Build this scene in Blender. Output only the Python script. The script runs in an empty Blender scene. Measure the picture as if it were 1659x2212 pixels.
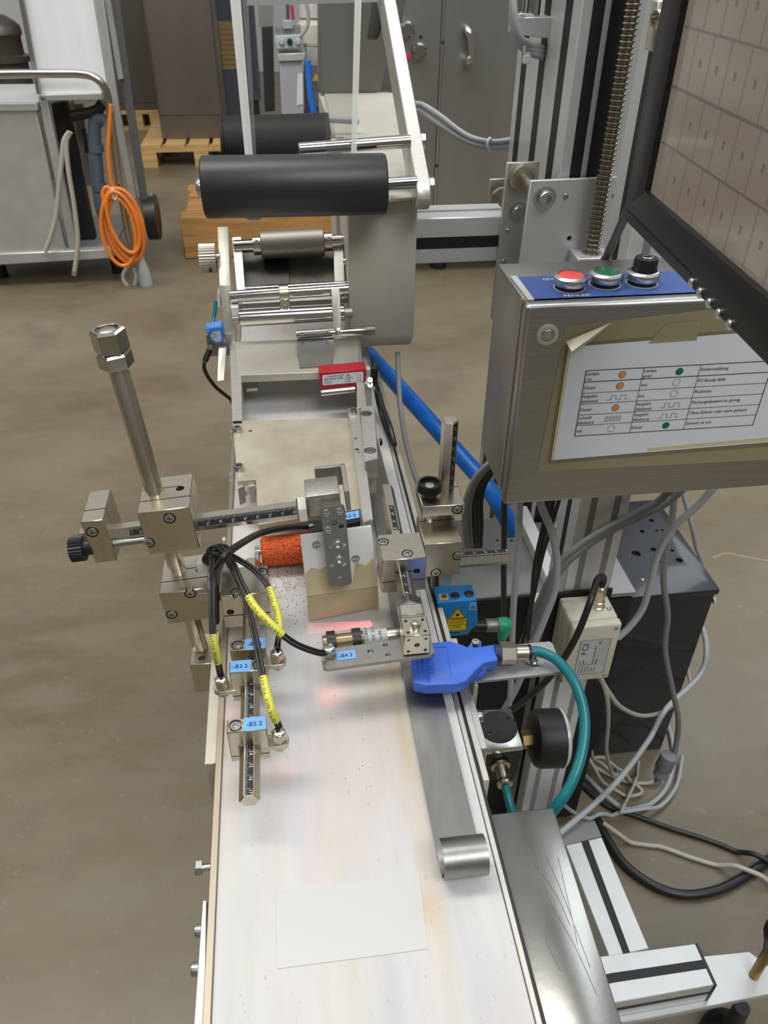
import bpy, bmesh, math, random
from mathutils import Vector, Matrix, geometry
V = Vector
random.seed(7)
scene = bpy.context.scene
COL = scene.collection

# ------------------------------------------------------------------ camera
FPX, CX, CY = 1700.0, 829.5, 1106.0           # focal length and centre for a 1659 x 2212 frame
CAM = V((0.0, 0.0, 1.37))
AX = V((0.99180893, -0.07060855, 0.10644007))   # world X, Y, Z seen from the camera (right, down, forward)
AY = V((-0.12754716, -0.59209966, 0.79570705))
AZ = V((0.0068394, -0.80276549, -0.59625565))
cam_d = bpy.data.cameras.new('camera')
cam_d.sensor_fit = 'VERTICAL'
cam_d.sensor_height = 24.0
cam_d.sensor_width = 18.0
cam_d.lens = FPX / 2212.0 * 24.0
cam_d.clip_start = 0.02
cam_d.dof.use_dof = True
cam_d.dof.focus_distance = 0.68
cam_d.dof.aperture_fstop = 13.0
cam = bpy.data.objects.new('camera', cam_d)
COL.objects.link(cam)
cam.matrix_world = Matrix(((AX.x, -AX.y, -AX.z, CAM.x),
                           (AY.x, -AY.y, -AY.z, CAM.y),
                           (AZ.x, -AZ.y, -AZ.z, CAM.z),
                           (0, 0, 0, 1)))
scene.camera = cam

# ------------------------------------------------------------------ world, lights, exposure
world = bpy.data.worlds.new('hall_daylight')
scene.world = world
world.use_nodes = True
wb = world.node_tree.nodes['Background']
wb.inputs['Color'].default_value = (0.95, 0.975, 1.0, 1)
wb.inputs['Strength'].default_value = 0.60


def area(name, loc, target, size, size_y, power, color):
    d = bpy.data.lights.new(name, 'AREA')
    d.shape = 'RECTANGLE'
    d.size, d.size_y, d.energy, d.color = size, size_y, power, color
    o = bpy.data.objects.new(name, d)
    COL.objects.link(o)
    o.location = loc
    o.rotation_euler = (V(target) - V(loc)).to_track_quat('-Z', 'Y').to_euler()
    return o


area('roof_light_warm_offscreen', (-2.6, 1.6, 5.2), (0, 0.6, 0.9), 1.2, 5.0, 85, (1.0, 0.93, 0.82))
area('roof_light_cool_offscreen', (2.8, 3.2, 5.4), (0.4, 0.8, 0.8), 1.4, 6.0, 95, (0.88, 0.95, 1.0))
area('roof_light_front_offscreen', (1.4, -2.4, 5.5), (0.3, 0.8, 1.0), 3.2, 1.8, 205, (0.95, 0.975, 1.0))
area('roof_light_far_offscreen', (-1.2, 1.8, 5.6), (-0.6, 6.0, 0.6), 4.0, 1.6, 230, (1.0, 0.98, 0.95))
vs = scene.view_settings
vs.view_transform = 'Standard'
vs.look = 'None'
vs.exposure = -0.34
vs.gamma = 1.0
vs.use_curve_mapping = False


# ------------------------------------------------------------------ where a sight line meets a real plane
def ray(px, py):
    c = V(((px - CX) / FPX, (py - CY) / FPX, 1.0))
    return V((AX.dot(c), AY.dot(c), AZ.dot(c)))


def az(px, py, z):
    r = ray(px, py)
    return CAM + r * ((z - CAM.z) / r.z)


def ay(px, py, y):
    r = ray(px, py)
    return CAM + r * ((y - CAM.y) / r.y)


def ax(px, py, x):
    r = ray(px, py)
    return CAM + r * ((x - CAM.x) / r.x)


# ------------------------------------------------------------------ materials
MATS = {}


def mat(name, col, metal=0.0, rough=0.5, var=0.0, scale=20.0, stretch=(1, 1, 1), bump=0.0, bscale=None,
        col2=None, coat=0.0, rvar=0.0, spec=0.5):
    m = bpy.data.materials.new(name)
    m.use_nodes = True
    nt = m.node_tree
    b = nt.nodes['Principled BSDF']
    b.inputs['Base Color'].default_value = (*col, 1)
    b.inputs['Metallic'].default_value = metal
    b.inputs['Roughness'].default_value = rough
    b.inputs['Specular IOR Level'].default_value = spec
    if coat:
        b.inputs['Coat Weight'].default_value = coat
        b.inputs['Coat Roughness'].default_value = 0.1
    if var or bump or col2 or rvar:
        tc = nt.nodes.new('ShaderNodeTexCoord')
        mp = nt.nodes.new('ShaderNodeMapping')
        mp.inputs['Scale'].default_value = stretch
        nt.links.new(tc.outputs['Object'], mp.inputs['Vector'])
        nz = nt.nodes.new('ShaderNodeTexNoise')
        nz.inputs['Scale'].default_value = scale
        nz.inputs['Detail'].default_value = 5
        nz.inputs['Roughness'].default_value = 0.6
        nt.links.new(mp.outputs['Vector'], nz.inputs['Vector'])
        if var or col2:
            cr = nt.nodes.new('ShaderNodeValToRGB')
            e = cr.color_ramp.elements
            e[0].position, e[1].position = 0.32, 0.68
            c2 = col2 if col2 else tuple(min(1, c * (1 + var)) for c in col)
            c1 = col if col2 else tuple(c * (1 - var) for c in col)
            e[0].color, e[1].color = (*c1, 1), (*c2, 1)
            nt.links.new(nz.outputs['Fac'], cr.inputs['Fac'])
            nt.links.new(cr.outputs['Color'], b.inputs['Base Color'])
        if rvar:
            mr = nt.nodes.new('ShaderNodeMapRange')
            mr.inputs['From Min'].default_value = 0.3
            mr.inputs['From Max'].default_value = 0.7
            mr.inputs['To Min'].default_value = max(0.02, rough - rvar)
            mr.inputs['To Max'].default_value = rough + rvar
            nt.links.new(nz.outputs['Fac'], mr.inputs['Value'])
            nt.links.new(mr.outputs['Result'], b.inputs['Roughness'])
        if bump:
            n2 = nz
            if bscale:
                n2 = nt.nodes.new('ShaderNodeTexNoise')
                n2.inputs['Scale'].default_value = bscale
                n2.inputs['Detail'].default_value = 3
                nt.links.new(mp.outputs['Vector'], n2.inputs['Vector'])
            bp = nt.nodes.new('ShaderNodeBump')
            bp.inputs['Strength'].default_value = bump
            bp.inputs['Distance'].default_value = 0.001
            nt.links.new(n2.outputs['Fac'], bp.inputs['Height'])
            nt.links.new(bp.outputs['Normal'], b.inputs['Normal'])
    MATS[name] = m
    return m


def ramp(nt, fac, stops):
    cr = nt.nodes.new('ShaderNodeValToRGB')
    els = cr.color_ramp.elements
    while len(els) < len(stops):
        els.new(0.5)
    for e, (p, c) in zip(els, stops):
        e.position = p
        e.color = (*c, 1) if len(c) == 3 else c
    nt.links.new(fac, cr.inputs['Fac'])
    return cr.outputs['Color']


def noise(nt, scale, detail=4, stretch=(1, 1, 1), rough=0.6, loc=(0, 0, 0)):
    tc = nt.nodes.new('ShaderNodeTexCoord')
    mp = nt.nodes.new('ShaderNodeMapping')
    mp.inputs['Scale'].default_value = stretch
    mp.inputs['Location'].default_value = loc
    nt.links.new(tc.outputs['Object'], mp.inputs['Vector'])
    nz = nt.nodes.new('ShaderNodeTexNoise')
    nz.inputs['Scale'].default_value = scale
    nz.inputs['Detail'].default_value = detail
    nz.inputs['Roughness'].default_value = rough
    nt.links.new(mp.outputs['Vector'], nz.inputs['Vector'])
    return nz.outputs['Fac']


def mix(nt, fac, a, b, mode='MIX'):
    mx = nt.nodes.new('ShaderNodeMix')
    mx.data_type = 'RGBA'
    mx.blend_type = mode
    for sock, val in ((mx.inputs['Factor'], fac), (mx.inputs['A'], a), (mx.inputs['B'], b)):
        if isinstance(val, (int, float)):
            sock.default_value = val
        elif isinstance(val, tuple):
            sock.default_value = (*val, 1)
        else:
            nt.links.new(val, sock)
    return mx.outputs['Result']


alu = mat('aluminium', (0.60, 0.585, 0.54), 0.75, 0.42, 0.06, 60, (1, 8, 1), 0.05)
aluw = mat('aluminium_anodised', (0.66, 0.665, 0.66), 0.55, 0.45, 0.03, 30)
alud = mat('aluminium_plate', (0.62, 0.59, 0.50), 0.6, 0.45, 0.10, 14, (1, 1, 1), 0.06, 400)
nickel = mat('nickel_steel', (0.60, 0.545, 0.44), 1.0, 0.30, 0.06, 300, (1, 1, 1), 0.05, 500)
nickel_b = mat('nickel_brushed', (0.60, 0.545, 0.445), 1.0, 0.33, 0.05, 260, (3, 3, 0.06), 0.05)
steel = mat('polished_steel', (0.56, 0.545, 0.515), 1.0, 0.13)
zinc = mat('zinc_screw', (0.62, 0.63, 0.62), 1.0, 0.24)
stain = mat('stainless_brushed', (0.46, 0.46, 0.45), 1.0, 0.36, 0.10, 120, (0.1, 3, 8), 0.10)
stain_v = mat('stainless_vertical_grain', (0.45, 0.445, 0.43), 1.0, 0.38, 0.08, 90, (6, 6, 0.1), 0.06)
strip_m = mat('stainless_strip', (0.31, 0.305, 0.29), 1.0, 0.40, 0.12, 60, (1, 0.3, 1), 0.05, 300)
cover_m = mat('stainless_cover', (0.34, 0.335, 0.31), 1.0, 0.24, 0.16, 9, (1, 1.0, 1), 0.03, 200)
castm = mat('cast_grey', (0.42, 0.405, 0.37), 0.85, 0.45, 0.10, 200, (1, 1, 1), 0.15, 600)
barm = mat('satin_steel_bar', (0.33, 0.32, 0.30), 0.9, 0.40, 0.05, 80)
paint = mat('grey_beige_paint', (0.52, 0.50, 0.43), 0.0, 0.5, 0.04, 30, (1, 1, 1), 0.05, 300)
paint2 = paint
paintd = mat('dark_grey_paint', (0.235, 0.235, 0.225), 0.1, 0.45, 0.05, 12)
black = mat('black_plastic', (0.012, 0.012, 0.013), 0.0, 0.42)
blackm = mat('black_matte', (0.010, 0.010, 0.012), 0.0, 0.6)
slotm = mat('black_slot_cover', (0.008, 0.008, 0.012), 0.0, 0.5)
cable_b = mat('black_cable', (0.018, 0.017, 0.017), 0.0, 0.38)
cable_g = mat('grey_cable', (0.40, 0.42, 0.43), 0.0, 0.45)
cable_dg = mat('dark_grey_cable', (0.21, 0.215, 0.22), 0.0, 0.45)
cable_w = mat('beige_cable', (0.45, 0.42, 0.36), 0.0, 0.5)
cable_o = mat('orange_cable', (0.80, 0.23, 0.03), 0.0, 0.42)
teal = mat('teal_hose', (0.006, 0.175, 0.195), 0.0, 0.32)
bluep = mat('blue_plastic', (0.055, 0.17, 0.70), 0.0, 0.42, 0.04, 40)
blues = mat('sensor_blue', (0.012, 0.21, 0.55), 0.0, 0.38)
blued = mat('small_sensor_blue', (0.03, 0.17, 0.52), 0.0, 0.45)
bluet = mat('blue_tape', (0.17, 0.42, 0.80), 0.0, 0.5)
blueh = mat('blue_hose', (0.01, 0.20, 0.80), 0.0, 0.35, 0.25, 60, (1, 1, 1), 0.1, 200)
bluel = mat('blue_panel_film', (0.05, 0.10, 0.32), 0.0, 0.4, 0.10, 300)
greenp = mat('green_plastic', (0.02, 0.36, 0.19), 0.0, 0.4)
yellow = mat('yellow_sleeve', (0.72, 0.70, 0.09), 0.0, 0.42)
yellow2 = mat('yellow_sign', (0.80, 0.55, 0.02), 0.0, 0.5)
redp = mat('red_paint', (0.42, 0.012, 0.025), 0.1, 0.38, 0.05, 30)
white_p = mat('white_plastic', (0.72, 0.72, 0.70), 0.0, 0.4)
paper = mat('white_paper', (0.76, 0.79, 0.84), 0.0, 0.55)
papery = mat('yellowed_tape', (0.42, 0.38, 0.24), 0.0, 0.3, 0.12, 40, (1, 1, 1), 0.1)
ink = mat('black_ink', (0.012, 0.012, 0.014), 0.0, 0.6)
inkw = mat('white_ink', (0.75, 0.74, 0.70), 0.0, 0.6)
inko = mat('orange_ink', (0.80, 0.26, 0.07), 0.0, 0.6)
inkg = mat('green_ink', (0.0, 0.17, 0.09), 0.0, 0.6)
ivory = mat('ivory_plastic', (0.60, 0.57, 0.46), 0.0, 0.45, 0.04, 20)
labelg = mat('grey_label', (0.50, 0.51, 0.50), 0.0, 0.45)
silver = mat('satin_silver', (0.62, 0.62, 0.62), 1.0, 0.28)
redb = mat('red_button_lens', (0.85, 0.09, 0.08), 0.0, 0.35)
greenb = mat('green_button_lens', (0.012, 0.14, 0.055), 0.0, 0.3)
brass = mat('brass', (0.36, 0.25, 0.11), 1.0, 0.35)
roller_m = mat('dark_roller_rubber', (0.026, 0.026, 0.028), 0.0, 0.42, 0.10, 30)
rollback = mat('black_worn_roller', (0.010, 0.008, 0.007), 0.0, 0.55, 0.5, 300, spec=0.25)
wood = mat('pallet_wood', (0.46, 0.24, 0.075), 0.0, 0.7, 0.28, 6, (0.6, 8, 8), 0.2)
wood2 = mat('pallet_wood_light', (0.52, 0.33, 0.13), 0.0, 0.7, 0.25, 6, (0.6, 8, 8), 0.2)
card = mat('brown_cardboard', (0.33, 0.23, 0.10), 0.0, 0.8, 0.15, 8, (0.3, 0.3, 12))
plastw = mat('scuffed_white_plastic', (0.80, 0.79, 0.75), 0.0, 0.45, 0.05, 20)
gluem = mat('yellowed_film', (0.58, 0.48, 0.29), 0.0, 0.35, 0.14, 25, (1, 1, 1), 0.1)
hosegrey = mat('blue_grey_hose', (0.085, 0.12, 0.15), 0.0, 0.5)
brown_m = mat('brown_motor', (0.10, 0.085, 0.075), 0.6, 0.45)
whitepan = mat('white_panel', (0.82, 0.84, 0.85), 0.0, 0.4, 0.05, 3, (6, 6, 0.4))
rubberw = mat('pale_grey_plug', (0.50, 0.54, 0.53), 0.0, 0.5)
redpl = mat('pink_red_plastic', (0.6, 0.03, 0.08), 0.0, 0.4)


def custom(name):
    m = bpy.data.materials.new(name)
    m.use_nodes = True
    return m, m.node_tree, m.node_tree.nodes['Principled BSDF']


# belt: white woven belt with coloured smears running along it, specks and a fine weave
belt_m, nt, bs = custom('white_belt')
BC = V((0.02075, 0.72, 0.86))


def blob(nt, wx, wy, rx, ry, gain):
    """soft coloured patch on the belt, centred at a place on it (metres), broken up by noise"""
    tc = nt.nodes.new('ShaderNodeTexCoord')
    mp = nt.nodes.new('ShaderNodeMapping')
    mp.inputs['Location'].default_value = (-(wx - BC.x) / rx, -(wy - BC.y) / ry, 0)
    mp.inputs['Scale'].default_value = (1 / rx, 1 / ry, 0)
    nt.links.new(tc.outputs['Object'], mp.inputs['Vector'])
    gr = nt.nodes.new('ShaderNodeTexGradient')
    gr.gradient_type = 'QUADRATIC_SPHERE'
    nt.links.new(mp.outputs['Vector'], gr.inputs['Vector'])
    ml = nt.nodes.new('ShaderNodeMath')
    ml.operation = 'MULTIPLY'
    nt.links.new(gr.outputs['Fac'], ml.inputs[0])
    ns = nt.nodes.new('ShaderNodeMapRange')
    ns.inputs['From Min'].default_value = 0.3
    ns.inputs['From Max'].default_value = 0.65
    ns.inputs['To Min'].default_value = 0.45 * gain
    ns.inputs['To Max'].default_value = gain
    nt.links.new(noise(nt, 60, 3, (1, 0.35, 1), loc=(wx * 9, wy * 9, 0)), ns.inputs['Value'])
    nt.links.new(ns.outputs['Result'], ml.inputs[1])
    return ml.outputs[0]


c = ramp(nt, noise(nt, 3.0, 5, (6, 1.2, 1)), [(0.30, (0.66, 0.655, 0.635)), (0.5, (0.60, 0.597, 0.585)), (0.72, (0.53, 0.53, 0.525))])
c = mix(nt, ramp(nt, noise(nt, 3.0, 4, (7, 0.7, 1), loc=(3, 1, 0)), [(0.46, (0, 0, 0)), (0.68, (0.45, 0.45, 0.45))]), c, (0.56, 0.46, 0.45))
c = mix(nt, ramp(nt, noise(nt, 3.0, 4, (9, 0.6, 1), loc=(7, 4, 0)), [(0.48, (0, 0, 0)), (0.70, (0.45, 0.45, 0.45))]), c, (0.53, 0.46, 0.34))
c = mix(nt, ramp(nt, noise(nt, 3.0, 4, (9, 0.6, 1), loc=(1, 9, 0)), [(0.53, (0, 0, 0)), (0.74, (0.4, 0.4, 0.4))]), c, (0.42, 0.47, 0.51))
for wx, wy, rx, ry, g_, col_ in ((0.020, 0.35, 0.080, 0.18, .65, (0.58, 0.45, 0.45)),  # broad pink tint first, then stains and scorch along the strip
                                 (0.066, 0.40, 0.014, 0.30, .80, (0.50, 0.36, 0.17)), (0.050, 0.43, 0.040, 0.22, .70, (0.54, 0.44, 0.29)), (0.060, 0.243, 0.020, 0.026, .85, (0.60, 0.42, 0.22)),
                                 (0.064, 0.225, 0.020, 0.03, .5, (0.64, 0.52, 0.36)), (0.030, 0.318, 0.022, 0.012, .35, (0.60, 0.52, 0.36)),
                                 (0.010, 0.295, 0.016, 0.012, .35, (0.60, 0.52, 0.36))):
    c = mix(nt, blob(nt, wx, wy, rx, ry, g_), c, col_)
c = mix(nt, ramp(nt, noise(nt, 420, 2, (1.0, 0.35, 1)), [(0.68, (0, 0, 0)), (0.78, (0.6, 0.6, 0.6))]), c, (0.34, 0.29, 0.26))
c = mix(nt, ramp(nt, noise(nt, 90, 3, (3.0, 0.06, 1)), [(0.66, (0, 0, 0)), (0.78, (0.30, 0.30, 0.30))]), c, (0.50, 0.46, 0.42))
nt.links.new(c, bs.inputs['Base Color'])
bs.inputs['Roughness'].default_value = 0.5
bp = nt.nodes.new('ShaderNodeBump')
bp.inputs['Strength'].default_value = 0.15
bp.inputs['Distance'].default_value = 0.0004
nt.links.new(noise(nt, 900, 2), bp.inputs['Height'])
nt.links.new(bp.outputs['Normal'], bs.inputs['Normal'])

# floor: worn sealed concrete
floor_m, nt, bs = custom('sealed_concrete')
c = ramp(nt, noise(nt, 0.9, 6, (1, 1.6, 1)), [(0.32, (0.118, 0.088, 0.046)), (0.5, (0.175, 0.140, 0.084)), (0.68, (0.240, 0.206, 0.140))])
c = mix(nt, ramp(nt, noise(nt, 5.0, 6, (1, 3, 1)), [(0.35, (0, 0, 0)), (0.7, (0.55, 0.55, 0.55))]), c, (0.200, 0.174, 0.126))
c = mix(nt, ramp(nt, noise(nt, 2.6, 4, (1, 1, 1), loc=(5, 2, 0)), [(0.58, (0, 0, 0)), (0.72, (0.5, 0.5, 0.5))]), c, (0.125, 0.085, 0.065))
c = mix(nt, ramp(nt, noise(nt, 60, 3), [(0.62, (0, 0, 0)), (0.75, (0.25, 0.25, 0.25))]), c, (0.32, 0.29, 0.25))
nt.links.new(c, bs.inputs['Base Color'])
nt.links.new(ramp(nt, noise(nt, 2.0, 4), [(0.3, (0.30, 0.30, 0.30)), (0.7, (0.52, 0.52, 0.52))]), bs.inputs['Roughness'])

# speckled orange foam
foam_m, nt, bs = custom('orange_foam')
c = ramp(nt, noise(nt, 520, 3, rough=0.7), [(0.36, (0.14, 0.014, 0.006)), (0.44, (0.80, 0.10, 0.02)), (0.60, (0.95, 0.20, 0.05))])
nt.links.new(c, bs.inputs['Base Color'])
bs.inputs['Roughness'].default_value = 0.85
bp = nt.nodes.new('ShaderNodeBump')
bp.inputs['Strength'].default_value = 1.0
bp.inputs['Distance'].default_value = 0.002
nt.links.new(noise(nt, 520, 3, rough=0.7), bp.inputs['Height'])
nt.links.new(bp.outputs['Normal'], bs.inputs['Normal'])

# knurled roller
knurl_m, nt, bs = custom('knurled_steel')
bs.inputs['Base Color'].default_value = (0.36, 0.34, 0.30, 1)
bs.inputs['Metallic'].default_value = 1.0
bs.inputs['Roughness'].default_value = 0.52
tc = nt.nodes.new('ShaderNodeTexCoord')
ck = nt.nodes.new('ShaderNodeTexChecker')
ck.inputs['Scale'].default_value = 900
mp = nt.nodes.new('ShaderNodeMapping')
mp.inputs['Rotation'].default_value = (0.6, 0.5, 0.785)
nt.links.new(tc.outputs['Object'], mp.inputs['Vector'])
nt.links.new(mp.outputs['Vector'], ck.inputs['Vector'])
bp = nt.nodes.new('ShaderNodeBump')
bp.inputs['Strength'].default_value = 0.6
bp.inputs['Distance'].default_value = 0.0006
nt.links.new(ck.outputs['Fac'], bp.inputs['Height'])
nt.links.new(bp.outputs['Normal'], bs.inputs['Normal'])


def clear(name, col, alpha, rough=0.08):
    m, nt, bs = custom(name)
    bs.inputs['Base Color'].default_value = (*col, 1)
    bs.inputs['Roughness'].default_value = rough
    bs.inputs['Alpha'].default_value = alpha
    return m


film_m = clear('clear_film', (0.18, 0.18, 0.18), 0.07, 0.04)
film2_m = clear('clear_film_double', (0.20, 0.19, 0.18), 0.30, 0.06)
filme_m = clear('film_edge', (0.86, 0.88, 0.82), 0.86, 0.15)
tape_m = clear('clear_belt_tape', (0.695, 0.69, 0.672), 0.80, 0.32)
lam_m = clear('laminate', (0.30, 0.27, 0.17), 0.42, 0.12)
tapeclear_m = clear('yellowed_clear_tape', (0.46, 0.40, 0.24), 0.55, 0.12)

# screen: reflected hall painted as a dim beige glow with faint grid lines
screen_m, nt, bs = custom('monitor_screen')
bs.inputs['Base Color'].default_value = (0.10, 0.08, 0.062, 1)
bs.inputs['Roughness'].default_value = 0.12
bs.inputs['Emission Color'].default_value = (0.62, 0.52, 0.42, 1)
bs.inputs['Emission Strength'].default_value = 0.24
screenline_m, nt, bs = custom('screen_reflection_lines')
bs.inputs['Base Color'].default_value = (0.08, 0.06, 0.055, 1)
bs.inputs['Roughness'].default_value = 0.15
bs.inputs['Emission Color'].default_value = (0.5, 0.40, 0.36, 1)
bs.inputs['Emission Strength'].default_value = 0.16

# ------------------------------------------------------------------ mesh helpers
WLOC = {}


class MB:
    def __init__(self):
        self.bm = bmesh.new()

    def box(self, c, s, R=None):
        c = V(c)
        vs_ = []
        for dx, dy, dz in ((-1, -1, -1), (1, -1, -1), (1, 1, -1), (-1, 1, -1), (-1, -1, 1), (1, -1, 1), (1, 1, 1), (-1, 1, 1)):
            p = V((dx * s[0] / 2, dy * s[1] / 2, dz * s[2] / 2))
            vs_.append(self.bm.verts.new((R @ p if R else p) + c))
        for f in ((3, 2, 1, 0), (4, 5, 6, 7), (0, 1, 5, 4), (1, 2, 6, 5), (2, 3, 7, 6), (3, 0, 4, 7)):
            self.bm.faces.new([vs_[i] for i in f])
        return self

    def span(self, x0, x1, y0, y1, z0, z1):
        return self.box(((x0 + x1) / 2, (y0 + y1) / 2, (z0 + z1) / 2), (abs(x1 - x0), abs(y1 - y0), abs(z1 - z0)))

    def lathe(self, o, axis, prof, n=24, ref=None):
        o, axis = V(o), V(axis).normalized()
        ref = V(ref) if ref else (V((0, 0, 1)) if abs(axis.z) < 0.9 else V((1, 0, 0)))
        u = (ref - axis * ref.dot(axis)).normalized()
        w = axis.cross(u)
        rings = []
        for r, h in prof:
            if r <= 1e-7:
                rings.append([self.bm.verts.new(o + axis * h)])
            else:
                rings.append([self.bm.verts.new(o + axis * h + (u * math.cos(2 * math.pi * i / n) + w * math.sin(2 * math.pi * i / n)) * r) for i in range(n)])
        for a, b in zip(rings, rings[1:]):
            if len(a) == 1 and len(b) == 1:
                continue
            for i in range(n):
                j = (i + 1) % n
                if len(a) == 1:
                    self.bm.faces.new((a[0], b[j], b[i]))
                elif len(b) == 1:
                    self.bm.faces.new((a[i], a[j], b[0]))
                else:
                    self.bm.faces.new((a[i], a[j], b[j], b[i]))
        if len(rings[0]) > 1:
            self.bm.faces.new(list(reversed(rings[0])))
        if len(rings[-1]) > 1:
            self.bm.faces.new(rings[-1])
        return self

    def cyl(self, p0, p1, r, r1=None, n=24, ref=None):
        p0, p1 = V(p0), V(p1)
        L = (p1 - p0).length
        return self.lathe(p0, p1 - p0, [(r, 0), (r if r1 is None else r1, L)], n, ref)

    def hexa(self, p0, p1, af, flat=(0, 0, 1), cham=0.0):
        """hexagonal bar, across-flats af, one flat facing 'flat'"""
        p0, p1, flat = V(p0), V(p1), V(flat)
        a = (p1 - p0).normalized()
        fl = (flat - a * flat.dot(a)).normalized()
        ref = Matrix.Rotation(math.radians(30), 3, a) @ fl
        r = af / math.sqrt(3)
        L = (p1 - p0).length
        prof = [(r, 0), (r, L)]
        if cham:
            prof = [(r - cham, 0), (r, cham), (r, L - cham), (r - cham, L)]
        return self.lathe(p0, a, prof, 6, ref)

    def tube(self, pts, r, n=8, sub=6, spline=True, closed=False):
        pts = [V(p) for p in pts]
        if spline and len(pts) > 2:
            out = []
            m = len(pts)
            rng = range(m) if closed else range(m - 1)
            for i in rng:
                if closed:
                    p0, p1, p2, p3 = pts[(i - 1) % m], pts[i], pts[(i + 1) % m], pts[(i + 2) % m]
                else:
                    p1, p2 = pts[i], pts[i + 1]
                    p0 = pts[i - 1] if i else p1 * 2 - p2
                    p3 = pts[i + 2] if i + 2 < m else p2 * 2 - p1
                for k in range(sub):
                    t = k / sub
                    out.append(0.5 * ((2 * p1) + (p2 - p0) * t + (2 * p0 - 5 * p1 + 4 * p2 - p3) * t * t + (3 * p1 - p0 - 3 * p2 + p3) * t ** 3))
            if not closed:
                out.append(pts[-1])
            pts = out
        m = len(pts)
        tang = []
        for i in range(m):
            a = pts[(i - 1) % m] if (closed or i) else pts[0]
            b = pts[(i + 1) % m] if (closed or i < m - 1) else pts[-1]
            tang.append((b - a).normalized())
        ref = V((0, 0, 1)) if abs(tang[0].z) < 0.9 else V((1, 0, 0))
        u = (ref - tang[0] * ref.dot(tang[0])).normalized()
        rings = []
        for i in range(m):
            u = (u - tang[i] * u.dot(tang[i])).normalized()
            w = tang[i].cross(u)
            rings.append([self.bm.verts.new(pts[i] + (u * math.cos(2 * math.pi * k / n) + w * math.sin(2 * math.pi * k / n)) * r) for k in range(n)])
        pairs = list(zip(rings, rings[1:])) + ([(rings[-1], rings[0])] if closed else [])
        for a, b in pairs:
            for k in range(n):
                j = (k + 1) % n
                self.bm.faces.new((a[k], a[j], b[j], b[k]))
        if not closed:
            self.bm.faces.new(list(reversed(rings[0])))
            self.bm.faces.new(rings[-1])
        return self

    def prism(self, pts, ext):
        """closed polygon of 3D points pushed along ext"""
        pts, ext = [V(p) for p in pts], V(ext)
        nrm = geometry.normal(pts) if len(pts) > 2 else V((0, 0, 1))
        if nrm.dot(ext) < 0:
            pts = list(reversed(pts))
        a = [self.bm.verts.new(p) for p in pts]
        b = [self.bm.verts.new(p + ext) for p in pts]
        self.bm.faces.new(list(reversed(a)))
        self.bm.faces.new(b)
        n = len(pts)
        for i in range(n):
            j = (i + 1) % n
            self.bm.faces.new((a[i], a[j], b[j], b[i]))
        return self

    def plate(self, outer, holes, o, u, v, th):
        """flat plate with real holes: outline and holes in (u, v) from o, thickness th along u x v"""
        o, u, v = V(o), V(u).normalized(), V(v).normalized()
        n = u.cross(v)
        loops = [[V((a, b, 0)) for a, b in outer]] + [[V((a, b, 0)) for a, b in h] for h in holes]
        tris = geometry.tessellate_polygon(loops)
        flat = [p for lp in loops for p in lp]
        top = [self.bm.verts.new(o + u * p.x + v * p.y + n * th) for p in flat]
        bot = [self.bm.verts.new(o + u * p.x + v * p.y) for p in flat]
        for t in tris:
            a, b, c_ = (flat[i] for i in t)
            ccw = (b - a).cross(c_ - a).z > 0
            t = tuple(t) if ccw else tuple(reversed(t))
            try:
                self.bm.faces.new([top[i] for i in t])
                self.bm.faces.new([bot[i] for i in reversed(t)])
            except ValueError:
                pass
        k = 0
        for lp in loops:
            m = len(lp)
            for i in range(m):
                a, b = k + i, k + (i + 1) % m
                try:
                    self.bm.faces.new((bot[a], bot[b], top[b], top[a]))
                except ValueError:
                    pass
            k += m
        return self

    def sheet(self, rows):
        """grid of points -> open surface"""
        g = [[self.bm.verts.new(V(p)) for p in r] for r in rows]
        for a, b in zip(g, g[1:]):
            for i in range(len(a) - 1):
                self.bm.faces.new((a[i], a[i + 1], b[i + 1], b[i]))
        return self

    def quad(self, o, u, v, x0, y0, x1, y1):
        o, u, v = V(o), V(u), V(v)
        ps = [o + u * a + v * b for a, b in ((x0, y0), (x1, y0), (x1, y1), (x0, y1))]
        self.bm.faces.new([self.bm.verts.new(p) for p in ps])
        return self

    def disc(self, o, u, v, cx, cy, r, n=20, r_in=None):
        o, u, v = V(o), V(u), V(v)
        ring = lambda q: [self.bm.verts.new(o + u * (cx + q * math.cos(2 * math.pi * i / n)) + v * (cy + q * math.sin(2 * math.pi * i / n))) for i in range(n)]
        a = ring(r)
        if r_in is None:
            self.bm.faces.new(a)
        else:
            b = ring(r_in)
            for i in range(n):
                j = (i + 1) % n
                self.bm.faces.new((a[i], a[j], b[j], b[i]))
        return self

    def line2(self, o, u, v, pts, w):
        o, u, v = V(o), V(u), V(v)
        for (x0, y0), (x1, y1) in zip(pts, pts[1:]):
            d = V((x1 - x0, y1 - y0))
            if d.length < 1e-9:
                continue
            d.normalize()
            q = V((-d.y, d.x)) * w / 2
            e = d * w / 2
            c4 = [(x0 - e.x + q.x, y0 - e.y + q.y), (x0 - e.x - q.x, y0 - e.y - q.y), (x1 + e.x - q.x, y1 + e.y - q.y), (x1 + e.x + q.x, y1 + e.y + q.y)]
            self.bm.faces.new([self.bm.verts.new(o + u * a + v * b) for a, b in c4])
        return self

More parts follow.
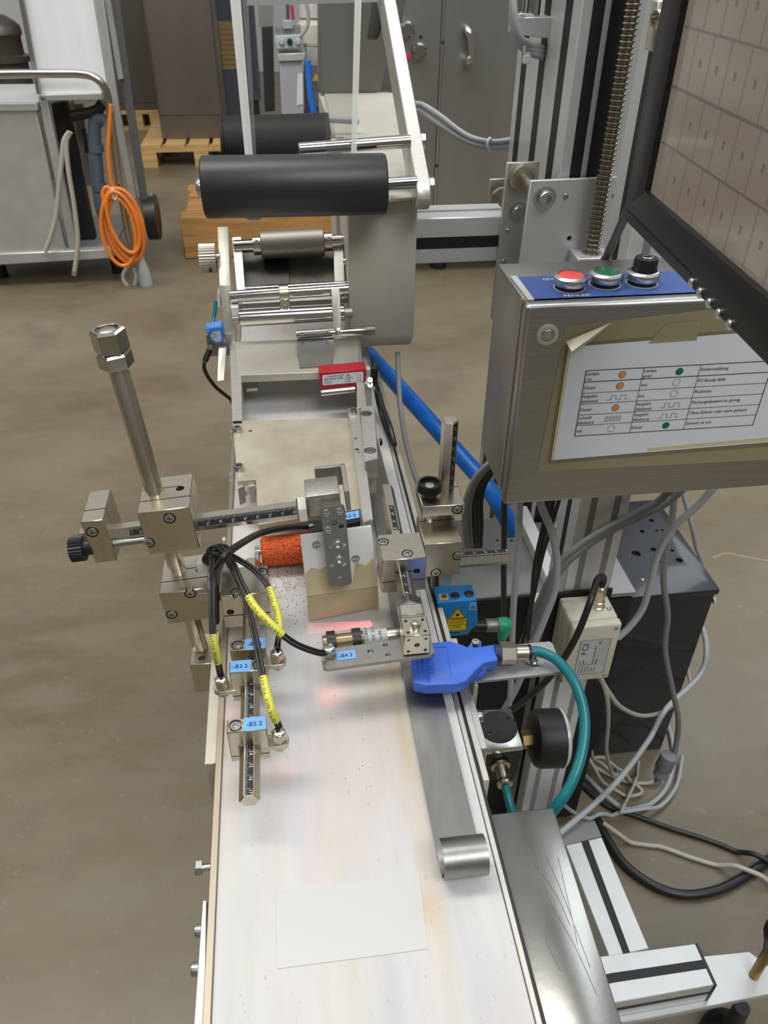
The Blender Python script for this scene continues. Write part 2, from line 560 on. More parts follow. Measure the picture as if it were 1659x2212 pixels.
    def text(self, s, size, o, u, v, x=0.0, y=0.0, align='LEFT', wx=1.0):
        o, u, v = V(o), V(u), V(v)
        vs_, fs = text_mesh(s)
        wid = max((p[0] for p in vs_), default=0)
        off = 0 if align == 'LEFT' else (-wid / 2 if align == 'CENTER' else -wid)
        ids = [self.bm.verts.new(o + u * (x + (p[0] + off) * size * wx) + v * (y + p[1] * size)) for p in vs_]
        for f in fs:
            try:
                self.bm.faces.new([ids[i] for i in f])
            except ValueError:
                pass
        return self

    def raise_by(self, h):
        r = bmesh.ops.extrude_face_region(self.bm, geom=self.bm.faces[:])
        bmesh.ops.translate(self.bm, verts=[g for g in r['geom'] if isinstance(g, bmesh.types.BMVert)], vec=V(h))
        return self

    def build(self, name, material, parent=None, bevel=0.0, seg=1, smooth=True, kind=None, flip=False, fix=True):
        bm = self.bm
        if fix:
            bmesh.ops.recalc_face_normals(bm, faces=bm.faces)
        if bevel:
            es = [e for e in bm.edges if len(e.link_faces) == 2 and e.calc_face_angle(0) > 0.7]
            bmesh.ops.bevel(bm, geom=es, offset=bevel, segments=seg, affect='EDGES', profile=0.5, clamp_overlap=True)
        me = bpy.data.meshes.new(name)
        lo = V((min(v.co.x for v in bm.verts), min(v.co.y for v in bm.verts), min(v.co.z for v in bm.verts)))
        hi = V((max(v.co.x for v in bm.verts), max(v.co.y for v in bm.verts), max(v.co.z for v in bm.verts)))
        c0 = (lo + hi) / 2
        bmesh.ops.translate(bm, verts=bm.verts, vec=-c0)
        bm.to_mesh(me)
        bm.free()
        if smooth:
            me.polygons.foreach_set('use_smooth', [True] * len(me.polygons))
            me.set_sharp_from_angle(angle=math.radians(38))
        me.materials.append(material)
        o = bpy.data.objects.new(name, me)
        COL.objects.link(o)
        place(o, c0, parent)
        if kind:
            o['kind'] = kind
        return o


def place(o, wloc, parent):
    WLOC[o] = V(wloc)
    if parent is not None:
        o.parent = parent
        o.location = V(wloc) - WLOC[parent]
    else:
        o.location = wloc


TXT = {}


def text_mesh(s):
    if s not in TXT:
        cu = bpy.data.curves.new('t', 'FONT')
        cu.body = s
        cu.resolution_u = 2
        o = bpy.data.objects.new('t', cu)
        me = o.to_mesh()
        TXT[s] = ([tuple(v.co) for v in me.vertices], [tuple(p.vertices) for p in me.polygons])
        o.to_mesh_clear()
        bpy.data.objects.remove(o)
        bpy.data.curves.remove(cu)
    return TXT[s]


def thing(name, label, cat, loc, group=None):
    o = bpy.data.objects.new(name, None)
    o.empty_display_size = 0.02
    COL.objects.link(o)
    place(o, loc, None)
    tag(o, label, cat, group)
    return o


def tag(o, label, cat, group=None):
    o['label'] = label
    o['category'] = cat
    if group:
        o['group'] = group
    return o


def structure(o):
    o['kind'] = 'structure'
    return o


def cut(obj, cutter):
    """subtract the shapes collected in cutter (world coordinates) from a built mesh object"""
    bm = cutter.bm
    bmesh.ops.recalc_face_normals(bm, faces=bm.faces)
    me = bpy.data.meshes.new('cutter')
    bmesh.ops.translate(bm, verts=bm.verts, vec=-WLOC[obj])
    bm.to_mesh(me)
    bm.free()
    co = bpy.data.objects.new('cutter', me)
    tmp = bpy.data.objects.new('cut_tmp', obj.data)
    COL.objects.link(co)
    COL.objects.link(tmp)
    md = tmp.modifiers.new('b', 'BOOLEAN')
    md.operation = 'DIFFERENCE'
    md.solver = 'EXACT'
    md.use_self = True
    md.object = co
    dg = bpy.context.evaluated_depsgraph_get()
    new = bpy.data.meshes.new_from_object(tmp.evaluated_get(dg))
    bpy.data.objects.remove(tmp)
    bpy.data.objects.remove(co)
    bpy.data.meshes.remove(me)
    if len(new.polygons) > 4:
        new.set_sharp_from_angle(angle=math.radians(38))
        obj.data = new
    return obj


def circ(cx, cy, r, n=16):
    return [(cx + r * math.cos(2 * math.pi * i / n), cy + r * math.sin(2 * math.pi * i / n)) for i in range(n)]


def rrect(x0, y0, x1, y1, r, n=4):
    out = []
    for cx, cy, a0 in ((x1 - r, y0 + r, -90), (x1 - r, y1 - r, 0), (x0 + r, y1 - r, 90), (x0 + r, y0 + r, 180)):
        for k in range(n + 1):
            a = math.radians(a0 + 90 * k / n)
            out.append((cx + r * math.cos(a), cy + r * math.sin(a)))
    return out


# --------------------------------------------------------------- screws (shared meshes, one object each)
def socket_mesh(kind):
    bm = bmesh.new()
    n = 24

    def ring(rf, h):
        return [bm.verts.new((rf(2 * math.pi * i / n) * math.cos(2 * math.pi * i / n), rf(2 * math.pi * i / n) * math.sin(2 * math.pi * i / n), h)) for i in range(n)]

    def join(a, b):
        for i in range(n):
            j = (i + 1) % n
            bm.faces.new((a[i], a[j], b[j], b[i]))

    def hexr(r):
        return lambda a: r * math.cos(math.pi / 6) / math.cos((a % (math.pi / 3)) - math.pi / 6)
    k = lambda r: (lambda a: r)
    if kind == 'socket':
        rs = [ring(k(1), 0), ring(k(1), .82), ring(k(.9), 1.0), ring(hexr(.62), 1.0), ring(hexr(.60), .12)]
    elif kind == 'washer':
        rs = [ring(k(1.45), 0), ring(k(1.45), .18), ring(k(1.0), .18), ring(k(1.0), 1.0), ring(k(.9), 1.15), ring(hexr(.62), 1.15), ring(hexr(.60), .25)]
    elif kind == 'flush':        # sunk cap screw: ring gap, head level with the face
        rs = [ring(k(1.25), 0), ring(k(1.25), .06), ring(k(1.12), .06), ring(k(1.12), .02), ring(k(1.0), .02), ring(k(1.0), .22), ring(k(.9), .3), ring(hexr(.6), .3), ring(hexr(.55), .05)]
    elif kind == 'pan':
        rs = [ring(k(1), 0), ring(k(1), .35), ring(k(.8), .62), ring(k(.4), .72)]
    elif kind == 'hex':
        rs = [ring(hexr(1.12), 0), ring(hexr(1.12), .75), ring(hexr(1.0), .85), ring(hexr(.5), .85)]
    elif kind == 'nut':
        rs = [ring(hexr(1.12), 0), ring(hexr(1.12), .8), ring(k(.9), .88), ring(k(.55), .88), ring(k(.55), .5)]
    for a, b in zip(rs, rs[1:]):
        join(a, b)
    bm.faces.new(rs[-1])
    bm.faces.new(list(reversed(rs[0])))
    bmesh.ops.recalc_face_normals(bm, faces=bm.faces)
    me = bpy.data.meshes.new('screw_' + kind)
    bm.to_mesh(me)
    bm.free()
    me.polygons.foreach_set('use_smooth', [True] * len(me.polygons))
    me.set_sharp_from_angle(angle=math.radians(35))
    return me


SCREW = {}


def screw(p, axis, r, parent, kind='socket', m=None, h=1.0, name='screw', spin=0.0):
    key = (kind, m.name if m else 'zinc')
    if key not in SCREW:
        me = socket_mesh(kind)
        me.materials.append(m or zinc)
        SCREW[key] = me
    o = bpy.data.objects.new(name, SCREW[key])
    COL.objects.link(o)
    place(o, p, parent)
    o.rotation_mode = 'QUATERNION'
    q = V(axis).to_track_quat('Z', 'Y')
    from mathutils import Quaternion
    o.rotation_quaternion = q @ Quaternion((0, 0, 1), spin)
    o.scale = (r, r, r * h)
    return o


def slot_screw(p, axis, r, parent, cross=False, m=None):
    """flat or pan screw with a driver slot"""
    p, axis = V(p), V(axis).normalized()
    mb = MB()
    mb.lathe(p, axis, [(r, 0), (r, r * .22), (r * .9, r * .30)], 20)
    o = mb.build('screw', m or zinc, parent)
    ref = V((0, 0, 1)) if abs(axis.z) < .8 else V((0, 1, 0))
    u = (ref - axis * ref.dot(axis)).normalized()
    w = axis.cross(u)
    c_ = MB()
    R = Matrix((u, w, axis)).transposed()
    c_.box(p + axis * r * .30, (r * 1.5, r * .28, r * .3), R)
    cut(o, c_)
    if cross:
        c_ = MB()
        c_.box(p + axis * r * .30, (r * .28, r * 1.5, r * .3), R)
        cut(o, c_)
    return o


def ruler(o, along, across, length, width, first, step, parent, flip=1, cm=0.01):
    """black adhesive scale: strip plus white ticks and numbers; o is the corner on the tick side"""
    o, u, v = V(o), V(along).normalized(), V(across).normalized()
    n = u.cross(v)
    if n.dot(CAM - o) < 0:
        n = -n
    mb = MB()
    mb.quad(o + n * .0003, u, v, 0, 0, length, width)
    s = mb.build('scale_strip', ink, parent, smooth=False)
    mb = MB()
    p = o + n * .0006
    k = 0
    d = 0.0
    while d < length:
        hgt = width * (.75 if k % 10 == 0 else (.42 if k % 5 == 0 else .28))
        mb.quad(p, u, v, d, 0, d + .00016, hgt)
        if k % 10 == 0 and d + .004 < length:
            mb.text(str(first + step * (k // 10)), .0036, p, u, v, d + .0006, width * .50)
        d += cm / 10
        k += 1
    mb.build('scale_marks', inkw, s, smooth=False)
    return s

# ================================================================== setting
wallw = mat('hall_wall_white', (0.74, 0.74, 0.73), 0.0, 0.7, 0.04, 0.6)
wallm = mat('hall_wall_grey', (0.34, 0.33, 0.315), 0.0, 0.7, 0.05, 0.6)
mb = MB()
mb.span(-7, 7, -5, 10.6, -0.12, 0.0)
structure(mb.build('floor', floor_m, smooth=False))
for nm, a in (('wall_back', (-7, 7, 10.6, 10.75, 0, 4.6)), ('wall_left', (-7.15, -7, -5, 10.75, 0, 5.6)),
              ('wall_right', (7, 7.15, -5, 10.75, 0, 5.6)), ('wall_front', (-7.15, 7.15, -5.15, -5, 0, 5.6))):
    mb = MB()
    mb.span(*a)
    structure(mb.build(nm, wallw if nm == 'wall_back' else wallm, smooth=False))

# cracks in the floor, filled pale
B = 0.88          # height of the belt


def prism_px(corners, z, h, material, name, parent, bevel=0.0):
    """flat-topped piece: corners seen at height z, h thick below it"""
    m = MB()
    m.prism([az(x, y, z) for x, y in corners], (0, 0, -h))
    return m.build(name, material, parent, bevel)


# ================================================================== conveyor
conv = thing('conveyor', 'long narrow conveyor with stained white belt and aluminium side rails', 'conveyor', (0.02, 0.7, 0))
m = MB()
prof = []
for k in range(9):
    a = math.radians(-90 + 180 * k / 8)
    prof.append((1.40 + 0.02 * math.cos(a), 0.86 + 0.02 * math.sin(a)))
for k in range(9):
    a = math.radians(90 + 180 * k / 8)
    prof.append((0.04 + 0.02 * math.cos(a), 0.86 + 0.02 * math.sin(a)))
m.prism([(-0.0685, y, z) for y, z in prof], (0.1785, 0, 0))
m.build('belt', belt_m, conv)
m = MB(); m.span(-0.0685, 0.110, 0.05, 1.39, 0.800, 0.8385); m.build('bed', alud, conv)
worn = mat('worn_rail', (0.40, 0.35, 0.27), 0.7, 0.45, 0.18, 30, (1, 0.15, 1), 0.1)
m = MB(); m.span(-0.0735, -0.0688, 0.02, 1.40, 0.79, 0.8825); m.build('side_rail', worn, conv, 0.0004)
m = MB(); m.span(0.1104, 0.1140, 0.02, 1.40, 0.79, 0.8815); m.build('side_rail', alu, conv, 0.0004)
m = MB(); m.span(0.1142, 0.1165, 0.02, 1.02, 0.79, 0.879); m.build('rail_seal', black, conv)
m = MB(); m.span(0.1167, 0.1215, 0.325, 0.505, 0.80, 0.8805); m.build('outer_rail', alu, conv, 0.0004)
m = MB(); m.span(0.1167, 0.1215, 0.56, 1.00, 0.80, 0.8805); m.build('outer_rail', alu, conv, 0.0004)
m = MB(); m.span(-0.0825, -0.0737, 0.367, 0.470, 0.80, 0.8755); m.build('mounting_plate', alud, conv, 0.0005)
o = prism_px(((437, 1945), (447, 1943), (443, 2212), (446, 2330), (418, 2330), (418, 2212)), 0.872, 0.04, alu, 'end_bracket', conv, 0.0006)
for px, py, z in ((428, 2010, 0.862), (421, 2093, 0.862)):
    screw(az(px + 8, py, z), (-1, 0, 0.05), 0.0042, conv, 'socket')
p = az(452, 1873, 0.868)
m = MB(); m.cyl(p + V((0.008, 0, 0)), p - V((0.006, 0, 0)), 0.0024, n=14); m.build('bolt_shank', zinc, conv)
screw(p - V((0.0045, 0, 0)), (-1, 0, 0.05), 0.0046, conv, 'hex', h=1.2, name='bolt')
screw(az(457, 2110, 0.872) + V((0, 0, 0)), (-1, 0, 0), 0.0026, conv, 'pan', m=black)
for yy in (0.25, 1.15):
    m = MB(); m.span(0.000, 0.04, yy - 0.02, yy + 0.02, 0.02, 0.80); m.build('leg', aluw, conv)
    m = MB(); m.lathe((0.02, yy, 0), (0, 0, 1), [(0.035, 0), (0.035, 0.008), (0.012, 0.02)], 20); m.build('foot', black, conv)
# screws on the right flank of the frame
for px, py in ((838, 921),):
    p = ax(px - 3, py, 0.1215)
    screw(p, (1, 0, 0.1), 0.0042, conv, 'washer')

# clear tape patches stuck on the belt
t1 = MB(); t1.prism([az(*q, B + 0.0002) for q in ((596, 1925), (905, 1888), (925, 2050), (598, 2093))], (0, 0, 0.0003))
tag(t1.build('tape_patch', tape_m), 'large clear tape rectangle stuck on the white belt', 'tape')

# orange crumbs below the foam roller
crumbm = mat('orange_crumb', (0.42, 0.04, 0.015), 0.0, 0.8)
m = MB()
for i in range(420):
    px = random.gauss(612, 34)
    py = 1215 + abs(random.gauss(0, 62)) if random.random() < 0.86 else random.uniform(1220, 1700)
    if py > 1420:
        px = random.uniform(560, 860)
    if not 520 < px < 860:
        continue
    p = az(px, py, B + 0.0002)
    s = random.uniform(0.0002, 0.0006) if py < 1420 else random.uniform(0.0002, 0.0005)
    a = random.uniform(0, 6.28)
    m.prism([p + V((math.cos(a + t), math.sin(a + t), 0)) * s * random.uniform(0.6, 1.2) for t in (0, 1.6, 3.2, 4.7)], (0, 0, s * 0.6))
tag(m.build('foam_crumbs', crumbm, smooth=False), 'scattered orange foam crumbs on the belt below the orange roller', 'crumbs')['kind'] = 'stuff'

# ---------------------------------------------------------------- curled stainless guide strip
gs = thing('guide_strip', 'long flat stainless steel guide strip with rolled end lying along the belt', 'guide strip', (0.09, 0.5, B))
zs = B + 0.0035
path = [(0.86, zs), (0.60, zs), (0.40, zs), (0.278, zs)]
cy, cz, cr = 0.262, zs + 0.0125, 0.0125
for k in range(0, 13):
    a = math.radians(-60 - 22 * k)
    path.append((cy + cr * math.cos(a), cz + cr * math.sin(a)))
th = 0.0012
L = lambda y: 0.0735 + 0.0020 * max(0, (y - 0.41)) / 0.28
Rr = lambda y: 0.1020 - 0.0035 * max(0, (y - 0.45)) / 0.25
m = MB()
top, bot = [], []
for i, (y, z) in enumerate(path):
    a = path[max(0, i - 1)]
    b = path[min(len(path) - 1, i + 1)]
    d = V((b[0] - a[0], b[1] - a[1])).normalized()
    n = V((-d.y, d.x)) * -1            # upper side (travelling towards -y, up is to the right)
    top.append((y + n.x * th, z + n.y * th))
    bot.append((y, z))
m.sheet([[V((L(y), y, z)), V((Rr(y), y, z))] for y, z in top])
m.sheet([[V((Rr(y), y, z)), V((L(y), y, z))] for y, z in bot])
for f in (L, Rr):
    m.sheet([[V((f(y0), y0, z0)), V((f(y1), y1, z1))] for (y0, z0), (y1, z1) in zip(top, bot)])
for q in (0, -1):
    m.sheet([[V((L(top[q][0]), *top[q])), V((Rr(top[q][0]), *top[q]))], [V((L(bot[q][0]), *bot[q])), V((Rr(bot[q][0]), *bot[q]))]])
bmesh.ops.remove_doubles(m.bm, verts=m.bm.verts, dist=1e-6)
m.build('strip', strip_m, gs)
m = MB(); m.span(0.078, 0.094, 0.80, 0.84, B + 0.0005, zs); m.build('spacer', alu, gs)
m = MB(); m.span(0.078, 0.099, 0.44, 0.47, B + 0.0005, zs); m.build('spacer', alu, gs)

# ---------------------------------------------------------------- stainless drive cover, right of the belt
dc = thing('drive_cover', 'scratched folded stainless steel cover beside the belt with pale frame below', 'cover', (0.145, 0.2, 0.80))
m = MB()
m.prism([(0.1218, 0.316, 0.852), (0.1695, 0.316, 0.852), (0.1655, 0.03, 0.852), (0.1218, 0.03, 0.852)], (0, 0, -0.05))
m.build('top_sheet', cover_m, dc, 0.0012, 2)
m = MB(); m.span(0.1168, 0.1220, 0.03, 0.3175, 0.845, 0.857); m.build('folded_lip', worn, dc, 0.0004)
m = MB(); m.span(0.1168, 0.150, 0.03, 0.30, 0.795, 0.802); m.build('mounting_flange', stain, dc)
scrm = mat('pale_scratch', (0.62, 0.61, 0.58), 0.8, 0.3)
m = MB()
for pl in (((1140, 1800), (1170, 1895), (1195, 1960), (1240, 2040), (1290, 2150)), ((1180, 1850), (1215, 1930), (1245, 2010), (1275, 2090)),
           ((1205, 1850), (1228, 1950), (1248, 2040)), ((1185, 1970), (1180, 2030), (1212, 2100)), ((1150, 1860), (1200, 1930), (1232, 2000))):
    m.tube([az(*q, 0.8521) for q in pl], 0.00018, 4, 4)
m.build('scratches', scrm, dc, kind='stuff')

# ================================================================== raised transfer frame over the belt
tf = thing('transfer_frame', 'raised aluminium frame with wide worn plate bridging the far belt', 'machine frame', (0.01, 0.8, B))
prism_px(((495, 738), (519, 737), (524, 915), (502, 916)), 0.930, 0.047, alu, 'side_rail', tf, 0.0005)
o = prism_px(((766, 733), (778, 733), (792, 880), (772, 880)), 0.930, 0.0444, alu, 'side_rail', tf, 0.0005)
cc = MB(); cc.span(0.06, 0.12, 0.8505, 0.8785, 0.910, 0.95); cut(o, cc)          # notch the fork sensor sits in
prism_px(((506, 738), (774, 728), (776, 800), (516, 811)), 0.9315, 0.010, alud, 'cross_plate', tf, 0.0005)
platew = mat('worn_top_plate', (0.48, 0.42, 0.30), 0.5, 0.42, 0.0, 16, col2=(0.68, 0.63, 0.51), bump=0.08, bscale=500)
otp = prism_px(((502, 909), (752, 903), (781, 1099), (660, 1116), (558, 1134), (553, 1042), (551, 1035), (513, 1040)), 0.930, 0.006, platew, 'top_plate', tf, 0.0004)
p = az(541, 931, 0.930); cc = MB(); cc.cyl(p - V((0, 0, .02)), p + V((0, 0, .01)), 0.0022, n=16); cut(otp, cc)
prism_px(((513, 1042), (527, 1041), (527, 1050), (514, 1056)), 0.925, 0.02, alu, 'plate_foot', tf)
prism_px(((536, 1040), (549, 1038), (550, 1050), (537, 1052)), 0.925, 0.02, alu, 'plate_foot', tf)
# rust smear plates are colour in the material; two long bars at the right edge
o = prism_px(((752, 882), (776, 880), (806, 1122), (784, 1128)), 0.9455, 0.016, alu, 'guide_bar', tf, 0.0005)
c_ = MB()
for q in ((768, 947), (771, 976)):
    p = az(*q, 0.9455); c_.cyl(p - V((0, 0, .004)), p + V((0, 0, .01)), 0.0021, n=14)
cut(o, c_)
screw(az(763, 892, 0.9455), (0, 0, 1), 0.0046, tf, 'socket')
m = MB(); p = az(771, 976, 0.9455); m.cyl(p, p + V((0, 0, .003)), 0.0024, n=12); m.build('grub_screw', zinc, tf)
o = prism_px(((779, 878), (809, 876), (817, 990), (787, 996)), 0.957, 0.022, alu, 'clamp_bar', tf, 0.0008)
c_ = MB()
for q in ((792, 893), (800, 973)):
    p = az(*q, 0.957); c_.cyl(p - V((0, 0, .005)), p + V((0, 0, .01)), 0.0062, n=24)
cut(o, c_)
for q in ((792, 893), (800, 973)):
    screw(az(*q, 0.957) - V((0, 0, .005)), (0, 0, 1), 0.0052, tf, 'socket', h=.8)
prism_px(((789, 1000), (813, 995), (812, 1012), (790, 1016)), 0.935, 0.03, alu, 'clamp_foot', tf, 0.0005)
screw(az(820, 955, 0.945), (1, 0, 0.1), 0.004, tf, 'pan', m=black)
screw(az(513, 931, 0.930), (0, 0, 1), 0.0052, tf, 'socket')
screw(az(516, 1014, 0.930), (0, 0, 1), 0.0052, tf, 'socket')
for q in ((499, 938), (498, 1030)):
    screw(az(q[0] + 4, q[1], 0.918), (-1, 0, 0), 0.0042, tf, 'hex', h=1.0, name='bolt')
m = MB()
m.tube([az(*q, 0.8815) for q in ((523, 1045), (531, 1068), (541, 1045), (551, 1068), (556, 1045))], 0.0006, 6, spline=False)
m.build('spring_wire', brass, tf)
# small bracket tab seen under the cross plate
prism_px(((530, 822), (556, 820), (556, 838), (532, 840)), 0.905, 0.004, alud, 'sensor_tab', tf)

# ================================================================== left clamp stand (leans a little)
KL = 1.12
G = KL / 1.065


def S(x, y, z):
    return CAM + (V((x, y, z)) - CAM) * KL


P0 = S(-0.091, 0.479, 0.885)
LW = V((-0.0705, 0, 0.9975))
LU = V((0.9975, 0, 0.0705))
LV = V((0, 1, 0))
RL = Matrix((LU, LV, LW)).transposed()


def lf(u, v, w):
    return P0 + LU * u + LV * v + LW * w


def lproj(x, y, z):
    d = S(x, y, z) - P0
    return d.dot(LU), d.dot(LV), d.dot(LW)


stand = thing('clamp_stand', 'leaning hexagonal steel post with clamp blocks and two fat nuts on top', 'clamp stand', lf(0, 0, -0.06))
HX = 0.0131
m = MB(); m.hexa(lf(0, 0, -0.045), lf(0, 0, 0.293), HX, (0, -1, 0.0), 0.0); m.build('post', nickel, stand, 0.0003)
m = MB(); m.hexa(lf(0, 0, 0.289), lf(0, 0, 0.3012), 0.0215, (0.3, -1, 0), 0.0015); m.build('nut', steel, stand)
m = MB(); m.hexa(lf(0, 0, 0.3014), lf(0, 0, 0.3185), 0.0215, (0.1, -1, 0), 0.0015); o = m.build('nut', steel, stand)
c_ = MB(); c_.cyl(lf(0, 0, 0.3165), lf(0, 0, 0.33), 0.0082); cut(o, c_)
m = MB(); m.lathe(lf(0, 0, 0.3155), LW, [(0.0066, 0), (0.0066, 0.0015), (0.005, 0.0026)], 20); m.build('thread_end', nickel, stand)


def block(c, s, R, name, parent, material, cuts=None, bevel=0.0007):
    m = MB(); m.box(c, s, R)
    o = m.build(name, material, parent, bevel)
    if cuts:
        cc = MB(); cuts(cc); cut(o, cc)
    return o


def screws(lst, axis, parent, r, kind='flush'):
    a_ = V(axis).normalized()
    for p in lst:
        p = V(p)
        cc = MB(); cc.cyl(p - a_ * r * 1.02, p + a_ * 0.004, r * 1.24, n=28); cut(parent, cc)
        screw(p - a_ * r * 1.05, axis, r, parent, 'socket')


# upper block
u0, v0, w0 = lproj(-0.0925, 0.4755, 1.026)
ub = lf(u0, v0, w0)
SU = tuple(G * v_ for v_ in (0.0385, 0.045, 0.040))


def ub_p(a, b, c_):
    return ub + RL @ V((a * SU[0] / 2, b * SU[1] / 2, c_ * SU[2] / 2))


def cuts_u(cc):
    cc.box(ub_p(0, -0.36, 0) + LW * 0.012, (0.05, 0.0010, 0.040), RL)
    cc.box(ub_p(-0.2, 0.30, 0.5), (0.030, 0.0010, 0.050), RL)
    cc.cyl(ub_p(0.55, 0.15, 0.2), ub_p(0.55, 0.15, 1.4), 0.0034)
    cc.cyl(ub_p(0.8, -0.55, -0.55), ub_p(1.3, -0.55, -0.55), 0.0030)


oub = block(ub, SU, RL, 'clamp_block', stand, nickel_b, cuts_u)
screws([ay(366, 1120, ub_p(0, -1, 0).y - 0.0002), ay(321, 1173, ub_p(0, -1, 0).y - 0.0002)], (0, -1, 0), oub, 0.0041)
# middle block
u1, v1, w1 = lproj(-0.090, 0.4755, 0.9525)
mbk = lf(u1, v1, w1)
SM = tuple(G * v_ for v_ in (0.0385, 0.044, 0.034))


def mb_p(a, b, c_):
    return mbk + RL @ V((a * SM[0] / 2, b * SM[1] / 2, c_ * SM[2] / 2))


def cuts_m(cc):
    cc.box(mb_p(0, -0.36, 0) + LW * 0.01, (0.05, 0.0010, 0.034), RL)
    cc.box(mb_p(0.2, 0.25, 0.6), (0.026, 0.0010, 0.03), RL)
    cc.cyl(mb_p(0.62, 0.1, 0.2), mb_p(0.62, 0.1, 1.4), 0.0034)


omb = block(mbk, SM, RL, 'clamp_block', stand, nickel_b, cuts_m)
screws([ay(411, 1283, mb_p(0, -1, 0).y - 0.0002), ay(371, 1328, mb_p(0, -1, 0).y - 0.0002)], (0, -1, 0), omb, 0.0041)
# lower block
u2, v2, w2 = lproj(-0.0865, 0.4765, 0.867)
lbk = lf(u2, v2, w2)
SB = tuple(G * v_ for v_ in (0.0245, 0.038, 0.036))


def cuts_l(cc):
    q = az(436, 1422, (lbk + RL @ V((0, 0, SB[2] / 2))).z)
    cc.cyl(q - V((0, 0, .01)), q + V((0, 0, .01)), 0.0030)


olb = block(lbk, SB, Matrix(), 'clamp_block', stand, nickel_b, cuts_l)
m = MB(); m.span(lbk.x + 0.010, -0.0826, lbk.y - 0.014, lbk.y + 0.014, lbk.z - 0.016, lbk.z + 0.012); m.build('mounting_lug', nickel, stand)
# horizontal adjusting rod with scale
ur, vr, wr = lproj(-0.001, 0.469, 1.0265)
ul, _, _ = lproj(-0.158, 0.469, 1.019)
HR = 0.0124
m = MB(); m.hexa(lf(ul, vr, wr), lf(ur, vr, wr), HR, LW, 0.0008); hrod = m.build('cross_rod', nickel, stand)
fn = (LW * 0.5 - LV * 0.866)
fa = (-LW * 0.866 - LV * 0.5)         # across that facet, downwards
fc = lf(0, vr, wr) + fn * (HR / 2)
ue = ub_p(1, 0, 0)
ustart = (ue - P0).dot(LU)
ruler(fc + LU * (ur - 0.0015) - fa * (HR / math.sqrt(3) / 2 - .0004), -LU, fa, (ur - 0.0015) - ustart, HR / math.sqrt(3) - .0008, 0, 1, hrod)
ruler(fc + LU * (ustart - SU[0] - 0.001) - fa * (HR / math.sqrt(3) / 2 - .0004), -LU, fa, 0.012, HR / math.sqrt(3) - .0008, 12, 1, hrod)
# end clamp with fine adjustment screw and black knob
ue0, ve0, we0 = lproj(-0.142, 0.4745, 1.020)
ec = lf(ue0, ve0, we0)
SE = tuple(G * v_ for v_ in (0.0165, 0.040, 0.040))


def cuts_e(cc):
    cc.box(ec + RL @ V((0, -0.006, 0.016)), (0.03, 0.001, 0.02), RL)


oe = block(ec, SE, RL, 'end_clamp', stand, nickel_b, cuts_e)
screws([ay(199, 1150, (ec - LV * SE[1] / 2).y - 0.0002)], (0, -1, 0), oe, 0.0041)
ut, vt, wt = lproj(-0.134, 0.460, 1.014)
m = MB()
tl = lproj(-0.110, 0.460, 1.0155)[0] - ut
nth = 26
pr = []
for k in range(nth * 2 + 1):
    pr.append((0.0036 if k % 2 else 0.0029, tl * k / (nth * 2)))
m.lathe(lf(ut, vt, wt), LU, pr, 14); m.build('threaded_rod', zinc, stand)
m = MB()
kn = [(0.0105 if k % 2 else 0.0096) for k in range(48)]
kx = lf(lproj(-0.1635, 0.460, 1.0125)[0], vt, wt)
u_, w_ = LV, LW
for h0, h1 in ((0.0, 0.0105),):
    a = [kx + (u_ * math.cos(2 * math.pi * i / 48) + w_ * math.sin(2 * math.pi * i / 48)) * kn[i] for i in range(48)]
    m.prism(a, LU * (h1 - h0))
m.cyl(kx + LU * 0.0100, kx + LU * 0.017, 0.0066)
m.build('knob', black, stand)
# nut and joint at the inner end
m = MB(); m.hexa(lf(ur - 0.0005, vr, wr), lf(ur + 0.0085, vr, wr), 0.0200, (0, -0.5, 1), 0.0012); m.build('lock_nut', steel, stand)
ju = lf(ur + 0.0215, vr + 0.010, wr + 0.003)
m = MB(); m.box(ju, (0.028, 0.026, 0.021), RL); m.build('joint_block', castm, stand, 0.0012, 2)
m = MB()
jq = lf(ur + 0.030, vr + 0.031, wr + 0.003)
m.box(jq + LV * 0.008, (0.026, 0.004, 0.020), RL); m.box(jq + LU * 0.0115 - LV * 0.011, (0.004, 0.042, 0.020), RL)
m.build('joint_fork', castm, stand, 0.0005)

# ---------------------------------------------------------------- scraper head
sh = thing('scraper_head', 'scuffed white plastic scraper plate under a perforated grey bar', 'scraper', (0.03, 0.50, B + 0.004))
bt, bb_ = ay(718, 1090, 0.5165), ay(735, 1262, 0.4900)
bv = (bt - bb_).normalized()
bu = V((1, 0, 0.02)).normalized()
bu = (bu - bv * bu.dot(bv)).normalized()
bl = (bt - bb_).length
w2_ = 0.0098
holes = [circ(0, bl - 0.0145, 0.0026), circ(0.0055, bl - 0.018, 0.0024), circ(-0.0045, bl - 0.035, 0.0024), circ(0.0055, bl - 0.0345, 0.0024),
         circ(-0.0052, 0.0175, 0.0023), circ(0.0048, 0.0175, 0.0023), circ(0, 0.0065, 0.0020)]
m = MB(); m.plate(rrect(-w2_, 0, w2_, bl, 0.0035), holes, bb_, bu, bv, 0.004); obar = m.build('perforated_bar', barm, sh, 0.0003)
bn = bu.cross(bv)
for a, b in ((-0.0055, bl - 0.0055), (0.0052, bl - 0.0055), (-0.0055, bl - 0.020)):
    slot_screw(bb_ + bu * a + bv * b + bn * 0.004, bn, 0.0030, obar, cross=True)
for b in (0.0355, 0.0225):
    screw(bb_ + bu * 0.001 + bv * b + bn * 0.004, bn, 0.0031, obar, 'washer')
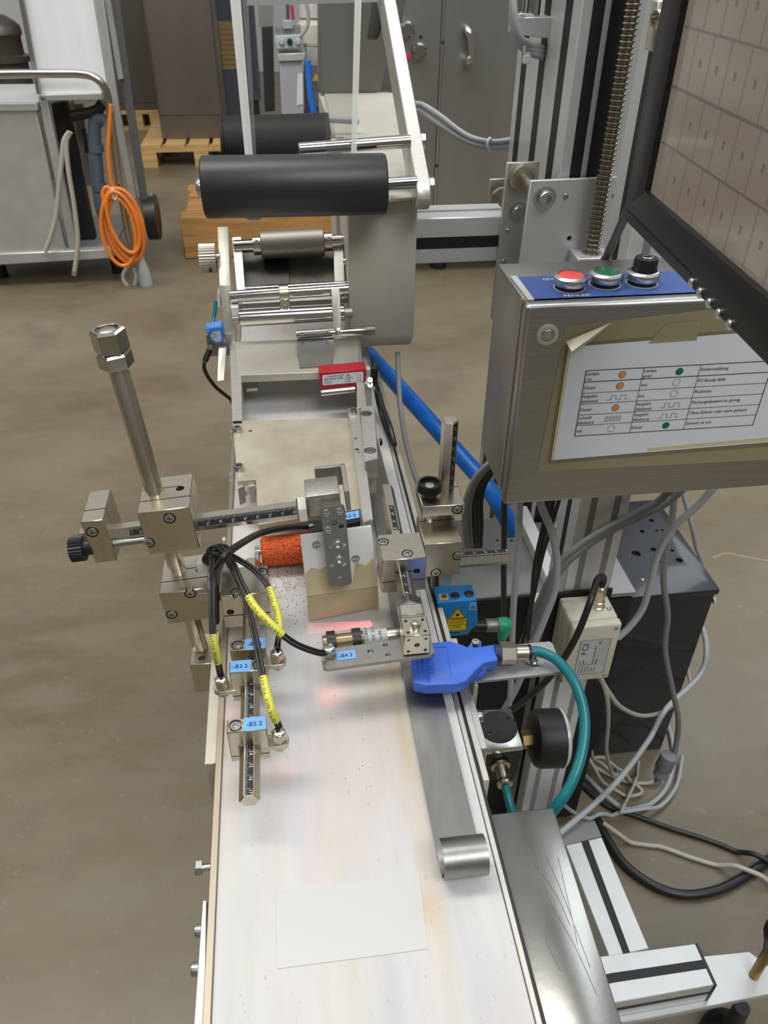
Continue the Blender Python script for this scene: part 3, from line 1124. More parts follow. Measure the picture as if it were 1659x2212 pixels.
# plate under the bar: flat upper sheet, folded lower lip
ts = [ay(648, 1158, 0.5220), ay(803, 1136, 0.5240)]
ms = [ay(663, 1290, 0.5000), ay(816, 1266, 0.5020)]
bs_ = [az(668, 1342, 0.8825), az(819, 1312, 0.8825)]
nrm = (ts[1] - ts[0]).cross(ms[0] - ts[0]).normalized()
if nrm.y < 0:
    nrm = -nrm
m = MB()
m.prism([ts[0], ts[1], ms[1], ms[0]], nrm * 0.006)
m.build('scraper_plate', plastw, sh, 0.0012, 2)
m = MB()
n2 = (ms[1] - ms[0]).cross(bs_[0] - ms[0]).normalized()
if n2.y < 0:
    n2 = -n2
m.prism([ms[0], ms[1], bs_[1], bs_[0]], n2 * 0.0045)
m.build('scraper_lip', gluem, sh, 0.0010, 2)
m = MB()
gl = [az(*q, 0.9) for q in ((656, 1236), (690, 1228), (708, 1238), (716, 1222))]
ex = lambda px, py: (lambda r: CAM + r * ((ts[0] - CAM).dot(nrm) / r.dot(nrm)))(ray(px, py)) - nrm * 0.0004
m.prism([ex(*q) for q in ((660, 1240), (672, 1226), (690, 1230), (706, 1222), (718, 1240), (738, 1262), (762, 1255), (768, 1214), (790, 1222), (806, 1206), (812, 1266), (664, 1288))], -nrm * 0.0003)
m.build('old_adhesive', gluem, sh)
for q in ((683, 1176), (768, 1206)):
    slot_screw(ex(*q), -nrm, 0.0034, sh, cross=True)
# link from the bar up to the joint of the stand
m = MB(); m.box(bt - bv * 0.010 - bn * 0.0065, (0.019, 0.013, 0.012), Matrix((bu, bn, bv)).transposed()); m.build('bar_mount', castm, sh, 0.0008)

# dark sensor behind the scraper with blue tag
ds = thing('label_sensor', 'small black sensor box with pale blue tag behind the scraper bar', 'sensor', (0.04, 0.575, 0.92))
m = MB(); m.prism([az(*q, 0.935) for q in ((665, 1128), (775, 1108), (779, 1126), (668, 1150))], (0, 0, -0.02)); m.build('housing', black, ds, 0.0006)
q0 = az(742, 1124, 0.9355); q1 = az(776, 1118, 0.9355); q2 = az(742, 1108, 0.9355)
m = MB(); m.quad(q0, (q1 - q0), (q2 - q0), 0, 0, 1, 1); tg = m.build('name_tag', bluet, ds, smooth=False)
m = MB(); uu = (q1 - q0).normalized(); vv = (q2 - q0).normalized(); m.text('A2.2', 0.0060, q0 + V((0, 0, .0003)), uu, vv, 0.0004, 0.003); m.build('lettering', ink, tg, smooth=False)
slot_screw(az(672, 1135, 0.9355), (0, 0, 1), 0.0022, ds)

# ---------------------------------------------------------------- orange foam roller
fr = thing('foam_roller', 'speckled orange foam roller on a steel pin above the belt', 'roller', (-0.015, 0.584, B))
m = MB(); m.lathe((-0.038, 0.582, 0.8975), (1, 0.0, 0.03), [(0.0115, 0), (0.0142, 0.0012), (0.0144, 0.004), (0.0144, 0.046), (0.0135, 0.049)], 40); m.build('foam', foam_m, fr)
m = MB(); m.cyl((-0.0435, 0.582, 0.8972), (-0.036, 0.582, 0.8976), 0.0030); m.build('pin', steel, fr)
m = MB(); m.span(-0.052, -0.034, 0.520, 0.566, B + 0.0006, B + 0.006); ob = m.build('roller_bracket', castm, fr, 0.0006)
c_ = MB(); p = az(541, 1190, B + .006); c_.cyl(p - V((0, 0, .004)), p + V((0, 0, .01)), 0.0026); cut(ob, c_)
m = MB(); m.span(-0.0445, -0.0405, 0.560, 0.588, B + 0.0006, 0.900); m.build('pin_holder', castm, fr)

# ================================================================== rod with the three fibre holders over the left belt edge
rs = thing('scale_rod', 'hexagonal steel scale rod above the left belt edge with printed centimetres', 'rod', (-0.046, 0.42, 0.908))
RX, RZ, RAF = -0.0455, 0.9140, 0.0120
m = MB(); m.hexa((RX, 0.3065, RZ), (RX, 0.548, RZ), RAF, (0, 0, 1), 0.0010); rod = m.build('rod', nickel, rs)
ruler((RX - 0.0026, 0.4415, RZ + RAF / 2), (0, -1, 0), (1, 0, 0), 0.1345, 0.0056, 4, 1, rod)
ybc = V((-0.049, 0.4995, 0.9175))


def cuts_y(cc):
    cc.box(ybc + V((0, 0, -0.004)), (0.06, 0.05, 0.0010))
    q = ay(498, 1322, ybc.y - 0.0175)
    cc.cyl(q - V((0, .01, 0)), q + V((0, .01, 0)), 0.0030)


oy = block(ybc, (0.0385, 0.035, 0.036), Matrix(), 'clamp_block', rs, nickel, cuts_y)
screws([az(566, 1235, ybc.z + 0.0182), az(511, 1278, ybc.z + 0.0182)], (0, 0, 1), oy, 0.0041)
m = MB(); m.hexa((-0.0895, 0.5125, 0.910), (-0.060, 0.5125, 0.910), 0.0118, (0, 0, 1)); m.build('cross_rod', nickel, rs)
m = MB(); m.span(-0.0665, -0.0640, 0.5325, 0.537, 0.8805, 0.953); m.build('backing_plate', white_p, rs)


def fibre_holder(name, y, tagtext, side, label, ztop=0.9345):
    """clamp on the scale rod; side +1: fibre head to the right of the rod"""
    t = thing('fibre_holder', label, 'sensor holder', (RX, y, RZ - 0.012))
    x0, x1 = RX - 0.0135, RX + 0.0130
    c0 = V(((x0 + x1) / 2, y, (ztop + RZ - 0.011) / 2))
    m = MB(); m.box(c0, (x1 - x0, 0.0112, ztop - RZ + 0.011))
    b = m.build('clamp', nickel, t, 0.0006)
    cc = MB(); cc.box((RX + 0.0, y, RZ - 0.0052), (0.05, 0.02, 0.0009)); cut(b, cc)
    m = MB(); m.plate([(-0.0078, -0.0062), (0.0078, -0.0062), (0.0078, 0.0062), (-0.0078, 0.0062)], [[(math.cos(a * math.pi / 3) * 0.0070, math.sin(a * math.pi / 3) * 0.0058) for a in range(6)]], (RX, y - 0.0057, RZ), (1, 0, 0), (0, 0, 1), 0.0004)
    m.build('rod_collar', barm, b)
    sx = RX - side * 0.0078
    screws([(sx, y, ztop)], (0, 0, 1), b, 0.0040)
    # blue tag
    tx = RX + side * 0.0052
    o0 = V((tx - 0.0076, y - 0.0056, ztop + 0.0003))
    m = MB(); m.quad(o0, V((1, 0, 0)), V((0, 1, 0)), 0, 0, 0.0152, 0.0112); tg = m.build('name_tag', bluet, t, smooth=False)
    m = MB(); m.text(tagtext, 0.0052, o0 + V((0, 0, .0003)), V((1, 0, 0)), V((0, 1, 0)), 0.0018, 0.0035); m.build('lettering', ink, tg, smooth=False)
    # ear and fibre head
    hx = RX + side * 0.0205
    m = MB(); m.plate(rrect(-0.0052, -0.0055, 0.0135, 0.0055, 0.0045) if side > 0 else rrect(-0.0135, -0.0055, 0.0052, 0.0055, 0.0045), [], (hx - side * 0.0070, y - 0.001, RZ - 0.002), (1, 0, 0), (0, 1, 0), 0.0042)
    m.build('ear', nickel, t, 0.0004)
    m = MB(); m.hexa((hx, y - 0.001, RZ + 0.0022), (hx, y - 0.001, RZ + 0.0105), 0.0092, (0.3, 1, 0), 0.0004); hd = m.build('fibre_head', nickel, t)
    m = MB(); m.lathe((hx, y - 0.001, RZ + 0.0105), (0, 0, 1), [(0.0041, 0), (0.0041, 0.0004), (0.0037, 0.0007)], 20); m.build('head_cap', steel, hd)
    m = MB(); m.hexa((hx, y - 0.001, RZ - 0.0060), (hx, y - 0.001, RZ - 0.002), 0.0080, (0.3, 1, 0)); m.build('head_nut', nickel, hd)
    return V((hx, y - 0.001, RZ + 0.007))


h52 = fibre_holder('b52', 0.3520, '-B5.2', 1, 'steel fibre holder with blue tag B5.2 near the free rod end')
h32 = fibre_holder('b32', 0.4055, '-B3.2', -1, 'steel fibre holder with blue tag B3.2, fibre head beside the rail')
h22 = fibre_holder('b22', 0.4270, '-B2.2', 1, 'steel fibre holder with blue tag B2.2 right behind tag B3.2')

# ---------------------------------------------------------------- right clamp stand
rst = thing('clamp_stand', 'upright hexagonal scale rod with clamp blocks right of the belt', 'clamp stand', (0.13, 0.55, 0.80))
m = MB(); m.hexa((0.1315, 0.567, 0.80), (0.1315, 0.567, 1.0375), 0.0125, (-0.35, -1, 0), 0.0009); vr_ = m.build('upright_rod', nickel, rst)
fa_ = V((0.35, 1, 0)).normalized()
fn2 = Matrix.Rotation(math.radians(60), 3, 'Z') @ (-fa_)
ac2 = V((0, 0, 1)).cross(fn2)
if ac2.x < 0:
    ac2 = -ac2
ruler(V((0.1315, 0.567, 0.8995)) + fn2 * 0.00625 + ac2 * 0.0030, (0, 0, 1), -ac2, 0.136, 0.0060, 4, 1, vr_)
rbc = V((0.1215, 0.5395, 0.9245))


def cuts_r(cc):
    cc.box(rbc + V((0.004, 0.012, 0.012)), (0.05, 0.001, 0.02))
    cc.cyl((0.1155, 0.553, 0.935), (0.1155, 0.553, 0.96), 0.0042)


orb = block(rbc, (0.0335, 0.042, 0.0375), Matrix(), 'clamp_block', rst, nickel_b, cuts_r)
fy = rbc.y - 0.0212
screws([ay(989, 1201, fy), ay(942, 1238, fy)], (0, -1, 0), orb, 0.0041)
rcc = V((0.1245, 0.558, 0.9620))


def cuts_rc(cc):
    cc.box(rcc + V((0.006, 0.009, 0)), (0.06, 0.001, 0.03))


orc = block(rcc, (0.0375, 0.036, 0.0115), Matrix(), 'adjusting_clamp', rst, nickel, cuts_rc)
screws([ay(988, 1101, rcc.y - 0.0182)], (0, -1, 0), orc, 0.0040)
m = MB()
pr = [(0.0034 if k % 2 else 0.0028, 0.030 * k / 44) for k in range(45)]
m.lathe((0.1155, 0.553, 0.928), (0, 0, 1), pr, 14); m.build('threaded_rod', zinc, rst)
m = MB()
kc = V((0.1145, 0.556, 0.9682))
m.lathe(kc, (0, 0, 1), [(0.0062, 0), (0.0062, 0.0055)], 24)
m.prism([kc + V((math.cos(2 * math.pi * i / 60) * (0.0105 if i % 2 else 0.0097), math.sin(2 * math.pi * i / 60) * (0.0105 if i % 2 else 0.0097), 0.0052)) for i in range(60)], (0, 0, 0.0088))
ok_ = m.build('knob', black, rst)
cc = MB(); cc.cyl(kc + V((0, 0, 0.0105)), kc + V((0, 0, 0.02)), 0.0084, n=30); cut(ok_, cc)
m = MB(); m.lathe(kc + V((0, 0, 0.0100)), (0, 0, 1), [(0.0040, 0), (0.0040, 0.0010), (0.0015, 0.0014)], 20); m.build('knob_insert', castm, ok_)
# short scale rod to the right
m = MB(); m.hexa((0.118, 0.530, 0.9125), (0.1855, 0.530, 0.9125), 0.0120, (0, 0.0, 1), 0.0008); hr2 = m.build('cross_rod', nickel, rst)
ruler((0.1845, 0.530 - 0.0033, 0.9125 + 0.0060), (-1, 0, 0), (0, 1, 0), 0.045, 0.0066, 0, 1, hr2)
# left block carrying the long rod
lbc = V((0.0815, 0.4985, 0.9425))


def cuts_lb(cc):
    cc.box(lbc + V((0, 0, 0.0045)), (0.016, 0.06, 0.0009))
    cc.box(lbc + V((0, 0, -0.0055)), (0.06, 0.06, 0.0009))
    cc.cyl(lbc + V((0.0105, -0.03, 0.004)), lbc + V((0.0105, -0.008, 0.004)), 0.0027)


olb2 = block(lbc, (0.0365, 0.034, 0.0355), Matrix(), 'clamp_block', rst, nickel, cuts_lb)
screws([az(828, 1170, lbc.z + 0.018), az(880, 1195, lbc.z + 0.018)], (0, 0, 1), olb2, 0.0040)
m = MB(); m.hexa((0.080, 0.448, 0.9430), (0.0830, 0.606, 0.9430), 0.0120, (0, 0, 1), 0.0009); yr = m.build('long_rod', nickel, rst)
yd = V((0.003, 0.158, 0)).normalized()
ruler(V((0.0835, 0.452, 0.9430 + 0.0060)), yd, (-1, 0, 0), 0.031, 0.0060, 0, 1, yr)
ruler(V((0.0860, 0.535, 0.9430 + 0.0060)), yd, (-1, 0, 0), 0.036, 0.0060, 8, 1, yr)
m = MB(); m.hexa((0.0799, 0.4385, 0.9430), (0.0800, 0.4485, 0.9430), 0.0190, (0.5, 0, 1), 0.0010); m.build('lock_nut', steel, rst)
m = MB(); m.span(0.0710, 0.0885, 0.4275, 0.4390, 0.9355, 0.9505); m.build('neck', castm, rst, 0.0008)
ebc = V((0.0805, 0.4180, 0.9375))


def cuts_eb(cc):
    for a, b in ((-0.0065, 0.006), (0.0065, 0.006), (-0.0065, -0.006), (0.0065, -0.006)):
        cc.cyl(ebc + V((a, -0.03, b)), ebc + V((a, -0.006, b)), 0.0013, n=12)
        cc.cyl(ebc + V((a, b, 0.004)), ebc + V((a, b, 0.03)), 0.0013, n=12)
    cc.cyl(ebc + V((0, -0.03, 0)), ebc + V((0, -0.006, 0)), 0.0021, n=14)


oeb = block(ebc, (0.0200, 0.0200, 0.0200), Matrix(), 'end_cube', rst, nickel, cuts_eb)
screw(ebc + V((0, 0, 0.0100)), (0, 0, 1), 0.0042, oeb, 'socket')
# B4.2 plate
b4 = thing('fibre_bracket', 'drilled flat steel bracket with blue tag B4.2 reaching over the belt', 'bracket', (0.05, 0.415, 0.92))
o0 = az(692, 1406, 0.9265)
u4 = (az(915, 1376, 0.9265) - o0).normalized()
v4 = V((0, 0, 1)).cross(u4)
ln = 0.0860
hl = [circ(0.0238, -0.0115, 0.0019), circ(0.0375, -0.0075, 0.0023), circ(0.0500, -0.0135, 0.0021), circ(0.0500, -0.0030, 0.0019)]
m = MB(); m.plate(rrect(0, -0.0188, ln, 0.001, 0.0035), hl, o0 - V((0, 0, 0.0035)), u4, v4, 0.0035); ob4 = m.build('plate', barm, b4, 0.0003)
hp = az(711, 1414, 0.9265)
m = MB(); m.hexa(hp, hp + V((0, 0, 0.0075)), 0.0092, (0.2, 1, 0), 0.0004); hd = m.build('fibre_head', nickel, b4)
m = MB(); m.lathe(hp + V((0, 0, 0.0075)), (0, 0, 1), [(0.0041, 0), (0.0041, 0.0004), (0.0037, 0.0007)], 20); m.build('head_cap', steel, hd)
m = MB(); m.hexa(hp - V((0, 0, 0.009)), hp - V((0, 0, 0.0035)), 0.0080, (0.2, 1, 0)); m.build('head_nut', nickel, hd)
t0 = az(729, 1427, 0.9268)
m = MB(); m.quad(t0, u4, v4, 0, 0, 0.0145, 0.0088); tg = m.build('name_tag', bluet, b4, smooth=False)
m = MB(); m.text('-B4.2', 0.0050, t0 + V((0, 0, .0003)), u4, v4, 0.0016, 0.0025); m.build('lettering', ink, tg, smooth=False)
h42 = hp + V((0, 0, 0.004))
# threaded barrel sensor behind it
bs1 = thing('barrel_sensor', 'threaded brass barrel sensor with two black nuts behind tag B4.2', 'sensor', (0.04, 0.436, 0.905))
a0 = az(697, 1390, 0.915)
a1 = az(800, 1378, 0.915)
ad = (a1 - a0).normalized()
L1 = (a1 - a0).length
brassn = mat('nickel_brass', (0.62, 0.56, 0.42), 1.0, 0.32)
pr = []
nn = 34
for k in range(nn * 2 + 1):
    pr.append((0.0066 if k % 2 else 0.0060, L1 * 0.86 * k / (nn * 2)))
m = MB(); m.lathe(a0, ad, pr, 24); m.build('barrel', brassn, bs1)
m = MB(); m.cyl(a0 + ad * L1 * 0.86, a0 + ad * L1 * 1.35, 0.0064); brl = m.build('print_sleeve', labelg, bs1)
uu = ad
vv = (V((0, 0.45, 1)) - ad * V((0, 0.45, 1)).dot(ad)).normalized()
pw = vv.cross(uu)
if pw.y > 0:
    pw = -pw
m = MB()
for k, s in enumerate(('OC84-P', 'IUC 5-0', 'sn 04')):
    d0 = a0 + ad * (L1 * 0.94 + 0.0055 * k)
    nn_ = (V((0, -0.35, 1))).normalized()
    m.text(s, 0.0036, d0 + nn_ * 0.0067, V((0, 0.94, 0.33)), -ad, -0.0055, 0.0)
m.build('lettering', ink, brl, smooth=False)
for t in (0.09, 0.62):
    m = MB(); m.cyl(a0 + ad * L1 * t, a0 + ad * (L1 * t + 0.0068), 0.0092, n=28); m.build('ring_nut', black, bs1)
m = MB(); m.cyl(a0 + ad * L1 * 1.35, a0 + ad * L1 * 1.62, 0.0062); m.build('cable_gland', nickel, bs1)
cw = MB(); cw.tube([a0 + ad * L1 * 1.6, a0 + ad * L1 * 1.72 + V((0, .003, .001)), V((0.0925, 0.449, 0.912)), V((0.0975, 0.459, 0.901)), V((0.1000, 0.475, 0.890)), V((0.101, 0.52, 0.8875))], 0.0022); cw.build('lead', cable_w, bs1)

# ---------------------------------------------------------------- black fibre leads with yellow sleeves
fib = mat('black_fibre', (0.016, 0.015, 0.015), 0, 0.4)
knot = S(-0.0655, 0.492, 0.965)
kz = az(455, 1195, 0.955)


def lead(name, pts, sl, text, label):
    """pair of thin black fibres; sl = start, end (0..1 along the curve) of the yellow sleeve"""
    t = thing('fibre_lead', label, 'cable', pts[-1])
    for off in (-0.0013, 0.0013):
        m = MB()
        pp = [V(p) for p in pts]
        out = []
        for i, p in enumerate(pp):
            a = pp[max(0, i - 1)]
            b = pp[min(len(pp) - 1, i + 1)]
            d = (b - a).normalized()
            sd = d.cross(V((0, -0.6, 1))).normalized()
            out.append(p + sd * off)
        m.tube(out, 0.00125, 8, 8)
        m.build('fibre', fib, t)
    # sleeve along the same curve
    cur = []
    pp = [V(p) for p in pts]
    mlen = len(pp)
    for i in range(mlen - 1):
        p1, p2 = pp[i], pp[i + 1]
        p0 = pp[i - 1] if i else p1 * 2 - p2
        p3 = pp[i + 2] if i + 2 < mlen else p2 * 2 - p1
        for k in range(12):
            q = k / 12
            cur.append(0.5 * ((2 * p1) + (p2 - p0) * q + (2 * p0 - 5 * p1 + 4 * p2 - p3) * q * q + (3 * p1 - p0 - 3 * p2 + p3) * q ** 3))
    n = len(cur)
    seg = cur[int(sl[0] * n):int(sl[1] * n)]
    m = MB(); m.tube(seg, 0.0031, 14, 1, spline=False); s = m.build('yellow_sleeve', yellow, t)
    # print along the sleeve on the side turned upwards
    m = MB()
    acc = 0.0
    chars = list(reversed(text))
    tot = sum((seg[i + 1] - seg[i]).length for i in range(len(seg) - 1))
    pos = [tot * (0.08 + 0.84 * k / max(1, len(chars) - 1)) for k in range(len(chars))]
    ci = 0
    for i in range(len(seg) - 1):
        L_ = (seg[i + 1] - seg[i]).length
        while ci < len(chars) and acc <= pos[ci] < acc + L_:
            d = (seg[i + 1] - seg[i]).normalized()
            view = (CAM - seg[i]).normalized()
            nn_ = (view - d * view.dot(d)).normalized()
            side = d.cross(nn_)
            if chars[ci] != ' ':
                m.text(chars[ci], 0.0033, seg[i] + d * (pos[ci] - acc) + (nn_ * 0.93 + side * 0.35).normalized() * 0.0033, -d, side, 0, -0.0012)
            ci += 1
        acc += L_
    m.build('lettering', ink, s, smooth=False)
    return t


Kp = az(470, 1205, 0.950)
lead('l32', [Kp + V((-.004, -.004, .004)), az(459, 1240, 0.976), az(458, 1300, 0.972), az(460, 1370, 0.960), az(468, 1415, 0.945), h32 + V((-0.001, 0.006, 0.002)), h32],
     (0.50, 0.74), 'KEYENCE FU-67Z', 'black fibre pair with yellow sleeve running down beside the left rail to B3.2')
lead('l52', [Kp + V((0.004, 0.003, 0.002)), az(500, 1225, 0.962), az(530, 1290, 0.960), az(552, 1380, 0.955), az(566, 1450, 0.950), az(585, 1530, 0.942), h52 + V((0, 0.006, 0.003)), h52],
     (0.60, 0.81), 'KEYENCE FU-67Z', 'black fibre pair with yellow sleeve running along the scale rod to B5.2')
lead('l42', [Kp + V((0.002, 0.004, 0.010)), az(500, 1212, 0.976), az(522, 1260, 0.976), az(550, 1310, 0.971), az(600, 1362, 0.961), az(640, 1392, 0.948), az(690, 1410, 0.936), h42],
     (0.38, 0.62), 'KEYENCE FU-67Z', 'black fibre pair with slanting yellow sleeve crossing to tag B4.2')
lead('l22', [Kp + V((0.006, 0.010, -0.004)), az(510, 1206, 0.955), az(550, 1232, 0.955), az(580, 1268, 0.952), az(598, 1320, 0.948), az(604, 1362, 0.943), h22 + V((0.001, 0.008, 0.004)), h22],
     (0.45, 0.72), 'KEYENCE FU-67Z', 'black fibre pair with bent yellow sleeve ending at tag B2.2')
# the knot of spare fibre behind the middle block
fk = thing('fibre_coil', 'small coil of spare black fibre behind the middle clamp block', 'cable coil', az(462, 1205, 0.94))
for k in range(4):
    c0 = az(462 + 3 * k, 1206 - 6 * k, 0.945 + 0.003 * k)
    m = MB(); m.tube([c0 + V((math.cos(t) * 0.0085, math.sin(t) * (0.0055 + 0.001 * k), math.sin(t + k) * 0.002)) for t in [i * math.pi / 4 for i in range(8)]], 0.0015, 8, 5, closed=True); m.build('loop', fib, fk)
m = MB(); m.box(az(438, 1222, 0.935), (0.010, 0.008, 0.012)); m.build('cable_clip', white_p, fk, 0.001)
# thick black lead from the scraper sensor to the coil
m = MB(); m.tube([az(690, 1140, 0.928), az(660, 1137, 0.934), az(610, 1141, 0.942), az(560, 1153, 0.952), az(515, 1178, 0.978), az(484, 1203, 0.986), az(471, 1232, 0.966), az(467, 1260, 0.944), az(466, 1285, 0.928), az(466, 1308, 0.913), az(467, 1330, 0.899), az(467, 1343, 0.887)], 0.0030, 10, 8)
tag(m.build('sensor_lead', cable_b), 'thick black cable arching from the scraper sensor to the fibre coil', 'cable')

# red light spots of the fibre sensors on the belt
for p, e in ((h42 - V((0, 0, .012)), 0.013), (h52 - V((0, 0, .012)), 0.005), (h32 - V((0, 0, .012)), 0.004)):
    d = bpy.data.lights.new('fibre_light', 'SPOT')
    d.energy = e
    d.color = (1.0, 0.05, 0.03)
    d.spot_size = math.radians(74)
    d.spot_blend = 1.0
    d.shadow_soft_size = 0.002
    o = bpy.data.objects.new('fibre_light', d)
    COL.objects.link(o)
    o.location = p
    o.location.z = 0.9050

# ================================================================== labelling machine behind the belt frame
lab = thing('labeller', 'grey label dispenser with housing, rollers and slanted arm over the belt', 'labelling machine', (0.13, 1.1, 0.90))
# housing front box
xl, xr = 0.0835, 0.1705
m = MB()
m.prism([(xl, 0.985, 1.108), (xl, 0.985, 0.928), (xl, 1.003, 0.905), (xl, 1.30, 0.905), (xl, 1.30, 1.108)], (xr - xl, 0, 0))
m.build('housing', paint, lab, 0.003, 2)
m = MB(); m.prism([az(*q, 1.112) for q in ((762, 437), (898, 425), (852, 200), (700, 200))], (0, 0, -0.0035)); m.build('deck', paint2, lab, 0.0006)
m = MB(); m.span(0.095, 0.235, 1.31, 1.74, 0.95, 1.108); m.build('rear_housing', paint2, lab, 0.002)
m = MB()
m.prism([ay(*q, 1.70) for q in ((690, 197), (822, 198), (837, 136), (878, 0), (905, -160), (690, -160))], (0, 0.06, 0))
ob = m.build('upright_cover', mat('dark_beige_paint', (0.17, 0.16, 0.14), 0.0, 0.5, 0.04, 30), lab, 0.001)
cc = MB(); cc.prism([ay(*q, 1.69) for q in ((794, 84), (800, 88), (815, 88), (822, 80), (838, -10), (845, -60), (815, -60))], (0, 0.045, 0)); cut(ob, cc)
m = MB(); m.prism([ay(*q, 1.738) for q in ((790, 92), (826, 92), (850, -65), (805, -65))], (0, 0.004, 0)); m.build('slot_backing', black, lab)
# slanted arm
xa, xb = 0.1605, 0.1775
d_ = V((0, 0.305, 0.158)).normalized()
n_ = V((0, d_.z, -d_.y))
A0 = V((xa, 0.945, 1.134))
m = MB()
m.prism([A0, A0 + d_ * 0.62, A0 + d_ * 0.62 + n_ * 0.034, A0 + n_ * 0.046 + d_ * 0.015, A0 + n_ * 0.030 - d_ * 0.012, A0 + n_ * 0.012 - d_ * 0.016], (xb - xa, 0, 0))
m.build('slanted_arm', alu, lab, 0.0012)
# big dark roller with axle
rc0, rc1 = ay(437, 405, 0.950), ay(832, 398, 0.950)
rd = (rc1 - rc0).normalized()
m = MB(); m.lathe(rc0, rd, [(0.029, 0), (0.0322, 0.0015), (0.0332, 0.004), (0.0332, (rc1 - rc0).length - 0.003), (0.0318, (rc1 - rc0).length)], 56); m.build('big_roller', roller_m, lab)
m = MB(); m.cyl(rc1 - rd * 0.004, V((xa + 0.002, 0.952, rc1.z + 0.001)), 0.0072); m.build('axle', steel, lab)
screw(rc0, -rd, 0.010, lab, 'pan', m=zinc, name='axle_cap')
m = MB(); p = rc0 + rd * 0.055 + V((0, 0.005, -0.034)); m.lathe(p, (0, 0, -1), [(0.009, -0.004), (0.010, 0.002), (0.006, 0.004)], 20); m.build('balance_plug', zinc, lab)
for px, py in ((934, 396), (916, 300)):
    p = ax(px - 8, py, xb)
    screw(p, (1, 0, 0), 0.0062, lab, 'hex', h=1.2, name='bolt')
s0, s1_ = ay(645, 323, 1.005), ay(886, 305, 1.005)
m = MB(); m.lathe(s0, s1_ - s0, [(0.0066, 0), (0.0076, 0.0012), (0.0076, (s1_ - s0).length)], 24); m.build('spacer_rod', steel, lab)
# worn black rear roller
r0, r1 = ay(486, 322, 1.16), ay(712, 314, 1.16)
m = MB(); m.lathe(r0, r1 - r0, [(0.038, 0), (0.040, 0.002), (0.040, (r1 - r0).length)], 48); m.build('rear_roller', rollback, lab)
m = MB(); m.lathe(r0 - V((0.003, 0, 0)), (1, 0, 0), [(0.041, 0), (0.041, 0.004), (0.037, 0.004)], 48); m.build('roller_flange', rollback, lab)
m = MB(); m.cyl(r1, V((xl + 0.012, 1.16, r1.z)), 0.010); m.build('rear_axle', steel, lab)
# feed unit: left cheek plate
P1, P2, P3 = ay(472, 490, 1.085), ay(475, 617, 1.002), ay(488, 741, 0.986)
cx = -0.0815
m = MB()
m.prism([(cx, P1.y, P1.z), (cx, P2.y, P2.z), (cx, P3.y, P3.z), (cx, P3.y + 0.03, P3.z), (cx, P2.y + 0.035, P2.z - 0.02), (cx, P1.y + 0.025, P1.z - 0.02)], (0.0140, 0, 0))
m.build('cheek_plate', alud, lab, 0.0006)
# ribbed knob
kc = ay(449, 558, 1.045)
m = MB()
N = 64
m.prism([kc + V((-0.010, math.cos(2 * math.pi * i / N) * (0.0185 if i % 2 else 0.0176), math.sin(2 * math.pi * i / N) * (0.0185 if i % 2 else 0.0176))) for i in range(N)], (0.0205, 0, 0))
ok_ = m.build('ribbed_knob', alud, lab)
m = MB(); p = kc + V((0.003, -0.016, -0.0095)); m.cyl(p, p + V((0, -0.0022, -0.0012)), 0.0022, n=14); m.build('grub_screw', black, ok_)
m = MB(); m.cyl(kc + V((0.009, 0, 0)), V((cx + 0.002, kc.y, kc.z)), 0.006); m.build('knob_shaft', steel, lab)
# thin lever arms left and right of the knurled roller
for (a, b, c0, d0, nm) in (((501, 512), (521, 511), (530, 628), (511, 630), 'lever_arm'), ((719, 507), (741, 506), (745, 630), (723, 632), 'lever_arm')):
    q = [ay(*a, 1.065), ay(*b, 1.065), ay(*c0, 1.000), ay(*d0, 1.000)]
    m = MB(); m.prism(q, (0, 0.008, -0.010)); m.build(nm, alu, lab, 0.0006)
k0, k1 = ay(505, 533, 1.055), ay(742, 520, 1.055)
kd = (k1 - k0).normalized()
m = MB(); m.cyl(k0, k1, 0.0085); m.build('roller_shaft', steel, lab)
t = lambda px: k0 + kd * ((px - 505) / 237.0 * (k1 - k0).length)
m = MB(); m.lathe(t(563), kd, [(0.0165, 0), (0.0178, 0.001), (0.0178, (t(699) - t(563)).length - 0.001), (0.0165, (t(699) - t(563)).length)], 64); m.build('knurled_roller', knurl_m, lab)
for a, b in ((547, 563), (700, 717)):
    m = MB(); m.cyl(t(a), t(b), 0.0122); o = m.build('collar', nickel, lab)
    p = (t(a) + t(b)) / 2
    screw(p + V((0, -0.0095, 0.0072)), (0, -0.8, 0.6), 0.0028, o, 'socket', h=.5)
# dark web panel and strip under the knurled roller
webm = mat('dark_web', (0.11, 0.10, 0.075), 0.0, 0.5, 0.3, 30)
m = MB(); m.prism([ay(522, 545, 1.075), ay(738, 540, 1.075), ay(742, 628, 1.012), ay(528, 634, 1.012)], (0, 0.004, -0.003)); m.build('web_panel', webm, lab)
m = MB(); m.prism([ay(570, 545, 1.068), ay(622, 543, 1.068), ay(625, 628, 1.0105), ay(573, 631, 1.0105)], (0, 0.001, -0.001)); m.build('dark_strip', black, lab)
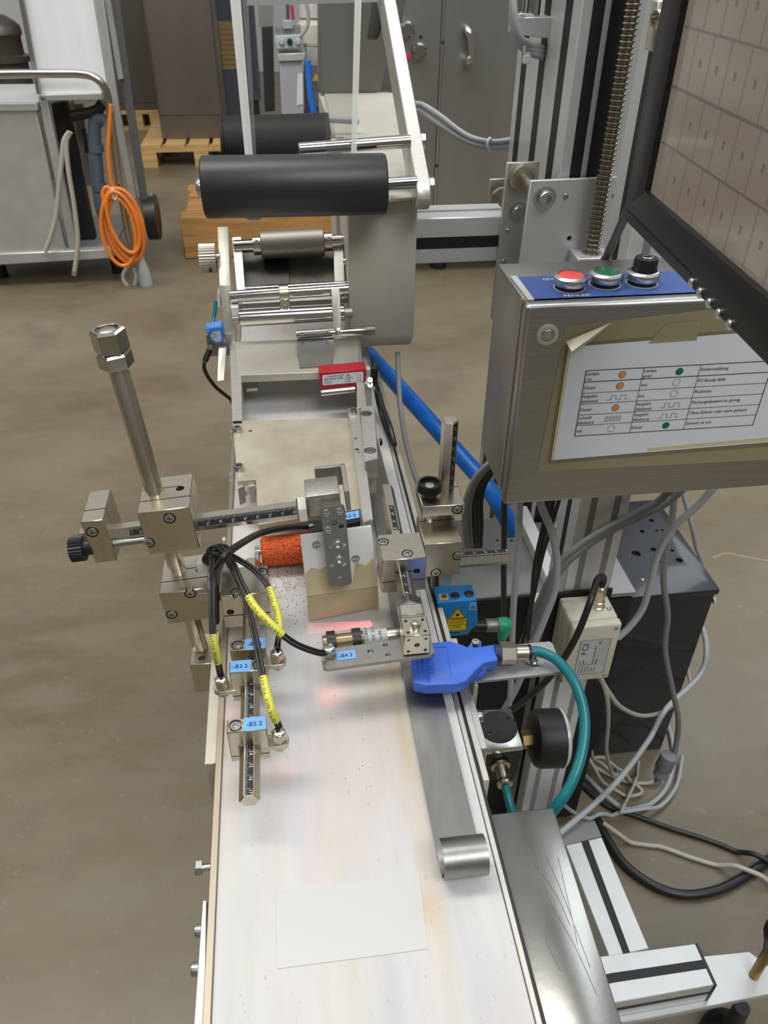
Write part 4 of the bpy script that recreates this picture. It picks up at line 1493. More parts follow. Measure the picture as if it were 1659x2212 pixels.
# shafts
a, b = ay(498, 641, 0.996), ay(757, 623, 0.996)
m = MB(); m.cyl(a, b, 0.0083); m.build('guide_shaft', steel, lab)
m = MB(); m.cyl(ay(525, 629, 1.008), ay(748, 616, 1.008), 0.0062); m.build('thin_shaft', steel, lab)
dsh = (b - a).normalized()
p = ay(614, 634, 0.996)
m = MB(); m.cyl(p - dsh * 0.0062, p + dsh * 0.0062, 0.0115); m.box(p + V((0, -0.006, -0.012)), (0.0124, 0.012, 0.018)); o = m.build('clamp_ring', nickel, lab, 0.0006)
screw(p + V((0, -0.0122, -0.014)), (0, -1, 0.2), 0.0034, o, 'socket', h=.4)
a, b = ay(517, 688, 0.985), ay(744, 675, 0.985)
dl = (b - a).normalized()
m = MB(); m.lathe(a, dl, [(0.0100, 0), (0.0108, 0.001), (0.0108, (b - a).length - 0.001), (0.0100, (b - a).length)], 40); m.build('peel_roller', steel, lab)
m = MB(); m.cyl(a - dl * 0.0085, b + dl * 0.010, 0.0066); m.build('peel_axle', castm, lab)
m = MB(); m.box(ay(508, 667, 0.99), (0.009, 0.02, 0.011)); m.build('bearing_pad', white_p, lab)
m = MB(); m.prism([ay(505, 659, 1.012), ay(752, 646, 1.012), ay(752, 655, 1.012), ay(505, 668, 1.012)], (0, 0.003, 0)); m.build('label_edge', white_p, lab)
# pointer bar, rod and steel flap
q = [ay(715, 622, 0.985), ay(733, 620, 0.985), ay(739, 722, 0.953), ay(722, 724, 0.953)]
m = MB(); m.prism(q, (0, 0.004, -0.008)); o = m.build('pointer_bar', alud, lab, 0.0005)
a, b = ay(640, 724, 0.960), ay(810, 713, 0.960)
m = MB(); m.lathe(a, b - a, [(0.0058, 0), (0.0064, 0.0008), (0.0064, (b - a).length - 0.0008), (0.0058, (b - a).length)], 28); o2 = m.build('flap_rod', steel, lab)
for px, py in ((652, 721), (705, 719)):
    screw(ay(px, py, 0.9545), (0, -1, 0.35), 0.0026, o2, 'socket', h=.35)
screw(ay(730, 713, 0.9515), (0, -0.8, 0.6), 0.0036, o, 'pan')
m = MB()
rows = []
fa0, fb0 = ay(641, 731, 0.957), ay(720, 727, 0.957)
fa1, fb1 = az(647, 795, 0.9322), az(719, 790, 0.9322)
for k in range(7):
    tt = k / 6
    sag = math.sin(tt * math.pi) * -0.003
    rows.append([fa0.lerp(fa1, tt) + V((0, 0, sag)), fb0.lerp(fb1, tt) + V((0, 0, sag))])
m.sheet(rows); m.sheet([[p + V((0, 0, -0.0005)) for p in reversed(r)] for r in rows])
m.build('steel_flap', cover_m, lab, fix=False)
screw(ay(748, 565, 1.02), (-1, 0, 0), 0.0042, lab, 'socket')
screw(ay(505, 567, 1.045), (1, 0, 0), 0.0042, lab, 'socket')
screw(ay(743, 630, 1.00), (-1, 0, 0), 0.004, lab, 'pan', m=brass)
# bracket under the small blue sensor
m = MB(); m.prism([ay(472, 752, 0.955), ay(489, 752, 0.955), ay(484, 822, 0.915), ay(469, 824, 0.915)], (0, 0.010, -0.002)); m.build('sensor_bracket', alud, lab, 0.0006)
m = MB(); m.span(-0.104, -0.072, 0.975, 0.979, 0.915, 0.945); m.build('bracket_plate', castm, lab)
m = MB(); m.prism([ay(469, 632, 1.0), ay(475, 634, 1.0), ay(476, 664, 0.995), ay(469, 663, 0.995)], (0, 0.03, -0.002)); m.build('edge_clip', aluw, lab)

# clear film web: two bright folded edges, a clear sheet and a doubled strip
fw = thing('clear_film', 'clear plastic film web with bright folded edges running up from the roller', 'plastic film', ay(640, 345, 0.97))


def film(px_top, px_bot, y_top, y_bot, material, name, seg=8):
    m = MB()
    rows = []
    for k in range(seg + 1):
        t_ = k / seg
        row = -420 + (352 + 420) * t_
        yy = y_top + (y_bot - y_top) * t_
        x0_ = px_top[0] + (px_bot[0] - px_top[0]) * (row / 345.0)
        x1_ = px_top[1] + (px_bot[1] - px_top[1]) * (row / 345.0)
        rows.append([ay(x0_, row, yy), ay((x0_ + x1_) / 2, row, yy + 0.002), ay(x1_, row, yy)])
    m.sheet(rows)
    return m.build(name, material, fw)


film((500, 775), (533, 758), 1.06, 0.972, film_m, 'sheet')
film((497, 520), (530, 547), 1.058, 0.970, filme_m, 'folded_edge')
film((523, 536), (548, 554), 1.064, 0.976, clear('film_wrinkle', (0.45, 0.46, 0.44), 0.35, 0.1), 'wrinkle')
film((766, 781), (758, 770), 1.058, 0.970, filme_m, 'folded_edge')
film((688, 768), (707, 762), 1.075, 0.985, film2_m, 'double_layer')

# red fork sensor
rsn = thing('fork_sensor', 'red fork light sensor with white type label on the right belt rail', 'sensor', (0.06, 0.86, 0.90))
ra, rb = ay(690, 806, 0.853), ay(791, 797, 0.853)
ru = (rb - ra).normalized()
rz = V((0, 0, 1))
Wd = (rb - ra).length
m = MB(); m.prism([ra, rb, rb - rz * 0.029, ra + ru * Wd * 0.80 - rz * 0.029, ra + ru * Wd * 0.78 - rz * 0.0235, ra - rz * 0.0235], (0, 0.021, 0)); ob = m.build('housing', redp, rsn, 0.0007)
m = MB(); m.prism([ra + ru * 0.0005 - rz * 0.0215 - V((0, .0002, 0)), ra + ru * Wd * 0.8 - rz * 0.0215 - V((0, .0002, 0)), ra + ru * Wd * 0.80 - rz * 0.0283 - V((0, .0002, 0)), ra + ru * 0.0005 - rz * 0.0283 - V((0, .0002, 0))], (0, 0.0195, 0)); m.build('lower_jaw', black, rsn)
lo_ = ra + ru * 0.0032 - rz * 0.0165 - V((0, 0.0004, 0))
m = MB(); m.plate(rrect(0, 0, Wd * 0.88, 0.0135, 0.001), [], lo_ + V((0, 0.0003, 0)), ru, rz, 0.0003); lb_ = m.build('type_label', paper, rsn, smooth=False)
m = MB()
lo2 = lo_ - V((0, 0.0004, 0))
m.text('Leuze electronic', 0.0030, lo2, ru, rz, 0.006, 0.0106)
m.text('CE', 0.0030, lo2, ru, rz, 0.0290, 0.0106)
m.text('GS 06/66-2-S8', 0.0038, lo2, ru, rz, 0.002, 0.0068)
m.text('10-30V DC', 0.0022, lo2, ru, rz, 0.002, 0.0042)
m.text('50080459', 0.0022, lo2, ru, rz, 0.002, 0.0018)
m.text('UL', 0.0034, lo2, ru, rz, 0.0295, 0.0062)
m.text('c', 0.0026, lo2, ru, rz, 0.0255, 0.0055)
m.text('US', 0.0022, lo2, ru, rz, 0.0352, 0.0055)
m.text('LISTED', 0.0024, lo2, ru, rz, 0.0270, 0.0016)
m.disc(lo2, ru, rz, 0.0312, 0.0073, 0.0030, 24, 0.0026)
for k, s in enumerate(('sw', 'br +UB', 'ws OUT', 'bl GND')):
    m.text(s, 0.0020, lo2, ru, rz, 0.041, 0.0112 - 0.0028 * k)
m.build('lettering', ink, lb_, smooth=False)
tp_ = az(717, 791, ra.z)
screw(tp_ - V((0, 0, .0006)), (0, 0, 1), 0.0026, rsn, 'socket', h=.3)
m = MB(); m.span(rb.x + 0.0005, rb.x + 0.0065, 0.861, 0.870, ra.z - 0.012, ra.z - 0.002); m.build('plug_nut', aluw, rsn, 0.0006)
m = MB(); m.span(rb.x + 0.0065, rb.x + 0.0155, 0.861, 0.871, ra.z - 0.016, ra.z - 0.001); m.build('plug', black, rsn, 0.001)
bx = rb.x
m = MB(); m.tube([(bx + 0.011, 0.866, ra.z - 0.008), (bx + 0.0125, 0.864, ra.z - 0.022), (bx + 0.0145, 0.850, ra.z - 0.042), (bx + 0.018, 0.82, ra.z - 0.055), (bx + 0.0215, 0.775, ra.z - 0.054), (bx + 0.0225, 0.765, ra.z - 0.050), (bx + 0.0205, 0.785, ra.z - 0.040), (bx + 0.017, 0.825, ra.z - 0.036), (bx + 0.0155, 0.85, ra.z - 0.030)], 0.0030, 10); m.build('lead', cable_b, rsn)
# carrier with screws, and steel pin below
m = MB(); m.span(rb.x - 0.002, rb.x + 0.0055, 0.846, 0.8565, 0.8865, ra.z - 0.013); o = m.build('carrier', aluw, rsn, 0.0006)
for q, zz in (((799, 822), 0.846), ((799, 833), 0.845)):
    screw(ay(*q, zz), (0, -0.75, 0.66), 0.0034, o, 'socket')
screw(ay(806, 839, 0.850), (1, 0, 0), 0.0034, o, 'hex', h=.8)
a, b = ay(693, 849, 0.836), ay(767, 841, 0.836)
m = MB(); m.lathe(a, b - a, [(0.0030, 0), (0.0038, 0.0006), (0.0038, (b - a).length)], 20); m.build('pin', steel, rsn)

# small blue photo sensor on the left
bsn = thing('photo_sensor', 'small square blue photo sensor with grey label beside the feed unit', 'sensor', (-0.092, 0.97, 0.93))
c4 = [ay(*q, 0.962) for q in ((443, 712), (480, 705), (487, 740), (470, 746), (457, 742))]
m = MB(); m.prism(c4, (0, 0.012, 0.004)); ob = m.build('housing', blued, bsn, 0.0012)
m = MB(); m.prism([ay(*q, 0.9616) for q in ((455, 724), (459, 717), (475, 715), (479, 733), (476, 738), (467, 739), (458, 733))], (0, 0.0006, 0)); lg = m.build('type_label', labelg, bsn)
m = MB(); o0 = ay(457, 722, 0.9612); uu = (ay(477, 718, 0.9612) - o0).normalized(); m.text('laser', 0.0030, o0, uu, V((0, 0, 1)), 0.0005, -0.0012); m.text('E 4 1', 0.0030, o0, uu, V((0, 0, 1)), 0.0008, -0.0055); m.build('lettering', ink, lg, smooth=False)
for q in ((449, 716), (484, 737)):
    slot_screw(ay(*q, 0.9618), (0, -1, 0), 0.0018, bsn)
m = MB(); m.cyl(ay(457, 744, 0.966), ay(453, 756, 0.964), 0.0032); m.build('plug_nut', nickel, bsn)
m = MB(); m.cyl(ay(453, 755, 0.964), ay(443, 779, 0.958), 0.0040, n=14); m.build('plug', black, bsn)
m = MB(); m.tube([ay(443, 777, 0.958), az(441, 793, 0.910), az(448, 812, 0.893), az(466, 836, 0.868), az(485, 852, 0.848), az(497, 862, 0.832), az(506, 878, 0.80)], 0.0026, 10); m.build('lead', cable_b, bsn)
m = MB(); m.tube([ay(459, 708, 0.972), ay(461, 690, 0.982), ay(465, 668, 0.988), ay(466, 650, 0.992)], 0.0026, 10)
tag(m.build('teal_lead', teal), 'thin teal cable rising behind the small blue sensor', 'cable')

# ================================================================== labeller stand
ps = thing('labeller_stand', 'tall pale aluminium column with black slots carrying the labeller on a carriage', 'machine stand', (0.385, 1.1, 0.0))
cxl, cxr, cy0, cy1 = 0.3455, 0.4255, 0.985, 1.225
m = MB(); m.span(cxl, cxr, cy0, cy1, 0.03, 1.95); m.build('column', aluw, ps, 0.0015)
for a, b in ((0.0125, 0.0265), (0.0335, 0.0650)):
    m = MB(); m.span(cxl + a, cxl + b, cy0 - 0.0004, cy0 + 0.002, 0.04, 1.949); m.build('slot_cover', slotm, ps)
for a in (0.030, 0.110, 0.190):
    m = MB(); m.span(cxl - 0.0004, cxl + 0.002, cy0 + a, cy0 + a + 0.024, 0.04, 1.949); m.build('slot_cover', slotm, ps)
m = MB(); m.span(cxl - 0.15, cxr + 0.07, cy0 + 0.0, cy1 + 0.05, 0.0, 0.03); m.build('base_plate', paintd, ps)
# lead screw with rounded thread
sx, sy = 0.391, 0.955
m = MB()
pts = [(0.0066, 0.0)]
z0, z1 = 1.040, 1.62
pitch = 0.00575
k = 0
prof = []
zz = 0.0
while zz < z1 - z0:
    prof += [(0.0072, zz), (0.0090, zz + pitch * 0.18), (0.0094, zz + pitch * 0.36), (0.0090, zz + pitch * 0.54), (0.0072, zz + pitch * 0.72)]
    zz += pitch
m.lathe((sx, sy, z0), (0, 0, 1), prof, 20)
m.build('lead_screw', mat('oily_steel', (0.33, 0.29, 0.23), 1.0, 0.22), ps)
m = MB(); m.span(sx - 0.024, sx + 0.022, sy - 0.020, sy + 0.018, 1.000, 1.0405); ob = m.build('screw_nut', aluw, ps, 0.0008)
cc = MB(); cc.cyl((sx - 0.03, sy + 0.004, 1.026), (sx - 0.02, sy + 0.004, 1.026), 0.0028); cc.cyl((sx - 0.012, sy - 0.03, 1.011), (sx - 0.012, sy - 0.015, 1.011), 0.0035); cut(ob, cc)
m = MB(); m.lathe((sx, sy, 1.0406), (0, 0, 1), [(0.0135, 0), (0.0135, 0.0006), (0.0105, 0.0006), (0.0100, 0.0001)], 28); m.build('screw_collar', castm, ps)
# carriage plates
fp = [ay(*q, 0.9735) for q in ((1147, 391), (1343, 382), (1320, 640), (1108, 680))]
m = MB(); m.prism(fp, (0, 0.006, 0)); ofp = m.build('front_plate', aluw, ps, 0.0006)
cc = MB(); p = ay(1230, 515, 0.9735); cc.cyl(p - V((0, .01, 0)), p + V((0, .02, 0)), 0.0032); cut(ofp, cc)
screw(ay(1177, 427, 0.9732), (0, -1, 0), 0.0095, ofp, 'washer', h=.9)
for q in ((1222, 425), (1328, 422)):
    slot_screw(ay(*q, 0.9735), (0, -1, 0), 0.0036, ofp)
sp = [ay(*q, 1.030) for q in ((1096, 352), (1166, 350), (1140, 640), (1128, 696), (1061, 690))]
m = MB(); m.prism(sp, (0, 0.006, 0)); osp = m.build('side_plate', alu, ps, 0.0006)
for q in ((1096, 500), (1087, 566)):
    slot_screw(ay(*q, 1.030), (0, -1, 0), 0.0034, osp)
screw(ay(1119, 457, 1.0298), (0, -1, 0), 0.0085, osp, 'washer', h=.8)
bc = ay(1130, 386, 1.024)
m = MB(); m.lathe(bc, (0, -1, 0), [(0.0165, -0.006), (0.0172, 0.0), (0.0160, 0.004), (0.0125, 0.004), (0.0120, 0.002), (0.0100, 0.002)], 40); m.build('guide_bearing', nickel, ps)
m = MB(); m.cyl(bc - V((0, 0, 0)), V((bc.x + 0.004, 0.975, bc.z - 0.002)), 0.0062); m.build('bearing_pin', nickel, ps)
# rear plate and bearing
rp = [ay(*q, 1.20) for q in ((1059, 388), (1100, 386), (1090, 640), (1040, 470))]
rp = [ay(*q, 1.20) for q in ((1059, 388), (1096, 386), (1092, 470), (1055, 472))]
m = MB(); m.prism(rp, (0, 0.006, 0)); m.build('rear_plate', alu, ps, 0.0006)
bc = ay(1084, 430, 1.185)
m = MB(); m.lathe(bc, (0, -1, 0), [(0.0165, -0.006), (0.0172, 0.0), (0.0160, 0.004), (0.0120, 0.004), (0.0115, 0.002)], 36); m.build('guide_bearing', nickel, ps)
# horizontal profile to the labeller
hz0, hz1 = 1.006, 1.066
m = MB(); m.span(0.168, 0.302, 1.036, 1.096, hz0, hz1); m.build('cross_beam', aluw, ps, 0.0015)
m = MB(); m.span(0.168, 0.3015, 1.0355, 1.037, 1.026, 1.041); m.build('slot_cover', slotm, ps)
m = MB(); m.span(0.168, 0.3015, 1.062, 1.070, hz1 - 0.001, hz1 + 0.0004); m.build('slot_cover', cable_dg, ps)
# cable arm high on the left
q = [ay(*v_, 1.10) for v_ in ((1109, 36), (1202, 34), (1192, 84), (1106, 72))]
m = MB(); m.prism([V((p.x, 1.09, p.z)) for p in q], (0, 0.03, 0)); m.build('cable_arm', aluw, ps, 0.001)
for px in (1122, 1150):
    p = ay(px, 38, 1.105)
    m = MB(); m.cyl(p, p + V((0, 0, 0.25)), 0.0085 if px == 1150 else 0.006); m.build('cable_arm_pin', steel, ps)
cbl = thing('cable_loop', 'grey cable bundle looped and tied under the small arm on the column', 'cable', ay(1130, 120, 1.12))
for k in range(3):
    m = MB(); m.tube([ay(1112 - 4 * k, -60, 1.075), ay(1106 + 3 * k, 30, 1.082 - 0.010 * k), ay(1112 + 5 * k, 78, 1.082 - 0.010 * k), ay(1130 + 4 * k, 104 - 6 * k, 1.085 - .004 * k), ay(1155, 118 - 9 * k, 1.09), ay(1178, 123 - 10 * k, 1.105)], 0.0042, 10); m.build('cable', cable_g, cbl)
m = MB(); m.tube([ay(1138, 86, 1.075), ay(1132, 104, 1.072), ay(1137, 120, 1.078), ay(1146, 100, 1.088)], 0.0018, 8, closed=True); m.build('cable_tie', white_p, cbl)
m = MB(); m.box(ay(1137, 128, 1.074), (0.009, 0.005, 0.010)); m.build('tie_head', white_p, cbl, 0.001)
m = MB(); m.tube([ay(1117, 74, 1.086), ay(1115, 50, 1.087), ay(1120, 33, 1.089), ay(1140, 33, 1.095), ay(1160, 34, 1.10)], 0.0018, 8); m.build('cable_tie', white_p, cbl)
# slack cables between labeller and column
cb2 = thing('slack_cables', 'two grey cables sagging from the labeller to the column', 'cable', ay(1057, 318, 1.2))
for k, dy in enumerate((0, 12)):
    m = MB(); m.tube([ay(895, 224 + dy, 1.3), ay(915, 228 + dy * 1.3, 1.3), ay(950, 250 + dy * 1.6, 1.28), ay(1000, 288 + dy, 1.25), ay(1040, 304 + dy * .9, 1.23), ay(1080, 306 + dy, 1.234), ay(1120, 296 + dy, 1.236), ay(1175, 270 + dy, 1.236)], 0.0042, 10); m.build('cable', cable_g, cb2)
m = MB(); m.tube([ay(1058, 299, 1.226), ay(1053, 312, 1.222), ay(1057, 326, 1.226), ay(1062, 312, 1.242)], 0.0022, 8, closed=True); m.build('cable_tie', white_p, cb2)

m = MB(); m.tube([ay(478, 285, 1.30), ay(520, 275, 1.30), ay(570, 270, 1.30), ay(640, 264, 1.32), ay(690, 257, 1.33), ay(730, 259, 1.33), ay(775, 262, 1.33)], 0.0050, 10)
tag(m.build('film_cable', cable_g), 'grey cable running behind the clear film above the worn black roller', 'cable')
# blue hose and grey cable from the labeller
m = MB(); m.tube([ay(780, 745, 1.27), ay(800, 768, 1.22), ay(825, 795, 1.16), ay(870, 845, 1.08), ay(930, 912, 1.0), ay(990, 980, 0.945), ay(1040, 1036, 0.90), ay(1075, 1085, 0.87), ay(1110, 1150, 0.86)], 0.0125, 16)
tag(m.build('blue_hose', blueh), 'thick bright blue hose running down from the labeller housing', 'hose')
m = MB(); m.tube([ay(859, 760, 1.02), ay(861, 820, 1.0), ay(866, 890, 0.97), ay(880, 970, 0.94), ay(905, 1050, 0.90), ay(940, 1110, 0.86), ay(985, 1150, 0.84)], 0.0037, 10)
tag(m.build('grey_cable', cable_g), 'thin grey cable hanging below the labeller beside the blue hose', 'cable')

# ================================================================== control stand: post, enclosure, monitor
cs = thing('control_stand', 'slotted aluminium stand with base beams, plate foot and control post', 'stand', (0.40, 0.7, 0.0))
px0, px1, py0, py1 = 0.338, 0.402, 0.735, 0.795
m = MB(); m.span(px0, px1, py0, py1, 0.13, 1.55); m.build('post', aluw, cs, 0.0015)
for a in (0.014, 0.044):
    m = MB(); m.span(px0 + a, px0 + a + 0.008, py0 - 0.0004, py0 + 0.002, 0.14, 1.549); m.build('slot_cover', cable_dg, cs)
m = MB(); m.span(px0 - 0.0004, px0 + 0.002, py0 + 0.024, py0 + 0.036, 0.14, 1.549); m.build('slot_cover', slotm, cs)
# base beams
m = MB(); m.prism([az(*q, 0.170) for q in ((1222, 1826), (1300, 1808), (1402, 2049), (1316, 2066))], (0, 0, -0.05)); m.build('base_beam', aluw, cs, 0.001)
m = MB(); m.prism([az(*q, 0.1704) for q in ((1254, 1815), (1270, 1812), (1361, 2057), (1346, 2060))], (0, 0, -0.002)); m.build('slot_cover', slotm, cs)
m = MB(); m.prism([az(*q, 0.171) for q in ((1180, 1790), (1285, 1772), (1300, 1806), (1222, 1826), (1190, 1826))], (0, 0, -0.05)); m.build('corner_plate', paintd, cs, 0.0006)
screw(az(1254, 1775, 0.172), (0, 0, 1), 0.004, cs, 'pan')
m = MB(); m.prism([az(*q, 0.170) for q in ((1060, 2105), (1302, 2065), (1502, 2038), (1543, 2128), (1336, 2165), (1070, 2215))], (0, 0, -0.05)); m.build('base_beam', aluw, cs, 0.001)
m = MB(); m.prism([az(*q, 0.1704) for q in ((1100, 2150), (1320, 2102), (1518, 2073), (1526, 2092), (1328, 2122), (1100, 2175))], (0, 0, -0.002)); m.build('slot_cover', slotm, cs)
e0, e1 = az(1543, 2128, 0.170), az(1070, 2215, 0.170)
m = MB(); m.prism([e0 + V((0, -.0003, -0.020)), e1 + V((0, -.0003, -0.020)), e1 + V((0, -.0003, -0.027)), e0 + V((0, -.0003, -0.027))], (0, 0.002, 0)); m.build('slot_cover', slotm, cs)
m = MB(); m.prism([az(*q, 0.1705) for q in ((1502, 2038), (1507, 2037), (1549, 2128), (1543, 2129))], (0, 0, -0.0508)); m.build('end_cap', black, cs)
m = MB(); m.prism([az(*q, 0.119) for q in ((1480, 2069), (1618, 2055), (1665, 2090), (1700, 2140), (1400, 2200), (1290, 2218), (1290, 2110))], (0, 0, -0.012)); m.build('foot_plate', aluw, cs, 0.001)
fc_ = az(1585, 2205, 0.06)
m = MB(); m.lathe((fc_.x, fc_.y, 0.0), (0, 0, 1), [(0.036, 0), (0.036, 0.012), (0.030, 0.03), (0.014, 0.045), (0.011, 0.107)], 32); m.build('rubber_foot', black, cs)
lp = az(1628, 2108, 0.119)
m = MB(); m.cyl(lp, lp + V((0.012, 0.01, 0.060)), 0.0072, n=20); m.build('clamp_stud', brass, cs)
st = lp + V((0.012, 0.010, 0.058))
m = MB(); m.lathe(st, (0.2, 0.16, 1), [(0.009, 0), (0.012, 0.012), (0.020, 0.030), (0.021, 0.040), (0.013, 0.055), (0.012, 0.09)], 24); m.build('clamp_handle', black, cs)
for xx in (0.25, 0.345):
    m = MB(); m.lathe((xx, 0.45, 0), (0, 0, 1), [(0.03, 0), (0.03, 0.012), (0.012, 0.03), (0.010, 0.12)], 24); m.build('rubber_foot', black, cs)
m = MB(); m.lathe((0.40, 0.70, 0), (0, 0, 1), [(0.03, 0), (0.03, 0.012), (0.012, 0.03), (0.010, 0.121)], 24); m.build('rubber_foot', black, cs)
m = MB(); m.span(0.335, 0.405, 0.67, 0.7935, 0.121, 0.131); m.build('post_foot', paintd, cs)
# bracket carrying the enclosure
m = MB(); m.span(0.32, 0.42, 0.705, 0.736, 0.95, 1.10); m.build('enclosure_bracket', alu, cs)

# ---------------------------------------------------------------- stainless control box
cb = thing('control_box', 'brushed stainless steel control box with buttons and taped instruction sheet', 'control box', (0.347, 0.65, 0.918))
bx0, bx1 = 0.1965, 0.4985
m = MB(); m.span(bx0 + 0.002, bx1 - 0.002, 0.612, 0.704, 0.922, 1.1205); m.build('enclosure', stain_v, cb, 0.002, 2)
m = MB(); m.span(bx0, bx1, 0.5985, 0.6115, 0.9185, 1.1215); m.build('door', stain, cb, 0.0045, 4)
m = MB(); m.span(bx0 - 0.0006, bx0 + 0.004, 0.6105, 0.6145, 0.930, 1.1222); m.build('door_seal', worn, cb)
# front face coordinates
FY = 0.5982


def fpt(px, py, d=0.0):
    return ay(px, py, FY - d)


# latch
lc = fpt(1182, 722)
m = MB(); m.lathe(lc, (0, -1, 0), [(0.0092, -0.001), (0.0094, 0.0018), (0.0082, 0.0026), (0.0058, 0.0026), (0.0056, 0.0010)], 32); lt = m.build('latch_ring', ivory, cb)
slot_screw(lc + V((0, -0.0010, 0)), (0, -1, 0), 0.0050, lt)
# top panel film
q = [az(*v_, 1.1218) for v_ in ((1117, 599), (1148, 648))]
tpx = [V((0.2065, 0.6125, 1.1214)), V((0.494, 0.6125, 1.1214)), V((0.494, 0.664, 1.1214)), V((0.2055, 0.664, 1.1214))]
m = MB(); m.prism(tpx, (0, 0, 0.0004)); m.build('blue_film', bluel, cb)
m = MB(); m.prism([V((0.2015, 0.6105, 1.1210)), V((0.2065, 0.6105, 1.1210)), V((0.2065, 0.6665, 1.1210)), V((0.2005, 0.6665, 1.1210))], (0, 0, 0.0012)); m.build('film_edge', labelg, cb)
zt = 1.1218
m = MB()
X_, Y_ = V((1, 0, 0)), V((0, 1, 0))
m.text('QUITTIEREN', 0.0062, V((0, 0, zt + .0002)), X_, Y_, 0.2270, 0.6535)
m.text('FEHLER', 0.0062, V((0, 0, zt + .0002)), X_, Y_, 0.2335, 0.6142, wx=1.15)
m.text('EIN', 0.0062, V((0, 0, zt + .0002)), X_, Y_, 0.2905, 0.6535)
m.build('lettering', inkw, cb, smooth=False)
for i, (px, py) in enumerate(((1231, 616), (1308, 609), (1388, 606))):
    c0 = az(px, py - 4, zt + 0.004)
    c0.z = zt
    nm = ('push_button', 'push_button', 'selector_switch')[i]
    m = MB(); m.lathe(c0, (0, 0, 1), [(0.0140, 0), (0.0140, 0.0005)], 36); wash = m.build('gasket', labelg, cb)
    m = MB(); m.lathe(c0, (0, 0, 1), [(0.0125, 0.0), (0.0125, 0.004)], 32); m.build('button_base', black, cb)
    m = MB(); m.lathe(c0, (0, 0, 1), [(0.0120, 0.003), (0.0143, 0.0042), (0.0150, 0.0070), (0.0145, 0.0100), (0.0125, 0.0118), (0.0113, 0.0120), (0.0110, 0.0112), (0.0105, 0.0080)], 40); bz = m.build('bezel', silver, cb)
    if i < 2:
        m = MB(); m.lathe(c0, (0, 0, 1), [(0.0108, 0.009), (0.0108, 0.0108), (0.0080, 0.0118), (0.0, 0.0122)], 36); o = m.build('red_button' if i == 0 else 'green_button', redb if i == 0 else greenb, cb)
    else:
        m = MB(); m.lathe(c0, (0, 0, 1), [(0.0105, 0.009), (0.0102, 0.0205), (0.0095, 0.0225)], 36); o = m.build('selector_knob', black, cb)
        m = MB(); m.lathe(c0 + V((0.001, 0, 0.0225)), (0, 0, 1), [(0.0052, 0), (0.0052, 0.0006), (0.0048, 0.0010)], 28); o2 = m.build('key_face', silver, o)
        m = MB(); m.span(c0.x - 0.003, c0.x + 0.004, c0.y - 0.0006, c0.y + 0.0006, c0.z + 0.0230, c0.z + 0.0240); m.build('key_slot_shade', black, o2)  # black bar laid on the face for the shade inside the slot
# instruction sheet: yellowed laminate, white paper, print
U_, W_ = V((1, 0, 0)), V((0, 0, 1))
m = MB(); m.prism([fpt(*v_) for v_ in ((1160, 1018), (1222, 705), (1650, 655), (1700, 990))], (0, -0.0003, 0)); m.build('old_tape', tapeclear_m, cb)
m = MB(); m.prism([fpt(*v_, 0.0004) for v_ in ((1183, 1001), (1222, 742), (1690, 705), (1680, 962))], (0, -0.0003, 0)); m.build('laminate', lam_m, cb)
m = MB(); m.prism([fpt(*v_, 0.0008) for v_ in ((1190, 994), (1228, 750), (1688, 712), (1660, 955))], (0, -0.0003, 0)); sheet = m.build('paper_sheet', paper, cb, smooth=False)
m = MB()
for a_, b_ in (((1228, 750), (1190, 994)),):
    m.prism([fpt(a_[0], a_[1], .0012), fpt(a_[0] + 7, a_[1], .0012), fpt(b_[0] + 6, b_[1] - 1, .0012), fpt(*b_, .0012)], (0, -0.0001, 0))
yp = mat('yellowed_paper', (0.66, 0.56, 0.34), 0, .5)
m.build('yellow_edge', yp, sheet)
m = MB(); m.prism([fpt(1400, 974, .0012), fpt(1662, 952, .0012), fpt(1662, 944, .0012), fpt(1400, 968, .0012)], (0, -0.0001, 0)); m.build('yellow_edge', yp, sheet)
# table
T0 = fpt(1265, 801, .0016)
T1 = fpt(1243, 942, .0016)
TR = fpt(1628, 913, .0016)
tx0, tz1, tz0 = (T0.x + T1.x) / 2, T0.z, T1.z
tx1 = TR.x
c1x = fpt(1390, 793).x
c2x = fpt(1513, 786).x
O_ = V((0, FY - 0.0016, 0))
m = MB()
rows_z = [tz1 + (tz0 - tz1) * k / 6 for k in range(7)]
for k, z_ in enumerate(rows_z):
    m.line2(O_, U_, W_, [(tx0, z_), (tx1, z_)], 0.0006 if k in (0, 1, 6) else 0.0004)
for x_ in (tx0, tx1):
    m.line2(O_, U_, W_, [(x_, tz1), (x_, tz0)], 0.0006)
for x_ in (c1x, c2x):
    m.line2(O_, U_, W_, [(x_, tz1), (x_, tz0)], 0.0004)
fs = 0.0044


def cell(r, x, lines):
    z_ = rows_z[r]
    if len(lines) == 2:
        m.text(lines[0], fs, O_, U_, W_, x + 0.0008, z_ - 0.0046)
        m.text(lines[1], fs, O_, U_, W_, x + 0.0008, z_ - 0.0098)
    else:
        m.text(lines[0], fs, O_, U_, W_, x + 0.0008, z_ - 0.0072)


